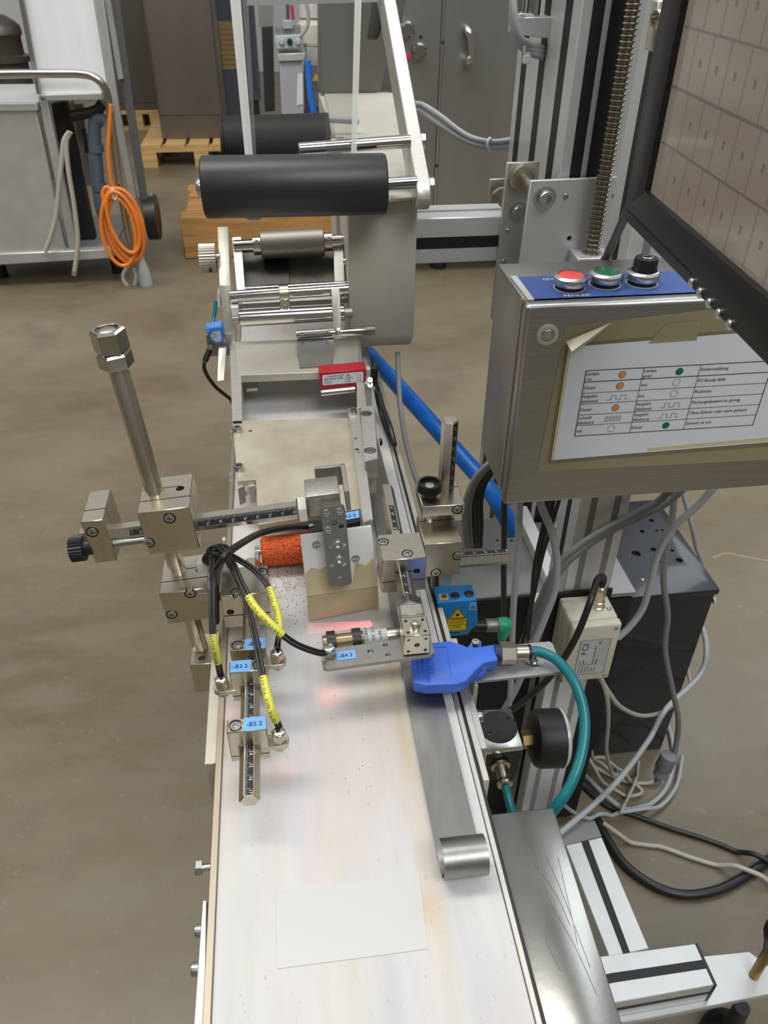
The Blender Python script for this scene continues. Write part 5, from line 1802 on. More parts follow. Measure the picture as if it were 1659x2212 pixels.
for r, (a_, b_, c_) in enumerate(((('Lampe', 'rot'), ('Lampe', 'grün'), 'Fehlermeldung'), (('Dauer',), ('aus',), 'PC-Ready fehlt'), (('langsam', 'blinkend'), ('aus',), 'Rückstau'),
                                  (('Dauer',), ('langsam', 'blinkend'), 'Packungsabstand zu gering'), (('schnell', 'blinkend'), ('langsam', 'blinkend'), 'Ohne Etikett oder nicht gelesen'), (('aus',), ('Dauer',), 'System ist o.k.'))):
    cell(r, tx0, a_)
    cell(r, c1x, b_)
    m.text(c_, fs, O_, U_, W_, c2x + 0.0010, rows_z[r] - 0.0062)
rh = rows_z[0] - rows_z[1]


def slow(x, r):
    z_ = rows_z[r] - rh * 0.75
    m.line2(O_, U_, W_, [(x - 0.010, z_), (x - 0.006, z_), (x - 0.006, z_ + .0042), (x - 0.0015, z_ + .0042), (x - 0.0015, z_), (x + 0.003, z_), (x + 0.003, z_ + .0042), (x + 0.0075, z_ + .0042), (x + 0.0075, z_), (x + 0.010, z_)], 0.0003)


slow(tx0 + 0.034, 2)
slow(c1x + 0.034, 3)
slow(c1x + 0.034, 4)
z_ = rows_z[4] - rh * 0.75
pp, x_ = [], tx0 + 0.0265
for k in range(5):
    pp += [(x_, z_), (x_, z_ + .0048), (x_ + 0.0016, z_ + .0048), (x_ + 0.0016, z_)]
    x_ += 0.0032
m.line2(O_, U_, W_, [(tx0 + 0.0245, z_)] + pp, 0.0003)
for x_, r in ((tx0 + 0.034, 5), (c1x + 0.034, 1), (c1x + 0.034, 2)):
    m.disc(O_, U_, W_, x_, rows_z[r] - rh / 2, 0.0034, 28, 0.0031)
for x_, r in ((tx0 + 0.034, 0), (tx0 + 0.034, 1), (tx0 + 0.034, 3), (c1x + 0.034, 0), (c1x + 0.034, 5)):
    m.disc(O_, U_, W_, x_, rows_z[r] - rh / 2, 0.0034, 28, 0.0031)
m.build('print', ink, sheet, smooth=False)
for r in (0, 1, 3):
    m = MB(); m.disc(O_, U_, W_, tx0 + 0.034, rows_z[r] - rh / 2, 0.0031, 28); m.build('orange_dot', inko, sheet, smooth=False)
for r in (0, 5):
    m = MB(); m.disc(O_, U_, W_, c1x + 0.034, rows_z[r] - rh / 2, 0.0031, 28); m.build('green_dot', inkg, sheet, smooth=False)
# tape pieces on the upper edge, one corner curled off
m = MB(); m.prism([fpt(1440, 700, .0012), fpt(1512, 694, .0012), fpt(1505, 735, .0012), fpt(1400, 742, .0012)], (0, -0.0002, 0)); m.build('tape_piece', tapeclear_m, cb)
m = MB()
rows = []
for k in range(9):
    t_ = k / 8
    a_ = fpt(1222 + 100 * t_, 738 - 42 * t_, 0.001 + 0.004 * math.sin(t_ * 3.14) * (1 - t_))
    b_ = fpt(1238 + 82 * t_, 768 - 70 * t_, 0.010 * (1 - t_) + 0.001)
    mid = a_.lerp(b_, 0.5) - V((0, 0.006 * (1 - t_), 0))
    rows.append([a_, mid, b_])
m.sheet(rows); m.build('curled_tape', clear('curled_tape', (0.62, 0.57, 0.42), 0.85, 0.25), cb)

# ---------------------------------------------------------------- monitor (stands almost edge-on, facing the belt)
mo = thing('monitor', 'black framed monitor with a pale painted reflection grid, turned towards the conveyor', 'monitor', (0.235, 0.40, 1.20))
dfar = ray(730, -157)
dfar.z = 0
dfar.normalize()
dn = -dfar                                    # along the screen towards the near end
up = V((0, 0, 1))
mn = V((-dfar.y, dfar.x, 0)).normalized()      # faces the belt
MC = CAM + ray(1345, 470) * 0.55
PN = MC


def onm(px, py, off=0.0):
    r = ray(px, py)
    t_ = (MC + mn * off - CAM).dot(mn) / r.dot(mn)
    p = CAM + r * t_
    d = p - MC
    return d.dot(dn), d.dot(up)


MW, MH = 0.40, 0.325
ix, iz = onm(1392, 415)
m = MB(); m.plate(rrect(0, 0, MW, MH, 0.006), [rrect(ix, iz, MW - ix, MH - 0.024, 0.001)], MC - mn * 0.014, dn, up, 0.014)
if (dn.cross(up)).dot(mn) < 0:
    pass
fr_ = m.build('bezel', black, mo, 0.0012, 2)
m = MB(); m.box(MC + dn * MW / 2 + up * MH / 2 + mn * -0.033, (MW * 0.96, MH * 0.94, 0.036), Matrix((dn, up, dn.cross(up))).transposed()); m.build('back_cover', blackm, mo, 0.006, 2)
SO = MC - mn * 0.0040
if (dn.cross(up)).dot(mn) < 0:
    SO = MC - mn * -0.0100
sgn = 1 if (dn.cross(up)).dot(mn) > 0 else -1
SO = MC + mn * (0.0 if sgn > 0 else 0.0) - mn * 0.004
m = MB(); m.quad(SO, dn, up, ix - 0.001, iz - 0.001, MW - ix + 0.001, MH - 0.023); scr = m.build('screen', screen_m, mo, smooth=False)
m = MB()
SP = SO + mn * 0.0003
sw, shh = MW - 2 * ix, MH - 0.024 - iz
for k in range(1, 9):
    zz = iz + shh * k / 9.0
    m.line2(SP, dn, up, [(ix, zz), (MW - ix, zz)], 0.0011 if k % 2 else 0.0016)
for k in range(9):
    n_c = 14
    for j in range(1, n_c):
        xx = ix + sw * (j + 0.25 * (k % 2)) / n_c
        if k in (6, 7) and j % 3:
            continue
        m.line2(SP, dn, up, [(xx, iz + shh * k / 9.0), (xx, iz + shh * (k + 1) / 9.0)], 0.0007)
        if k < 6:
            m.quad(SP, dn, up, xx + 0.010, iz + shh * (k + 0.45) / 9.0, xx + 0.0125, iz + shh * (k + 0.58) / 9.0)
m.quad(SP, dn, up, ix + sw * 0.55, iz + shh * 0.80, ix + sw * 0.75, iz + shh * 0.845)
m.build('painted_reflection_grid', screenline_m, scr, smooth=False)  # reflection in the glass drawn as faintly glowing lines
m = MB(); m.line2(MC + mn * 0.0003, dn, up, [(0.004, 0.0065), (onm(1490, 606)[0], 0.0065)], 0.0012); m.build('groove_shade_line', blackm, mo)  # flat dark line drawn for the shade in the groove
for px, py in ((1495, 611), (1513, 632), (1533, 655), (1553, 678), (1577, 702)):
    a_, b_ = onm(px, py)
    p = MC + dn * a_ + up * b_
    m = MB(); m.lathe(p - mn * 0.001, mn, [(0.0029, 0), (0.0029, 0.0018), (0.0024, 0.0024)], 20); m.build('menu_button', silver, mo)
p = ay(1405, 38, 0.60)
m = MB(); m.box(ay(1424, 55, 0.615), (0.012, 0.012, 0.030)); m.build('bolt_bracket', alu, mo, 0.001)
m = MB(); m.lathe(p + V((0.030, 0, 0)), (-1, -0.25, 0), [(0.0058, 0), (0.0058, 0.030), (0.0050, 0.031), (0.0034, 0.031), (0.0032, 0.028)], 24); m.build('side_bolt', nickel, mo)
m = MB(); m.tube([ay(1385, 395, 0.62), ay(1350, 468, 0.66), ay(1330, 512, 0.69), ay(1312, 552, 0.712), ay(1300, 582, 0.718), V((0.30, 0.72, 1.02))], 0.0040, 12); m.build('power_lead', mat('charcoal_lead', (0.07, 0.07, 0.072), 0, .45), mo)
# arm from the post to the back of the monitor
bkc = MC + dn * MW / 2 + up * MH / 2 - mn * 0.052
m = MB(); m.tube([bkc, bkc - mn * 0.05, V((0.37, 0.60, bkc.z)), V((0.37, 0.735, bkc.z))], 0.014, 14, 6); m.build('support_arm', alu, mo)
m = MB(); m.box(bkc, (0.10, 0.10, 0.006), Matrix((dn, up, dn.cross(up))).transposed()); m.build('mount_plate', alu, mo)

# ================================================================== laser sensor, air nozzle, regulator
ls = thing('laser_sensor', 'bright blue laser sensor with yellow warning signs and tag B1', 'sensor', (0.135, 0.50, 0.84))
LY = 0.508


def l_(px, py, y=LY):
    return ay(px, py, y)


m = MB(); m.prism([l_(*v_) for v_ in ((945, 1302), (1030, 1296), (1033, 1345), (1010, 1372), (948, 1378))], (0, 0.022, 0.0)); ob = m.build('housing', blues, ls, 0.0012, 2)
tz = l_(985, 1300).z
for px, py in ((983, 1287), (1013, 1283)):
    c0 = az(px, py, tz + .0002)
    m = MB(); m.lathe(c0, (0, 0, 1), [(0.0042, -0.001), (0.0042, 0.0008), (0.0036, 0.0012)], 24); o = m.build('trim_screw', black, ls)
c0 = az(958, 1291, tz)
m = MB(); m.box(c0, (0.009, 0.008, 0.003)); o = m.build('lens_window', clear('amber_window', (0.55, 0.40, 0.18), 1.0, 0.15), ls, 0.0006)
m = MB(); m.lathe(c0 + V((0.0005, 0, 0.0012)), (0, 0, 1), [(0.0028, 0), (0.0020, 0.0012), (0, 0.0018)], 18); m.build('status_lamp', brass, o)
# signs
LYF = LY - 0.0003
tri = [l_(*v_, LYF) for v_ in ((989, 1312), (1006, 1334), (970, 1336))]
m = MB(); m.prism(tri, (0, -0.0003, 0)); o = m.build('warning_triangle', yellow2, ls, smooth=False)
cc_ = (tri[0] + tri[1] + tri[2]) / 3 + V((0, -0.0005, 0))
m = MB()
for i in range(3):
    a_ = tri[i] + (cc_ - tri[i]) * 0.10
    b_ = tri[(i + 1) % 3] + (cc_ - tri[(i + 1) % 3]) * 0.10
    d = b_ - a_
    a_.y = b_.y = LYF - 0.0005
    m.line2(V((0, LYF - 0.0005, 0)), U_, W_, [(a_.x, a_.z), (b_.x, b_.z)], 0.0006)
m.disc(V((0, LYF - 0.0005, 0)), U_, W_, cc_.x, cc_.z, 0.0014, 16)
for k in range(8):
    a_ = k * math.pi / 4
    m.line2(V((0, LYF - 0.0005, 0)), U_, W_, [(cc_.x, cc_.z), (cc_.x + math.cos(a_) * 0.0028, cc_.z + math.sin(a_) * 0.0028)], 0.0003)
m.build('sign_print', ink, o, smooth=False)
bxq = [l_(*v_, LYF) for v_ in ((964, 1337), (1009, 1334), (1008, 1361), (963, 1364))]
m = MB(); m.prism(bxq, (0, -0.0003, 0)); o = m.build('warning_panel', yellow2, ls, smooth=False)
m = MB()
oo = V((0, LYF - 0.0006, 0))
x0_, x1_ = bxq[3].x + 0.0006, bxq[2].x - 0.0006
z1_, z0_ = bxq[0].z - 0.0006, bxq[3].z + 0.0006
zm = (z1_ + z0_) / 2 - 0.0005
m.line2(oo, U_, W_, [(x0_, z1_), (x1_, z1_), (x1_, z0_), (x0_, z0_), (x0_, z1_)], 0.0005)
m.line2(oo, U_, W_, [(x0_, zm), (x1_, zm)], 0.0005)
for k, s in enumerate(('LASER-STRAHLUNG', 'NICHT IN DEN STRAHL', 'BLICKEN KLASSE 2')):
    m.text(s, 0.0019, oo, U_, W_, (x0_ + x1_) / 2, z1_ - 0.0023 - 0.0020 * k, 'CENTER', 0.85)
for k, s in enumerate(('EN 60825-1', 'P<1mW 650nm')):
    m.text(s, 0.0019, oo, U_, W_, (x0_ + x1_) / 2, zm - 0.0021 - 0.0020 * k, 'CENTER', 0.85)
m.build('sign_print', ink, o, smooth=False)
tq = [l_(*v_, LYF) for v_ in ((1013, 1302), (1029, 1301), (1031, 1317), (1012, 1319))]
m = MB(); m.prism(tq, (0, -0.0003, 0)); o = m.build('name_tag', bluet, ls, smooth=False)
m = MB(); m.text('-B1', 0.0046, V((0, LYF - 0.0006, 0)), U_, W_, tq[3].x + 0.0006, tq[3].z + 0.0022); m.build('lettering', ink, o, smooth=False)
cc = MB(); cc.prism([l_(*v_, LY - .002) for v_ in ((974, 1370), (994, 1368), (992, 1373), (976, 1375))], (0, 0.012, 0)); cut(ob, cc)
pa, pb = l_(1026, 1352, LY + 0.010), l_(1040, 1352, LY + 0.010)
pdir = (l_(1075, 1350, LY + .010) - pa).normalized()
m = MB(); m.cyl(pa, pa + pdir * 0.012, 0.0056, n=20); m.build('socket', black, ls)
m = MB(); m.lathe(pa + pdir * 0.010, pdir, [(0.0062, 0), (0.0066, 0.0006), (0.0066, 0.0115), (0.0060, 0.0125)], 28); m.build('plug_ring', knurl_m, ls)
m = MB(); m.lathe(pa + pdir * 0.022, pdir, [(0.0068, 0), (0.0074, 0.002), (0.0074, 0.009), (0.005, 0.0125)], 24); q0 = pa + pdir * 0.0285; m.lathe(q0, (0, 0, -1), [(0.0068, -0.004), (0.0066, 0.008), (0.0045, 0.018), (0.004, 0.021)], 20); m.build('elbow_plug', greenp, ls)
m = MB(); m.tube([q0 - V((0, 0, 0.019)), q0 - V((0, 0, 0.04)), q0 + V((-0.01, 0.02, -0.08))], 0.0034, 10); m.build('lead', greenp, ls)
# bracket behind it
m = MB(); m.span(0.1225, 0.1345, 0.5295, 0.5350, 0.81, 0.9065); m.build('bracket', alu, ls, 0.0006)

# laser line on the belt, from a lamp added just above that sensor
ld = bpy.data.lights.new('laser_line', 'SPOT')
ld.energy = 0.030
ld.color = (1.0, 0.10, 0.16)
ld.spot_size = math.radians(70)
ld.spot_blend = 0.2
ld.shadow_soft_size = 0.0002
ld.use_nodes = True
lnt = ld.node_tree
em = lnt.nodes['Emission']
tcn = lnt.nodes.new('ShaderNodeTexCoord')
sxyz = lnt.nodes.new('ShaderNodeSeparateXYZ')
lnt.links.new(tcn.outputs['Normal'], sxyz.inputs[0])


def lmath(op, a, b=None, c=None):
    n = lnt.nodes.new('ShaderNodeMath')
    n.operation = op
    for i, v_ in enumerate((a, b, c)):
        if v_ is None:
            continue
        if isinstance(v_, (int, float)):
            n.inputs[i].default_value = v_
        else:
            lnt.links.new(v_, n.inputs[i])
    return n.outputs[0]


xr_ = lmath('DIVIDE', sxyz.outputs[0], sxyz.outputs[2])
inside = lmath('LESS_THAN', lmath('ABSOLUTE', xr_), 0.058)
strp = lmath('GREATER_THAN', lmath('SINE', lmath('MULTIPLY', xr_, 330.0)), -0.35)
yq_ = lmath('DIVIDE', sxyz.outputs[1], sxyz.outputs[2])
lo = bpy.data.objects.new('laser_line', ld)
COL.objects.link(lo)
lt_ = (az(665, 1358, B) + az(800, 1349, B)) / 2
lo.location = (0.1165, lt_.y - 0.0005, 0.898)
zax = (V(lo.location) - lt_).normalized()
yax = V((0, 1, 0))
xax = V((0, 1, 0))
yax = zax.cross(xax).normalized()
xax = yax.cross(zax)
lo.rotation_euler = Matrix((xax, yax, zax)).transposed().to_euler()
ends = []
for q in ((664, 1358), (803, 1349)):
    d = az(*q, B) - V(lo.location)
    ends.append(d.dot(yax) / d.dot(zax))
yr_ = lmath('MULTIPLY', lmath('GREATER_THAN', yq_, min(ends)), lmath('LESS_THAN', yq_, max(ends)))
lnt.links.new(lmath('MULTIPLY', lmath('MULTIPLY', inside, strp), lmath('MULTIPLY', yr_, 85.0)), em.inputs['Strength'])

# ---------------------------------------------------------------- blue air nozzle
nz_ = thing('air_nozzle', 'flat blue fan air nozzle with fine comb tip blowing over the belt', 'air nozzle', (0.115, 0.418, 0.895))
zt_, zb = 0.9065, 0.8955
outl = [(887, 1424), (905, 1402), (925, 1388), (970, 1383), (995, 1390), (1012, 1397), (1030, 1397), (1070, 1390), (1076, 1426), (1046, 1432), (1030, 1446), (1008, 1470), (985, 1478), (920, 1480), (893, 1474)]
m = MB(); m.prism([az(*v_, zt_) for v_ in outl], (0, 0, -(zt_ - zb))); m.build('body', bluep, nz_, 0.0018, 2)
for k in range(13):
    t_ = k / 12
    a_ = az(886 + 9 * t_, 1408 + 66 * t_, 0.9035)
    b_ = az(926 + 2 * t_, 1403 + 68 * t_, 0.9072)
    m = MB(); m.tube([a_, b_], 0.0008, 6, spline=False); m.build('comb_tooth', bluep, nz_)
no = az(945, 1455, zt_ + .0002)
nu = (az(940, 1402, zt_) - az(947, 1452, zt_)).normalized()
nv = V((0, 0, 1)).cross(nu)
m = MB(); m.text('LECHLER', 0.0060, no, nu, nv, 0.001, 0.002); m.text('WHISPERBLAST', 0.0034, no, nu, nv, 0.0, 0.0095)
m.line2(no, nu, nv, [(-0.002, -0.0105), (0.0275, -0.0105), (0.0275, 0.0145), (-0.002, 0.0145)], 0.0003)
m.raise_by((0, 0, 0.0005)).build('raised_lettering', bluep, nz_, smooth=False)
m = MB(); m.prism([az(*v_, 0.899) for v_ in ((1020, 1437), (1052, 1436), (1052, 1447), (1040, 1457), (1012, 1456))], (0, 0, -0.0078)); m.build('fixing_ear', bluep, nz_, 0.0008)
m = MB(); m.prism([az(*v_, 0.899) for v_ in ((1008, 1400), (1040, 1396), (1040, 1382), (1018, 1386))], (0, 0, -0.0078)); m.build('fixing_ear', bluep, nz_, 0.0008)
for q in ((1042, 1441), (1027, 1392)):
    screw(az(*q, 0.899), (0, 0, 1), 0.0036, nz_, 'socket')
fd = (az(1145, 1410, 0.9030) - az(1075, 1412, 0.9030)).normalized()
f0 = az(1074, 1411, 0.9030)
m = MB(); m.cyl(f0 - fd * 0.002, f0 + fd * 0.003, 0.0070); m.build('thread_sleeve', mat('dark_blue_thread', (0.02, 0.03, 0.10), 0, .5), nz_)
m = MB(); m.hexa(f0 + fd * 0.0022, f0 + fd * 0.0150, 0.0158, (0, 0.2, 1), 0.0008); m.build('hex_fitting', nickel, nz_)
m = MB(); m.lathe(f0 + fd * 0.0148, fd, [(0.0062, 0), (0.0062, 0.0100), (0.0055, 0.0108)], 24); m.build('push_fitting', nickel, nz_)
m = MB(); m.cyl(f0 + fd * 0.0250, f0 + fd * 0.0272, 0.0064); m.build('release_ring', black, nz_)
# angle bracket below the nozzle
ab = thing('angle_bracket', 'grey aluminium angle bracket holding the blue nozzle', 'bracket', (0.165, 0.42, 0.85))
m = MB(); m.prism([az(*v_, 0.8915) for v_ in ((1015, 1400), (1188, 1384), (1195, 1390), (1216, 1442), (1214, 1452), (1024, 1472))], (0, 0, -0.0035)); m.build('top_plate', mat('dull_aluminium', (0.40, 0.405, 0.40), .6, .5, .06, 60), ab, 0.0008)
m = MB(); m.span(0.1275, 0.1310, 0.405, 0.436, 0.800, 0.8885); m.build('side_plate', alu, ab, 0.0006)
wp = az(1153, 1427, 0.8916)
m = MB(); m.lathe(wp, (0, 0, 1), [(0.0080, 0), (0.0080, 0.0010), (0.0040, 0.0010)], 28); m.build('washer', zinc, ab)
screw(wp + V((0, 0, .001)), (0, 0, 1), 0.0034, ab, 'socket', h=.75)
# clamping bars on the frame flank
m = MB(); m.span(0.1217, 0.1275, 0.355, 0.470, 0.815, 0.8765); m.build('flank_bar', alu, ab, 0.0006)
for q in ((1037, 1548), (1038, 1646)):
    p = ax(q[0] - 10, q[1], 0.1277)
    screw(p, (1, 0, 0), 0.0050, ab, 'washer')

# teal hoses
m = MB(); m.tube([f0 + fd * 0.024, az(1165, 1408, 0.9030), az(1205, 1428, 0.9015), az(1243, 1478, 0.894), az(1262, 1545, 0.880), az(1258, 1620, 0.866), az(1235, 1690, 0.852), az(1202, 1742, 0.836), V((0.166, 0.330, 0.800)), V((0.160, 0.334, 0.755))], 0.0042, 14, 8)
tag(m.build('air_hose', teal), 'teal air hose arching from the blue nozzle down behind the steel cover', 'hose')
rg = thing('pressure_regulator', 'black and zinc pressure regulator cube with round black gauge', 'regulator', (0.158, 0.43, 0.755))
rt = [az(*v_, 0.800) for v_ in ((1043, 1533), (1104, 1529), (1131, 1612), (1036, 1624))]
m = MB(); m.prism(rt, (0, 0, -0.006)); ob = m.build('top_cap', zinc, rg, 0.001, 2)
ins = [p + (sum(rt, V()) / 4 - p) * 0.03 - V((0, 0, 0.0062)) for p in rt]
m = MB(); m.prism(ins, (0, 0, -0.040)); m.build('body', black, rg, 0.001)
c0 = az(1076, 1570, 0.8004)
m = MB(); m.lathe(c0, (0, 0, 1), [(0.0170, -0.003), (0.0170, 0.0008), (0.0150, 0.0012)], 40); o = m.build('cap_disc', mat('dusty_black', (0.02, 0.02, 0.02), 0, .7, .4, 300), rg)
cc = MB()
for a_ in (0.6, 3.74):
    p = c0 + V((math.cos(a_) * 0.0125, math.sin(a_) * 0.0125, 0))
    cc.cyl(p - V((0, 0, 0.004)), p + V((0, 0, 0.004)), 0.0014, n=12)
cut(o, cc)
fp0 = ay(1080, 1652, rt[3].y + 0.001)
m = MB(); m.lathe(fp0, (0, -1, -0.12), [(0.0088, 0), (0.0088, 0.002), (0.0060, 0.003), (0.0054, 0.013), (0.0060, 0.016), (0.0068, 0.017), (0.0068, 0.0195), (0.0045, 0.0205)], 28); m.build('hose_fitting', nickel, rg)
e_ = fp0 + V((0, -0.020, -0.0024))
m = MB(); m.tube([e_, e_ + V((0.0006, -0.010, -0.004)), e_ + V((0.0020, -0.022, -0.014)), e_ + V((0.002, -0.030, -0.030))], 0.0038, 12); m.build('outlet_hose', teal, rg)
g0 = az(1131, 1598, 0.785)
m = MB(); m.hexa(g0 - V((0.002, 0, 0)), g0 + V((0.010, 0, 0)), 0.014, (0, 0.3, 1)); m.build('gauge_nipple', brass, rg)
g1 = g0 + V((0.0065, 0.0, 0.0005))
gx_ = V((1, -0.04, -0.06)).normalized()
m = MB(); m.lathe(g1, gx_, [(0.018, 0), (0.0245, 0.003), (0.0262, 0.008), (0.0262, 0.026)], 44); m.build('gauge_case', mat('dusty_gauge_black', (0.014, 0.014, 0.015), 0, .5, .3, 300), rg)
m = MB(); m.lathe(g1 + gx_ * 0.026, gx_, [(0.0266, 0), (0.0266, 0.002), (0.0240, 0.0042), (0, 0.0046)], 44); m.build('gauge_glass', mat('pale_green_glass', (0.45, 0.52, 0.46), 0, .2), rg)

# ================================================================== cabinet, tray and computer behind the control stand
ec_ = thing('floor_cabinet', 'low dark grey steel cabinet with white edged slotted tray behind the control post', 'cabinet', (0.30, 0.9, 0.0))
m = MB(); m.span(0.176, 0.342, 0.797, 0.980, 0.0, 0.610); ob = m.build('body', paintd, ec_, 0.002)
cc = MB()
for q in ((1020, 1170), (1074, 1167), (1105, 1168), (1018, 1172), (1005, 1268)):
    p = az(*q, 0.610); cc.cyl(p - V((0, 0, .004)), p + V((0, 0, .01)), 0.0026, n=12)
cut(ob, cc)
m = MB(); m.span(0.180, 0.338, 0.7945, 0.797, 0.02, 0.606); m.build('front_panel', blackm, ec_)
m = MB(); m.span(0.3425, 0.3620, 0.800, 0.980, 0.48, 0.628); m.build('tray_wall', white_p, ec_, 0.0008)
m = MB(); m.span(0.3625, 0.480, 0.800, 0.980, 0.585, 0.592); ob = m.build('tray', mat('tray_grey', (0.28, 0.28, 0.28), 0.3, .45), ec_)
cc = MB()
for r in range(2):
    for k in range(8):
        cc.box((0.375 + 0.011 * k, 0.955 - 0.020 * r, 0.59), (0.0035, 0.014, 0.03))
cut(ob, cc)
m = MB(); m.span(0.3625, 0.478, 0.802, 0.979, 0.02, 0.580); m.build('lower_body', blackm, ec_)
m = MB(); m.span(0.318, 0.337, 0.772, 0.796, 0.53, 0.612); o = m.build('corner_bracket', alu, ec_, 0.0008)
screw((0.3175, 0.784, 0.585), (-1, -0.3, 0), 0.005, o, 'pan')

pcm = mat('black_case_paint', (0.014, 0.017, 0.023), 0.0, 0.36, coat=0.5)
pc = thing('computer_tower', 'black computer tower with drilled flat lid standing on the floor', 'computer', (0.61, 1.07, 0.0))
m = MB(); m.span(0.520, 0.713, 0.938, 1.20, 0.0, 0.437); m.build('case', pcm, pc, 0.003)
m = MB(); m.span(0.518, 0.716, 0.934, 1.205, 0.438, 0.450); ob = m.build('lid', pcm, pc, 0.002, 2)
cc = MB()
for q, r in (((1407, 1124), .0048), ((1387, 1148), .0048), ((1418, 1146), .0028), ((1431, 1145), .0028), ((1374, 1196), .0085), ((1412, 1187), .006), ((1452, 1189), .0035), ((1467, 1210), .0065), ((1429, 1214), .003)):
    p = az(*q, 0.450); cc.cyl(p - V((0, 0, .006)), p + V((0, 0, .01)), r, n=16)
cut(ob, cc)
screw((0.7165, 0.945, 0.415), (1, 0, 0), 0.006, pc, 'pan', m=white_p)
slot_screw(az(1388, 1252, 0.4505), (0, 0, 1), 0.003, pc)

# ---------------------------------------------------------------- small interface box on the post
ib = thing('interface_box', 'ivory plastic interface box with printed label on the control post', 'interface box', (0.365, 0.70, 0.557))
m = MB(); m.span(0.332, 0.397, 0.686, 0.731, 0.560, 0.662); m.build('case', ivory, ib, 0.004, 3)
m = MB(); m.span(0.3318, 0.3972, 0.6725, 0.6855, 0.5595, 0.6625); m.build('lid', ivory, ib, 0.0035, 3)
m = MB(); m.span(0.325, 0.405, 0.7312, 0.7345, 0.545, 0.668); m.build('mount_plate', blackm, ib)
for x_, z_ in ((0.339, 0.567), (0.390, 0.567), (0.390, 0.655), (0.339, 0.655)):
    slot_screw((x_, 0.6725, z_), (0, -1, 0), 0.0030, ib)
lo0 = V((0.3455, 0.6722, 0.5735))
m = MB(); m.plate(rrect(0, 0, 0.042, 0.066, 0.003), [], lo0, U_, W_, 0.0003); lb_ = m.build('type_label', labelg, ib, smooth=False)
m = MB()
fo = lo0 - V((0, 0.0008, 0))
ru_, rv_ = W_, -U_                                   # text runs upwards
m.line2(fo, U_, W_, [(0.001, 0.001), (0.041, 0.001), (0.041, 0.065), (0.001, 0.065), (0.001, 0.001)], 0.0004)
m.text('C', 0.0125, fo, ru_, rv_, 0.0455, -0.0125)
m.text('P', 0.0095, fo, ru_, rv_, 0.0385, -0.0115)
m.text('E', 0.0095, fo, ru_, rv_, 0.0550, -0.0115)
for k, s in enumerate(('Process Control', 'Equipment GmbH', 'Postfach 1203', 'Tel 0201 45')):
    m.text(s, 0.0034, fo, ru_, rv_, 0.004, -0.0065 - 0.0043 * k)
m.text('Sensor Interface Box', 0.0042, fo, ru_, rv_, 0.018, -0.0240)
m.text('Model', 0.0036, fo, ru_, rv_, 0.004, -0.0240)
m.text('SIB-02.1', 0.0036, fo, ru_, rv_, 0.018, -0.0285)
m.text('Serial', 0.0036, fo, ru_, rv_, 0.004, -0.0285)
m.text('CE', 0.0045, fo, ru_, rv_, 0.056, -0.0285)
for k in range(4):
    m.line2(fo, U_, W_, [(0.0275 + 0.0035 * k, 0.016), (0.0275 + 0.0035 * k, 0.063)], 0.0002)
m.build('lettering', ink, lb_, smooth=False)
cp = V((0.376, 0.708, 0.6615))
m = MB(); m.lathe(cp, (0, 0, 1), [(0.0098, 0), (0.0098, 0.003), (0.0085, 0.004), (0.0085, 0.011), (0.0072, 0.012), (0.0072, 0.020), (0.0078, 0.021), (0.0070, 0.034), (0.0052, 0.036)], 28); m.build('round_plug', nickel, ib)
m = MB(); m.lathe(V((0.347, 0.708, 0.560)), (0, 0, -1), [(0.0085, 0), (0.0085, 0.014), (0.0065, 0.016), (0.006, 0.034)], 24); m.build('lower_plug', cable_dg, ib)
m = MB(); m.text('U', 0.009, V((0.3865, 0.698, 0.6628)), U_, V((0, 1, 0)), 0, 0); m.build('scribble', ink, ib, smooth=False)


def cable(name, material, r, pts, label, n=8):
    m = MB(); m.tube(pts, r, n, 7)
    return tag(m.build(name, material), label, 'cable')


def Y(lst, y):
    return [ay(a, b, y) for a, b in lst]


cable('black_plug_lead', cable_b, 0.0042, [cp + V((0, 0, 0.034)), cp + V((0, 0, 0.050)), ay(1290, 1252, 0.692), ay(1275, 1300, 0.660), ay(1240, 1385, 0.645), ay(1190, 1460, 0.640), ay(1130, 1515, 0.640), ay(1085, 1545, 0.64)],
      'black cable looping over from the round plug of the ivory box', 10)
cable('grey_cable', cable_g, 0.0042, Y(((1123, 1060), (1121, 1130), (1116, 1220), (1108, 1330), (1105, 1430), (1100, 1520), (1080, 1640)), 0.68), 'grey cable hanging straight down below the control box corner', 10)
cable('grey_cable', cable_g, 0.0046, Y(((1160, 1060), (1172, 1100), (1192, 1150), (1203, 1210), (1198, 1275), (1175, 1340), (1152, 1395), (1118, 1480), (1080, 1550), (1040, 1620)), 0.69), 'grey cable bulging outwards between control box and black regulator', 10)
cable('dark_grey_cable', cable_dg, 0.0048, Y(((1450, 1055), (1420, 1085), (1370, 1112), (1310, 1142), (1250, 1180), (1205, 1222), (1170, 1290), (1140, 1360), (1110, 1440)), 0.7195), 'dark grey cable slanting across the front of the control post', 10)
cable('dark_grey_cable', cable_dg, 0.0040, Y(((1478, 1055), (1440, 1088), (1380, 1118), (1315, 1150), (1255, 1190), (1212, 1232), (1180, 1300), (1150, 1380)), 0.7295), 'second dark grey cable slanting just beneath the first across the post', 10)
cable('grey_cable', cable_g, 0.0045, Y(((1545, 1050), (1510, 1090), (1455, 1140), (1420, 1200), (1405, 1260), (1388, 1315), (1362, 1352), (1335, 1378)), 0.712), 'grey cable swinging in front of the tower into the ivory box', 10)
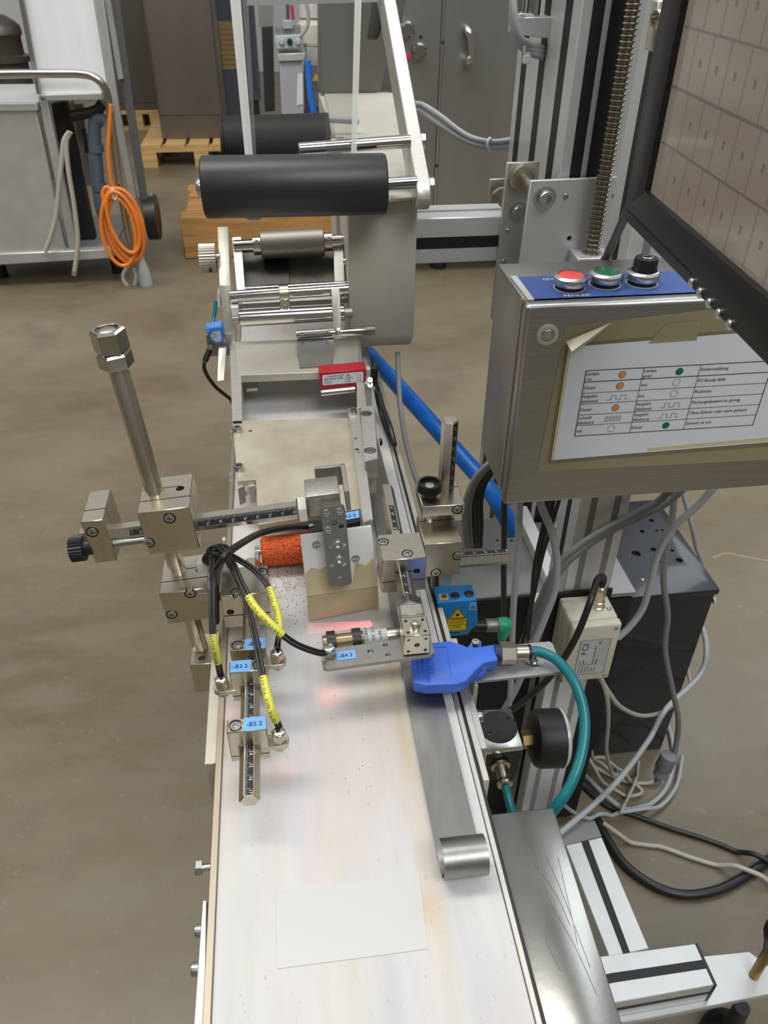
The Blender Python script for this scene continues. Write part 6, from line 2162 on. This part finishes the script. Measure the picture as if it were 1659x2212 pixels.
cable('grey_cable', cable_dg, 0.0048, [ay(1456, 1058, 0.80), ay(1453, 1110, 0.80), ay(1440, 1180, 0.80), ay(1433, 1250, 0.80), ay(1442, 1330, 0.80), ay(1436, 1400, 0.80), ay(1450, 1480, 0.80), ay(1465, 1550, 0.80), ay(1462, 1600, 0.80), ay(1452, 1650, 0.79)], 'wavy dark grey cable hanging in front of the computer tower', 10)
cable('grey_cable', cable_g, 0.0050, [ay(1470, 1050, 1.22), ay(1482, 1090, 1.22), ay(1495, 1140, 1.215), ay(1502, 1175, 1.222), ay(1510, 1240, 1.24), V((0.76, 1.26, 0.2)), V((0.78, 1.24, 0.006))], 'grey cable passing behind the lid of the computer tower', 10)
BY = (0.6990, 0.7050, 0.7110, 0.655)
for i, (pp_, yy, lb2) in enumerate(((((1185, 1065), (1172, 1140), (1155, 1220), (1148, 1300), (1140, 1380)), 0.70, 'thin black cable left of the control post below the box'),
                                   (((1212, 1065), (1190, 1140), (1172, 1200), (1152, 1290), (1130, 1380), (1120, 1450)), 0.705, 'thin black cable crossing the front edge of the control post'),
                                   (((1200, 1065), (1186, 1120), (1166, 1190), (1160, 1250), (1135, 1360)), 0.71, 'thin black cable tucked behind the grey cable bulge'),
                                   (((1089, 1075), (1089, 1140), (1088, 1220), (1088, 1300), (1086, 1400)), 0.655, 'straight black cable under the left box corner'))):
    cable('black_cable', cable_b, 0.0026 if i < 3 else 0.0034, Y(pp_, BY[i]), lb2)
# bundle left of the control box
for i, (dx, mt) in enumerate(((0, cable_dg), (7, cable_dg), (14, cable_b), (20, cable_b), (27, cable_b))):
    cable('bundle_cable', mt, 0.0036, [ay(1085 + dx, 985, 0.725 + .008 * i), ay(1052 + dx, 1005, 0.725 + .008 * i), ay(1022 + dx, 1040, 0.725 + .008 * i), ay(1006 + dx * 1.2, 1085, 0.725 + .008 * i), ay(1004 + dx * 1.3, 1130, 0.73 + .008 * i), ay(1010 + dx, 1180, 0.745 + .008 * i)],
          ('outermost grey cable of the bundle left of the control box', 'second grey cable of the bundle left of the control box', 'outermost black cable of the bundle left of the control box', 'middle black cable of the bundle left of the control box', 'innermost black cable of the bundle left of the control box')[i])
# beige leads below the interface box and the tangle on the floor
cable('beige_lead', cable_w, 0.0033, [V((0.388, 0.708, 0.562)), ay(1310, 1500, 0.712), ay(1314, 1560, 0.73), ay(1310, 1620, 0.765), ay(1322, 1670, 0.80), az(1338, 1700, 0.04)], 'beige lead hanging straight below the ivory box')
cable('beige_lead', cable_w, 0.0036, [V((0.380, 0.715, 0.562)), ay(1318, 1500, 0.72), ay(1345, 1530, 0.74), ay(1385, 1546, 0.80), ay(1425, 1540, 0.862), ay(1452, 1524, 0.905), V((0.708, 0.920, 0.200)), V((0.7265, 0.945, 0.205)), V((0.733, 1.02, 0.20)), V((0.745, 1.22, 0.05))], 'beige lead sagging sideways in front of the tower')
cable('pale_lead', cable_g, 0.0050, [V((0.755, 1.24, 0.12)), V((0.750, 1.12, 0.27)), V((0.742, 1.00, 0.310)), V((0.731, 0.936, 0.300)), V((0.712, 0.905, 0.262)), ay(1440, 1530, 0.85), ay(1400, 1600, 0.815), az(1340, 1680, 0.225), az(1280, 1740, 0.192), az(1215, 1795, 0.181), az(1180, 1825, 0.180)], 'thick pale grey lead slanting down to the base beam corner', 10)
plg = thing('inline_plug', 'dark grey inline mains plug hanging beside the tower', 'plug', ay(1430, 1690, 0.78))
a_, b_ = ay(1449, 1625, 0.785), ay(1418, 1690, 0.775)
m = MB(); dd = (b_ - a_).normalized(); m.lathe(a_ + dd * 0.004, dd, [(0.008, 0), (0.0145, 0.004), (0.0150, 0.034), (0.0125, 0.038)], 16); m.build('body', cable_dg, plg)
m = MB(); m.lathe(a_ + dd * 0.040, dd, [(0.0130, 0), (0.0125, 0.016), (0.006, 0.020), (0.005, 0.034)], 16); m.build('socket', mat('plug_grey', (0.24, 0.24, 0.235), 0, .5), plg)
zf = 0.008
FLOORC = []
for i, (pp_, mt, r, lb2) in enumerate((
        (((1325, 1672), (1330, 1690), (1300, 1680), (1260, 1655), (1235, 1640), (1240, 1668), (1290, 1700), (1360, 1722), (1385, 1712), (1350, 1690), (1290, 1668), (1250, 1680)), cable_w, .0034, 'beige cable looped in the tangle by the tower foot'),
        (((1240, 1610), (1260, 1640), (1310, 1670), (1360, 1690), (1410, 1692), (1432, 1680)), cable_w, .0040, 'beige grey cable running from the tangle to the inline plug'),
        (((1245, 1660), (1300, 1720), (1350, 1755), (1400, 1740), (1440, 1700), (1455, 1640), (1450, 1590), (1440, 1560)), cable_g, .0050, 'pale grey cable making a wide loop around the tangle'),
        (((1380, 1645), (1372, 1690), (1350, 1740), (1335, 1775)), cable_w, .0030, 'short beige cable end crossing the wide grey loop'),
        (((1205, 1640), (1200, 1690), (1215, 1735), (1260, 1765), (1310, 1770), (1360, 1765), (1420, 1750), (1458, 1705), (1472, 1640)), cable_g, .0040, 'grey cable curling around the foot of the control post'),
        (((1300, 1790), (1340, 1815), (1400, 1826), (1430, 1830), (1500, 1855), (1580, 1880), (1680, 1920)), cable_w, .0045, 'long beige grey cable lying across the floor to the right'),
        (((1260, 1700), (1310, 1740), (1380, 1765), (1450, 1790), (1520, 1812), (1580, 1835), (1680, 1885)), cable_b, .0050, 'thin black cable lying straight across the floor'),
        (((1290, 1770), (1310, 1810), (1350, 1868), (1410, 1912), (1470, 1932), (1530, 1928), (1590, 1905), (1680, 1845)), cable_b, .0085, 'thick black cable lying in a bow on the floor'))):
    lift = {1: (.09, .06, .02), 4: (.215, .17, .11, .03)}.get(i, ())       # ends that come down from the box or the post
    base = [az(a, b, lift[k] + r if k < len(lift) else r) for k, (a, b) in enumerate(pp_)]
    FLOORC.append((base, r, mt, lb2))


def spline(pts, sub):
    out, m_ = [], len(pts)
    for i in range(m_ - 1):
        p1, p2 = pts[i], pts[i + 1]
        p0 = pts[i - 1] if i else p1 * 2 - p2
        p3 = pts[i + 2] if i + 2 < m_ else p2 * 2 - p1
        for k in range(sub):
            t = k / sub
            out.append(0.5 * ((2 * p1) + (p2 - p0) * t + (2 * p0 - 5 * p1 + 4 * p2 - p3) * t * t + (3 * p1 - p0 - 3 * p2 + p3) * t ** 3))
    return out + [pts[-1]]


laid = []
for i in (7, 6, 5, 2, 4, 1, 0, 3):                                     # bottom cable first, each later one rides over the earlier
    base, r, mt, lb2 = FLOORC[i]
    path = spline(base, 26)
    done = []
    for n_i, p in enumerate(path):
        z_ = max(p.z, r)
        for q, rq, idx in laid + [(q, r, k) for k, q in enumerate(done) if k < n_i - 40]:
            d = math.hypot(p.x - q.x, p.y - q.y)
            reach = r + rq
            if d < reach + 0.030 and p.z < q.z + reach:
                f = 1.0 if d < reach * 1.1 else max(0.0, 1 - (d - reach * 1.1) / 0.030)
                f = f * f * (3 - 2 * f)
                z_ = max(z_, r + (q.z + reach + 0.0008 - r) * f)
        done.append(V((p.x, p.y, z_)))
    laid += [(q, r, None) for q in done[::2]]
    m = MB(); m.tube(done[::2] + ([done[-1]] if len(done) % 2 == 0 else []), r, 10, spline=False)
    tag(m.build('floor_cable', mt), lb2, 'cable')

# ================================================================== background: trolley on the left
CYY = 3.8
trm = mat('trolley_steel', (0.50, 0.50, 0.49), 0.45, 0.40, 0.10, 5, (1, 1, 1), 0.03)
ct = thing('trolley', 'stainless steel service trolley with tube handle and white board', 'trolley', ay(120, 575, CYY))


def slab(pts, y, th, material, name, parent, bevel=0.0):
    m = MB(); m.prism([ay(a, b, y) for a, b in pts], (0, th, 0))
    return m.build(name, material, parent, bevel)


slab(((-120, 238), (78, 236), (143, 541), (-90, 552)), CYY, 0.02, trm, 'side_panel', ct, .004)
slab(((-120, 224), (80, 222), (83, 240), (-120, 242)), CYY - .01, 0.5, aluw, 'top_edge', ct, .004)
slab(((82, 205), (99, 204), (170, 540), (150, 542)), CYY - .01, 0.03, trm, 'corner_post', ct, .003)
slab(((-120, 553), (240, 538), (246, 558), (-120, 580)), CYY - .02, 0.05, trm, 'bottom_rail', ct, .004)
slab(((-120, 553), (245, 538), (246, 545), (-120, 562)), CYY, 0.55, paintd, 'floor_tray', ct)
slab(((80, 205), (217, 201), (222, 216), (92, 219)), CYY - .01, 0.4, aluw, 'shelf', ct, .003)
slab(((44, -60), (192, -62), (234, 200), (85, 204)), CYY + .02, 0.02, whitepan, 'white_board', ct)
slab(((28, -60), (41, -60), (88, 204), (79, 205)), CYY, 0.03, stain_v, 'board_frame', ct, .003)
slab(((193, -62), (214, -62), (258, 240), (296, 430), (278, 432), (238, 215)), CYY, 0.03, trm, 'rear_post', ct, .003)
slab(((216, -62), (228, -62), (266, 170), (255, 172)), CYY + .03, 0.03, trm, 'rear_post', ct)
slab(((229, -62), (248, -62), (283, 200), (318, 430), (303, 432), (264, 190)), CYY + .06, 0.03, mat('dull_steel', (0.17, 0.18, 0.18), .5, .45), 'mast', ct)
m = MB(); m.tube([ay(a, b, CYY - .06) for a, b in ((-120, 166), (0, 160), (120, 159), (175, 160), (205, 168), (226, 190), (235, 225), (243, 290), (262, 420), (283, 540), (288, 565))], 0.0165, 14, 6); m.build('handle', steel, ct)
m = MB(); p = ay(318, 470, CYY + .1); m.cyl(p, p + V((0.05, 0, 0)), 0.10, n=28); m.build('wheel', black, ct)
slab(((295, 425), (330, 420), (332, 500), (300, 505)), CYY + .08, 0.04, paintd, 'wheel_fork', ct)
for xx in (-1.35, -0.80):
    m = MB(); m.lathe((xx, CYY + .15, 0.0), (0, 0, 1), [(0.03, 0), (0.03, .06), (0.012, .07), (0.012, .12)], 16); m.build('caster', black, ct)
# dark apparatus inside the trolley
ap = thing('pump_unit', 'dark pump unit with pipes standing inside the trolley frame', 'pump', ay(190, 540, CYY + .2))
slab(((110, 224), (142, 222), (205, 518), (166, 521)), CYY + .15, .06, blackm, 'column', ap)
slab(((160, 226), (178, 226), (196, 400), (182, 402)), CYY + .2, .03, paintd, 'bracket_bar', ap)
m = MB(); m.tube([ay(a, b, CYY + .05) for a, b in ((155, 250), (180, 246), (210, 238), (222, 222))], .022, 12); m.build('black_hose', black, ap)
m = MB(); m.tube([ay(a, b, CYY + .05) for a, b in ((226, 262), (212, 256), (204, 272), (205, 310), (210, 370), (217, 440), (226, 470))], .028, 14); m.build('drain_pipe', hosegrey, ap)
for t_ in ((206, 312), (213, 395)):
    p = ay(*t_, CYY + .05); m = MB(); m.cyl(p, p + V((0, 0, -.03)), .033, n=16); m.build('pipe_collar', hosegrey, ap)
slab(((176, 280), (184, 280), (192, 330), (185, 331)), CYY + .12, .03, black, 'pipe_clamp', ap)
hs = thing('beige_hoses', 'two beige hoses hanging down the front of the trolley', 'hose', ay(160, 590, CYY - .05))
for pp_ in (((150, 285), (138, 305), (134, 340), (128, 400), (120, 470), (108, 515), (97, 543)), ((152, 285), (143, 310), (148, 370), (158, 430), (166, 490), (168, 530), (161, 588))):
    m = MB(); m.tube([ay(a, b, CYY - .05) for a, b in pp_], .0105, 10); m.build('hose', cable_w, hs)
m = MB(); m.cyl(ay(161, 584, CYY - .05), ay(160, 594, CYY - .05), .013, n=12); m.build('hose_end', zinc, hs)
oc = thing('orange_cable', 'orange extension cable coiled and hung on the trolley handle', 'cable', ay(265, 585, CYY - .10))
for k, (cx_, cy_, rx, ry, tl_) in enumerate(((262, 490, 37, 76, .22), (268, 487, 41, 80, .20), (272, 494, 34, 68, .25), (256, 500, 36, 74, .15), (266, 480, 30, 66, .30))):
    pts = []
    for i in range(14):
        a_ = i / 14 * 2 * math.pi
        ux, uy = rx * math.cos(a_), ry * math.sin(a_)
        pts.append(ay(cx_ + ux + uy * tl_, cy_ + uy, CYY - .10 - .008 * k))
    m = MB(); m.tube(pts, .0088, 9, 5, closed=True); m.build('loop', cable_o, oc)
m = MB(); m.tube([ay(a, b, CYY - .09) for a, b in ((240, 225), (237, 270), (234, 330), (240, 390), (246, 410), (228, 405), (222, 425), (238, 445))], .0088, 9); m.build('strand', cable_o, oc)
m = MB(); m.tube([ay(a, b, CYY - .13) for a, b in ((244, 408), (252, 425), (247, 430), (240, 412))], .004, 6, closed=True); m.build('cable_tie', white_p, oc)
pg = thing('mains_plug', 'pale grey mains plug hanging below the orange cable coil', 'plug', ay(308, 622, CYY - .1))
a_, b_ = ay(303, 545, CYY - .040), ay(318, 622, CYY - .040)
dd = (b_ - a_).normalized()
L_ = (b_ - a_).length
m = MB(); m.lathe(a_, dd, [(.008, 0), (.014, L_ * .2), (.026, L_ * .5), (.032, L_ * .95), (.030, L_)], 18); m.build('body', rubberw, pg)
m = MB(); m.tube([ay(a, b, CYY - .03) for a, b in ((276, 575), (266, 595), (272, 614), (288, 620), (294, 600), (290, 580))], .009, 8); m.build('ring', rubberw, pg)

# ---------------------------------------------------------------- cabinets on pallets
def pallet(name, x0, x1, y0, y1, label, material, nb=5, h=.144):
    t = thing(name, label, 'pallet', ((x0 + x1) / 2, (y0 + y1) / 2, 0))
    for k in range(3):
        yy = y0 + (y1 - y0 - .1) * k / 2
        m = MB(); m.span(x0, x1, yy, yy + .1, 0, .022); m.build('bottom_board', material, t)
        for j in range(3):
            xx = x0 + (x1 - x0 - .12) * j / 2
            m = MB(); m.span(xx, xx + .12, yy, yy + .1, .022, .100); m.build('block', material, t)
    for j in range(3):
        xx = x0 + (x1 - x0 - .12) * j / 2
        m = MB(); m.span(xx, xx + .12, y0, y1, .100, .122); m.build('stringer', material, t)
    for k in range(nb):
        w_ = (y1 - y0) / nb
        m = MB(); m.span(x0, x1, y0 + w_ * k, y0 + w_ * (k + .86), .122, h); m.build('top_board', material, t)
    return t


def pallet_y(name, x0, x1, y0, y1, label, material, nb=5, h=.144):
    """pallet seen from its end: top boards run away from the viewer"""
    t = thing(name, label, 'pallet', ((x0 + x1) / 2, (y0 + y1) / 2, 0))
    for j in range(3):
        xx = x0 + (x1 - x0 - .10) * j / 2
        m = MB(); m.span(xx, xx + .10, y0, y1, 0, .022); m.build('bottom_board', material, t)
        for k in range(3):
            yy = y0 + (y1 - y0 - .14) * k / 2
            m = MB(); m.span(xx, xx + .10, yy, yy + .14, .022, .100); m.build('block', material, t)
    for k in range(3):
        yy = y0 + (y1 - y0 - .14) * k / 2
        m = MB(); m.span(x0, x1, yy, yy + .14, .100, .122); m.build('stringer', material, t)
    for k in range(nb):
        w_ = (x1 - x0) / nb
        m = MB(); m.span(x0 + w_ * k, x0 + w_ * (k + .84), y0, y1, .122, h); m.build('top_board', material, t)
    return t


cabm = mat('cabinet_steel', (0.26, 0.235, 0.205), .9, .38, .10, 3, (1, 1, .3))
cabm2 = mat('cabinet_steel_dark', (0.20, 0.175, 0.155), .9, .42, .10, 3, (1, 1, .3))
pallet_y('pallet', -0.915, -0.10, 6.05, 6.99, 'wooden pallet under the tall brown steel cabinet', wood2)
ca = thing('steel_cabinet', 'tall brown grey steel cabinet standing on a pallet', 'cabinet', (-0.58, 6.6, .144))
xa0, xa1 = ay(352, 308, 6.25).x, ay(488, 305, 6.25).x
m = MB(); m.span(xa0, xa1, 6.25, 6.95, .1445, 2.4); m.build('body', cabm, ca, .004)
m = MB(); m.span(xa0 + .01, xa1 - .01, 6.242, 6.25, .30, 2.35); m.build('door', cabm, ca, .003)
pallet('pallet', -1.35, -0.88, 7.35, 8.1, 'wooden pallet under the darker narrow steel cabinet', wood2)
cb_ = thing('steel_cabinet', 'darker narrow steel cabinet behind the trolley mast', 'cabinet', (-1.1, 7.7, .144))
m = MB(); m.span(-1.34, -0.90, 7.4, 8.0, .1445, 2.6); m.build('body', cabm2, cb_, .004)
m = MB(); m.span(-1.33, -0.91, 7.392, 7.4, .2, 2.55); m.build('door', cabm2, cb_, .003)
# timber stack in front
wp_ = thing('timber_pallet', 'heavy orange brown timber pallet on the floor behind the rollers', 'pallet', (-0.08, 4.4, 0))
m = MB(); m.span(-0.49, 0.42, 4.10, 4.22, 0.0, 0.205); m.build('front_beam', wood, wp_, .006)
m = MB(); m.span(-0.49, 0.42, 4.62, 4.74, 0.0, 0.205); m.build('rear_beam', wood, wp_, .006)
for k in range(3):
    m = MB(); m.span(-0.47, 0.42, 4.225 + .132 * k, 4.225 + .132 * k + .118, 0.165, 0.205 - .006 * (k % 2)); m.build('plank', wood, wp_, .004)
# dark storage rack and cardboard
dk = thing('machine_cabinet', 'dark blue grey machine cabinet behind the clear film', 'cabinet', (-0.1, 7.4, 0))
bgm = mat('blue_grey_cabinet', (0.085, 0.10, 0.125), .1, .5)
q0_, q1_ = ay(472, 200, 7.3), ay(562, 200, 7.3)
m = MB(); m.span(q0_.x, q1_.x, 7.3, 7.9, .22, 2.4); m.build('body', bgm, dk, .004)
m = MB(); m.span(q0_.x + .02, q1_.x - .02, 7.33, 7.85, .0, .22); m.build('plinth', blackm, dk)
m = MB(); m.span(q0_.x + .30, q1_.x - .02, 7.292, 7.3, .30, 2.3); m.build('door', bgm, dk, .003)
cd = thing('cardboard_stack', 'stack of brown cardboard beside the brown steel cabinet', 'cardboard', ay(490, 150, 7.0))
for k in range(9):
    a_ = ay(474, 150, 7.0)
    m = MB(); m.span(a_.x + random.uniform(-.006, .006), a_.x + .17, 7.0, 7.28, a_.z + .033 * k, a_.z + .033 * k + .031); m.build('sheet', card, cd)
m = MB(); m.span(ay(474, 150, 7.0).x, ay(474, 150, 7.0).x + .17, 7.0, 7.28, 0.0, ay(474, 150, 7.0).z - .001); m.build('support_box', bgm, cd)
# pump machine in the middle distance
mm = thing('filling_machine', 'pale machine on a grey column with dial panel in the middle distance', 'machine', ay(630, 270, 5.0))
y5 = 5.0
bgl = mat('pale_grey_machine', (0.42, 0.44, 0.48), .1, .5)
slab(((604, 132), (653, 130), (660, 330), (612, 332)), y5, .22, bgl, 'column', mm, .004)
slab(((600, 116), (660, 114), (658, 131), (601, 133)), y5 - .02, .30, aluw, 'table', mm, .004)
slab(((594, 78), (654, 75), (656, 104), (597, 107)), y5 - .03, .22, mat('pale_blue_panel', (0.48, 0.55, 0.62), 0, .4), 'dial_panel', mm, .004)
for px, mt in ((608, labelg), (626, black), (644, labelg)):
    p = ay(px, 90, y5 - .032); m = MB(); m.lathe(p, (0, -1, 0), [(.016, 0), (.016, .01), (.012, .016)], 20); m.build('dial', mt, mm)
slab(((610, 45), (632, 44), (633, 62), (611, 63)), y5, .08, bgl, 'gear_head', mm, .003)
slab(((617, 5), (625, 5), (626, 46), (619, 46)), y5 + .03, .03, steel, 'shaft', mm)
slab(((597, 60), (650, 58), (648, 78), (595, 80)), y5 + .02, .14, paintd, 'gear_box', mm)
slab(((627, 12), (634, 12), (637, 42), (630, 44)), y5 + .05, .02, redpl, 'red_lever', mm)
slab(((643, 160), (654, 158), (655, 225), (641, 228)), y5 - .004, .003, paper, 'paper_sheet', mm)
slab(((565, 60), (590, 58), (594, 240), (572, 242)), y5 + .3, .1, blackm, 'cable_duct', mm)
slab(((555, 0), (592, 0), (590, 58), (560, 60)), y5 + .35, .1, paintd, 'motor', mm)
slab(((662, 104), (702, 104), (703, 138), (662, 140)), y5 + .29, .22, aluw, 'side_table', mm)
m = MB(); m.tube([ay(a, b, y5 - .02) for a, b in ((664, 130), (668, 170), (672, 215), (678, 245))], .018, 10); m.build('blue_hose', blueh, mm)
m = MB(); m.tube([ay(a, b, y5 - .04) for a, b in ((660, 0), (666, 30), (664, 55), (650, 78))], .010, 8); m.build('clear_hose', cable_w, mm)
slab(((657, 235), (720, 232), (720, 245), (657, 248)), y5 + .02, .06, mat('navy_beam', (.02, .05, .12), 0, .5), 'floor_beam', mm)
tri_ = [ay(a, b, y5 + .08) for a, b in ((682, 158), (690, 174), (675, 175))]
m = MB(); m.prism(tri_, (0, .004, 0)); m.build('warning_triangle', yellow2, mm)
slab(((658, 142), (700, 140), (702, 232), (660, 236)), y5 + .12, .12, paintd, 'side_cabinet', mm)
vs_ = thing('white_vessel', 'white rounded plastic vessel beside the dial panel', 'vessel', (0.272, 5.40, ay(680, 104, 5.29).z))
c0 = V((0.272, 5.40, ay(680, 104, 5.29).z + .0755))
m = MB(); m.lathe(c0 - V((0, 0, .075)), (0, 0, 1), [(.06, 0), (.085, .02), (.092, .06), (.088, .11), (.06, .14), (.04, .15)], 28); m.build('body', mat('cream_vessel', (.70, .66, .56), 0, .5), vs_)
m = MB(); m.cyl(c0 + V((0, 0, .07)), c0 + V((0, 0, .35)), .075, n=24); m.build('upper_tank', white_p, vs_)
# thin rail of the labeller top edge
m = MB(); m.prism([ay(a, b, 1.28) for a, b in ((534, -20), (846, -22), (846, 4), (692, 8), (534, 12))], (0, .02, 0)); tag(m.build('cross_rail', aluw), 'pale metal rail crossing above between the clear film edges', 'rail')

# ---------------------------------------------------------------- big stainless cabinet on the right
sc = thing('stainless_cabinet', 'large stainless steel cabinet with door handle behind the labeller', 'cabinet', (1.2, 4.1, 0))
YC = 3.75
xc0 = ay(862, 200, YC).x
scm = mat('stainless_door', (0.38, 0.375, 0.365), .85, .33, .08, 4, (1, 1, .35), .02)
m = MB(); m.span(xc0, 2.3, YC + .006, YC + .8, .16, 2.6); m.build('body', scm, sc, .004)
xs = ay(945, 300, YC).x
m = MB(); m.span(xc0 + .004, xs - .006, YC - .012, YC + .006, .18, 2.55); m.build('narrow_door', scm, sc, .004)
m = MB(); m.span(xs + .004, 1.75, YC - .016, YC + .006, .18, 2.55); m.build('wide_door', scm, sc, .004)
m = MB(); m.span(xs - .006, xs + .004, YC - .014, YC + .006, .18, 2.55); m.build('door_gap', zinc, sc)
h0, h1 = ay(1006, 62, YC - .016), ay(1006, 132, YC - .016)
m = MB(); m.tube([h0, h0 + V((.0, -.05, -.005)), h0 + V((.012, -.055, -.03)), h1 + V((.012, -.055, .03)), h1 + V((0, -.05, .005)), h1], .016, 12, 5); m.build('handle', silver, sc)
for q in ((878, 62), (904, 108)):
    p = ay(*q, YC - .012); m = MB(); m.lathe(p, (0, -1, 0), [(.030, 0), (.030, .03), (.022, .04)], 22); m.build('door_knob', steel, sc)
p = ay(881, 120, YC - .012); m = MB(); m.lathe(p, (0, -1, 0), [(.011, 0), (.011, .02)], 16); m.build('red_lamp', redpl, sc)
for q in ((909, 80), (957, 92), (943, 358)):
    p = ay(*q, YC - .016); m = MB(); m.cyl(p, p - V((0, .004, 0)), .006, n=10); m.build('door_bolt', black, sc)
m = MB(); m.span(xc0 + .05, 2.2, YC + .05, YC + .75, .10, .16); m.build('plinth', blackm, sc)
for xx in (.78, 1.25, 2.0):
    for yy in (YC + .1, YC + .7):
        m = MB(); m.lathe((xx, yy, 0), (0, 0, 1), [(.04, 0), (.04, .05), (.02, .06), (.02, .105)], 16); m.build('caster', black, sc)
# motor on the far left
mt_ = thing('gear_motor', 'brown cast gear motor standing far behind the trolley', 'motor', ay(10, 190, 6.0))
c0 = ay(8, 110, 6.0)
m = MB(); m.lathe(V((c0.x, c0.y, .50)), (0, 0, 1), [(.13, 0), (.13, .16), (.15, .17), (.15, .20), (.12, .21), (.12, .30), (.135, .32), (.13, .36), (.10, .39), (.05, .42)], 28); m.build('casing', brown_m, mt_)
m = MB(); m.span(c0.x - .18, c0.x + .16, c0.y - .15, c0.y + .15, .40, .50); m.build('base', brown_m, mt_)
m = MB(); m.span(c0.x - .3, c0.x + .3, c0.y - .2, c0.y + .3, .0, .40); m.build('crate', mat('brown_crate', (.12, .095, .065), 0, .7), mt_)
m = MB(); m.lathe(V((c0.x - .01, c0.y - .02, .9)), (0, 0, 1), [(.03, 0), (.03, .06), (.015, .08)], 14); m.build('cap', black, mt_)

# pale cracks in the floor
crk = mat('crack_filler', (.30, .26, .19), 0, .7)
for i, (pp_, w_, lb2) in enumerate(((((1540, 1205), (1570, 1195), (1610, 1203), (1665, 1212)), .0035, 'pale filled crack in the floor right of the tower'),)):
    m = MB(); m.tube([az(a, b, .0002) for a, b in pp_], w_, 6, 4); m.bm.verts.ensure_lookup_table()
    for v_ in m.bm.verts:
        v_.co.z = max(.0003, v_.co.z * .15)
    tag(m.build('floor_crack', crk), lb2, 'crack')
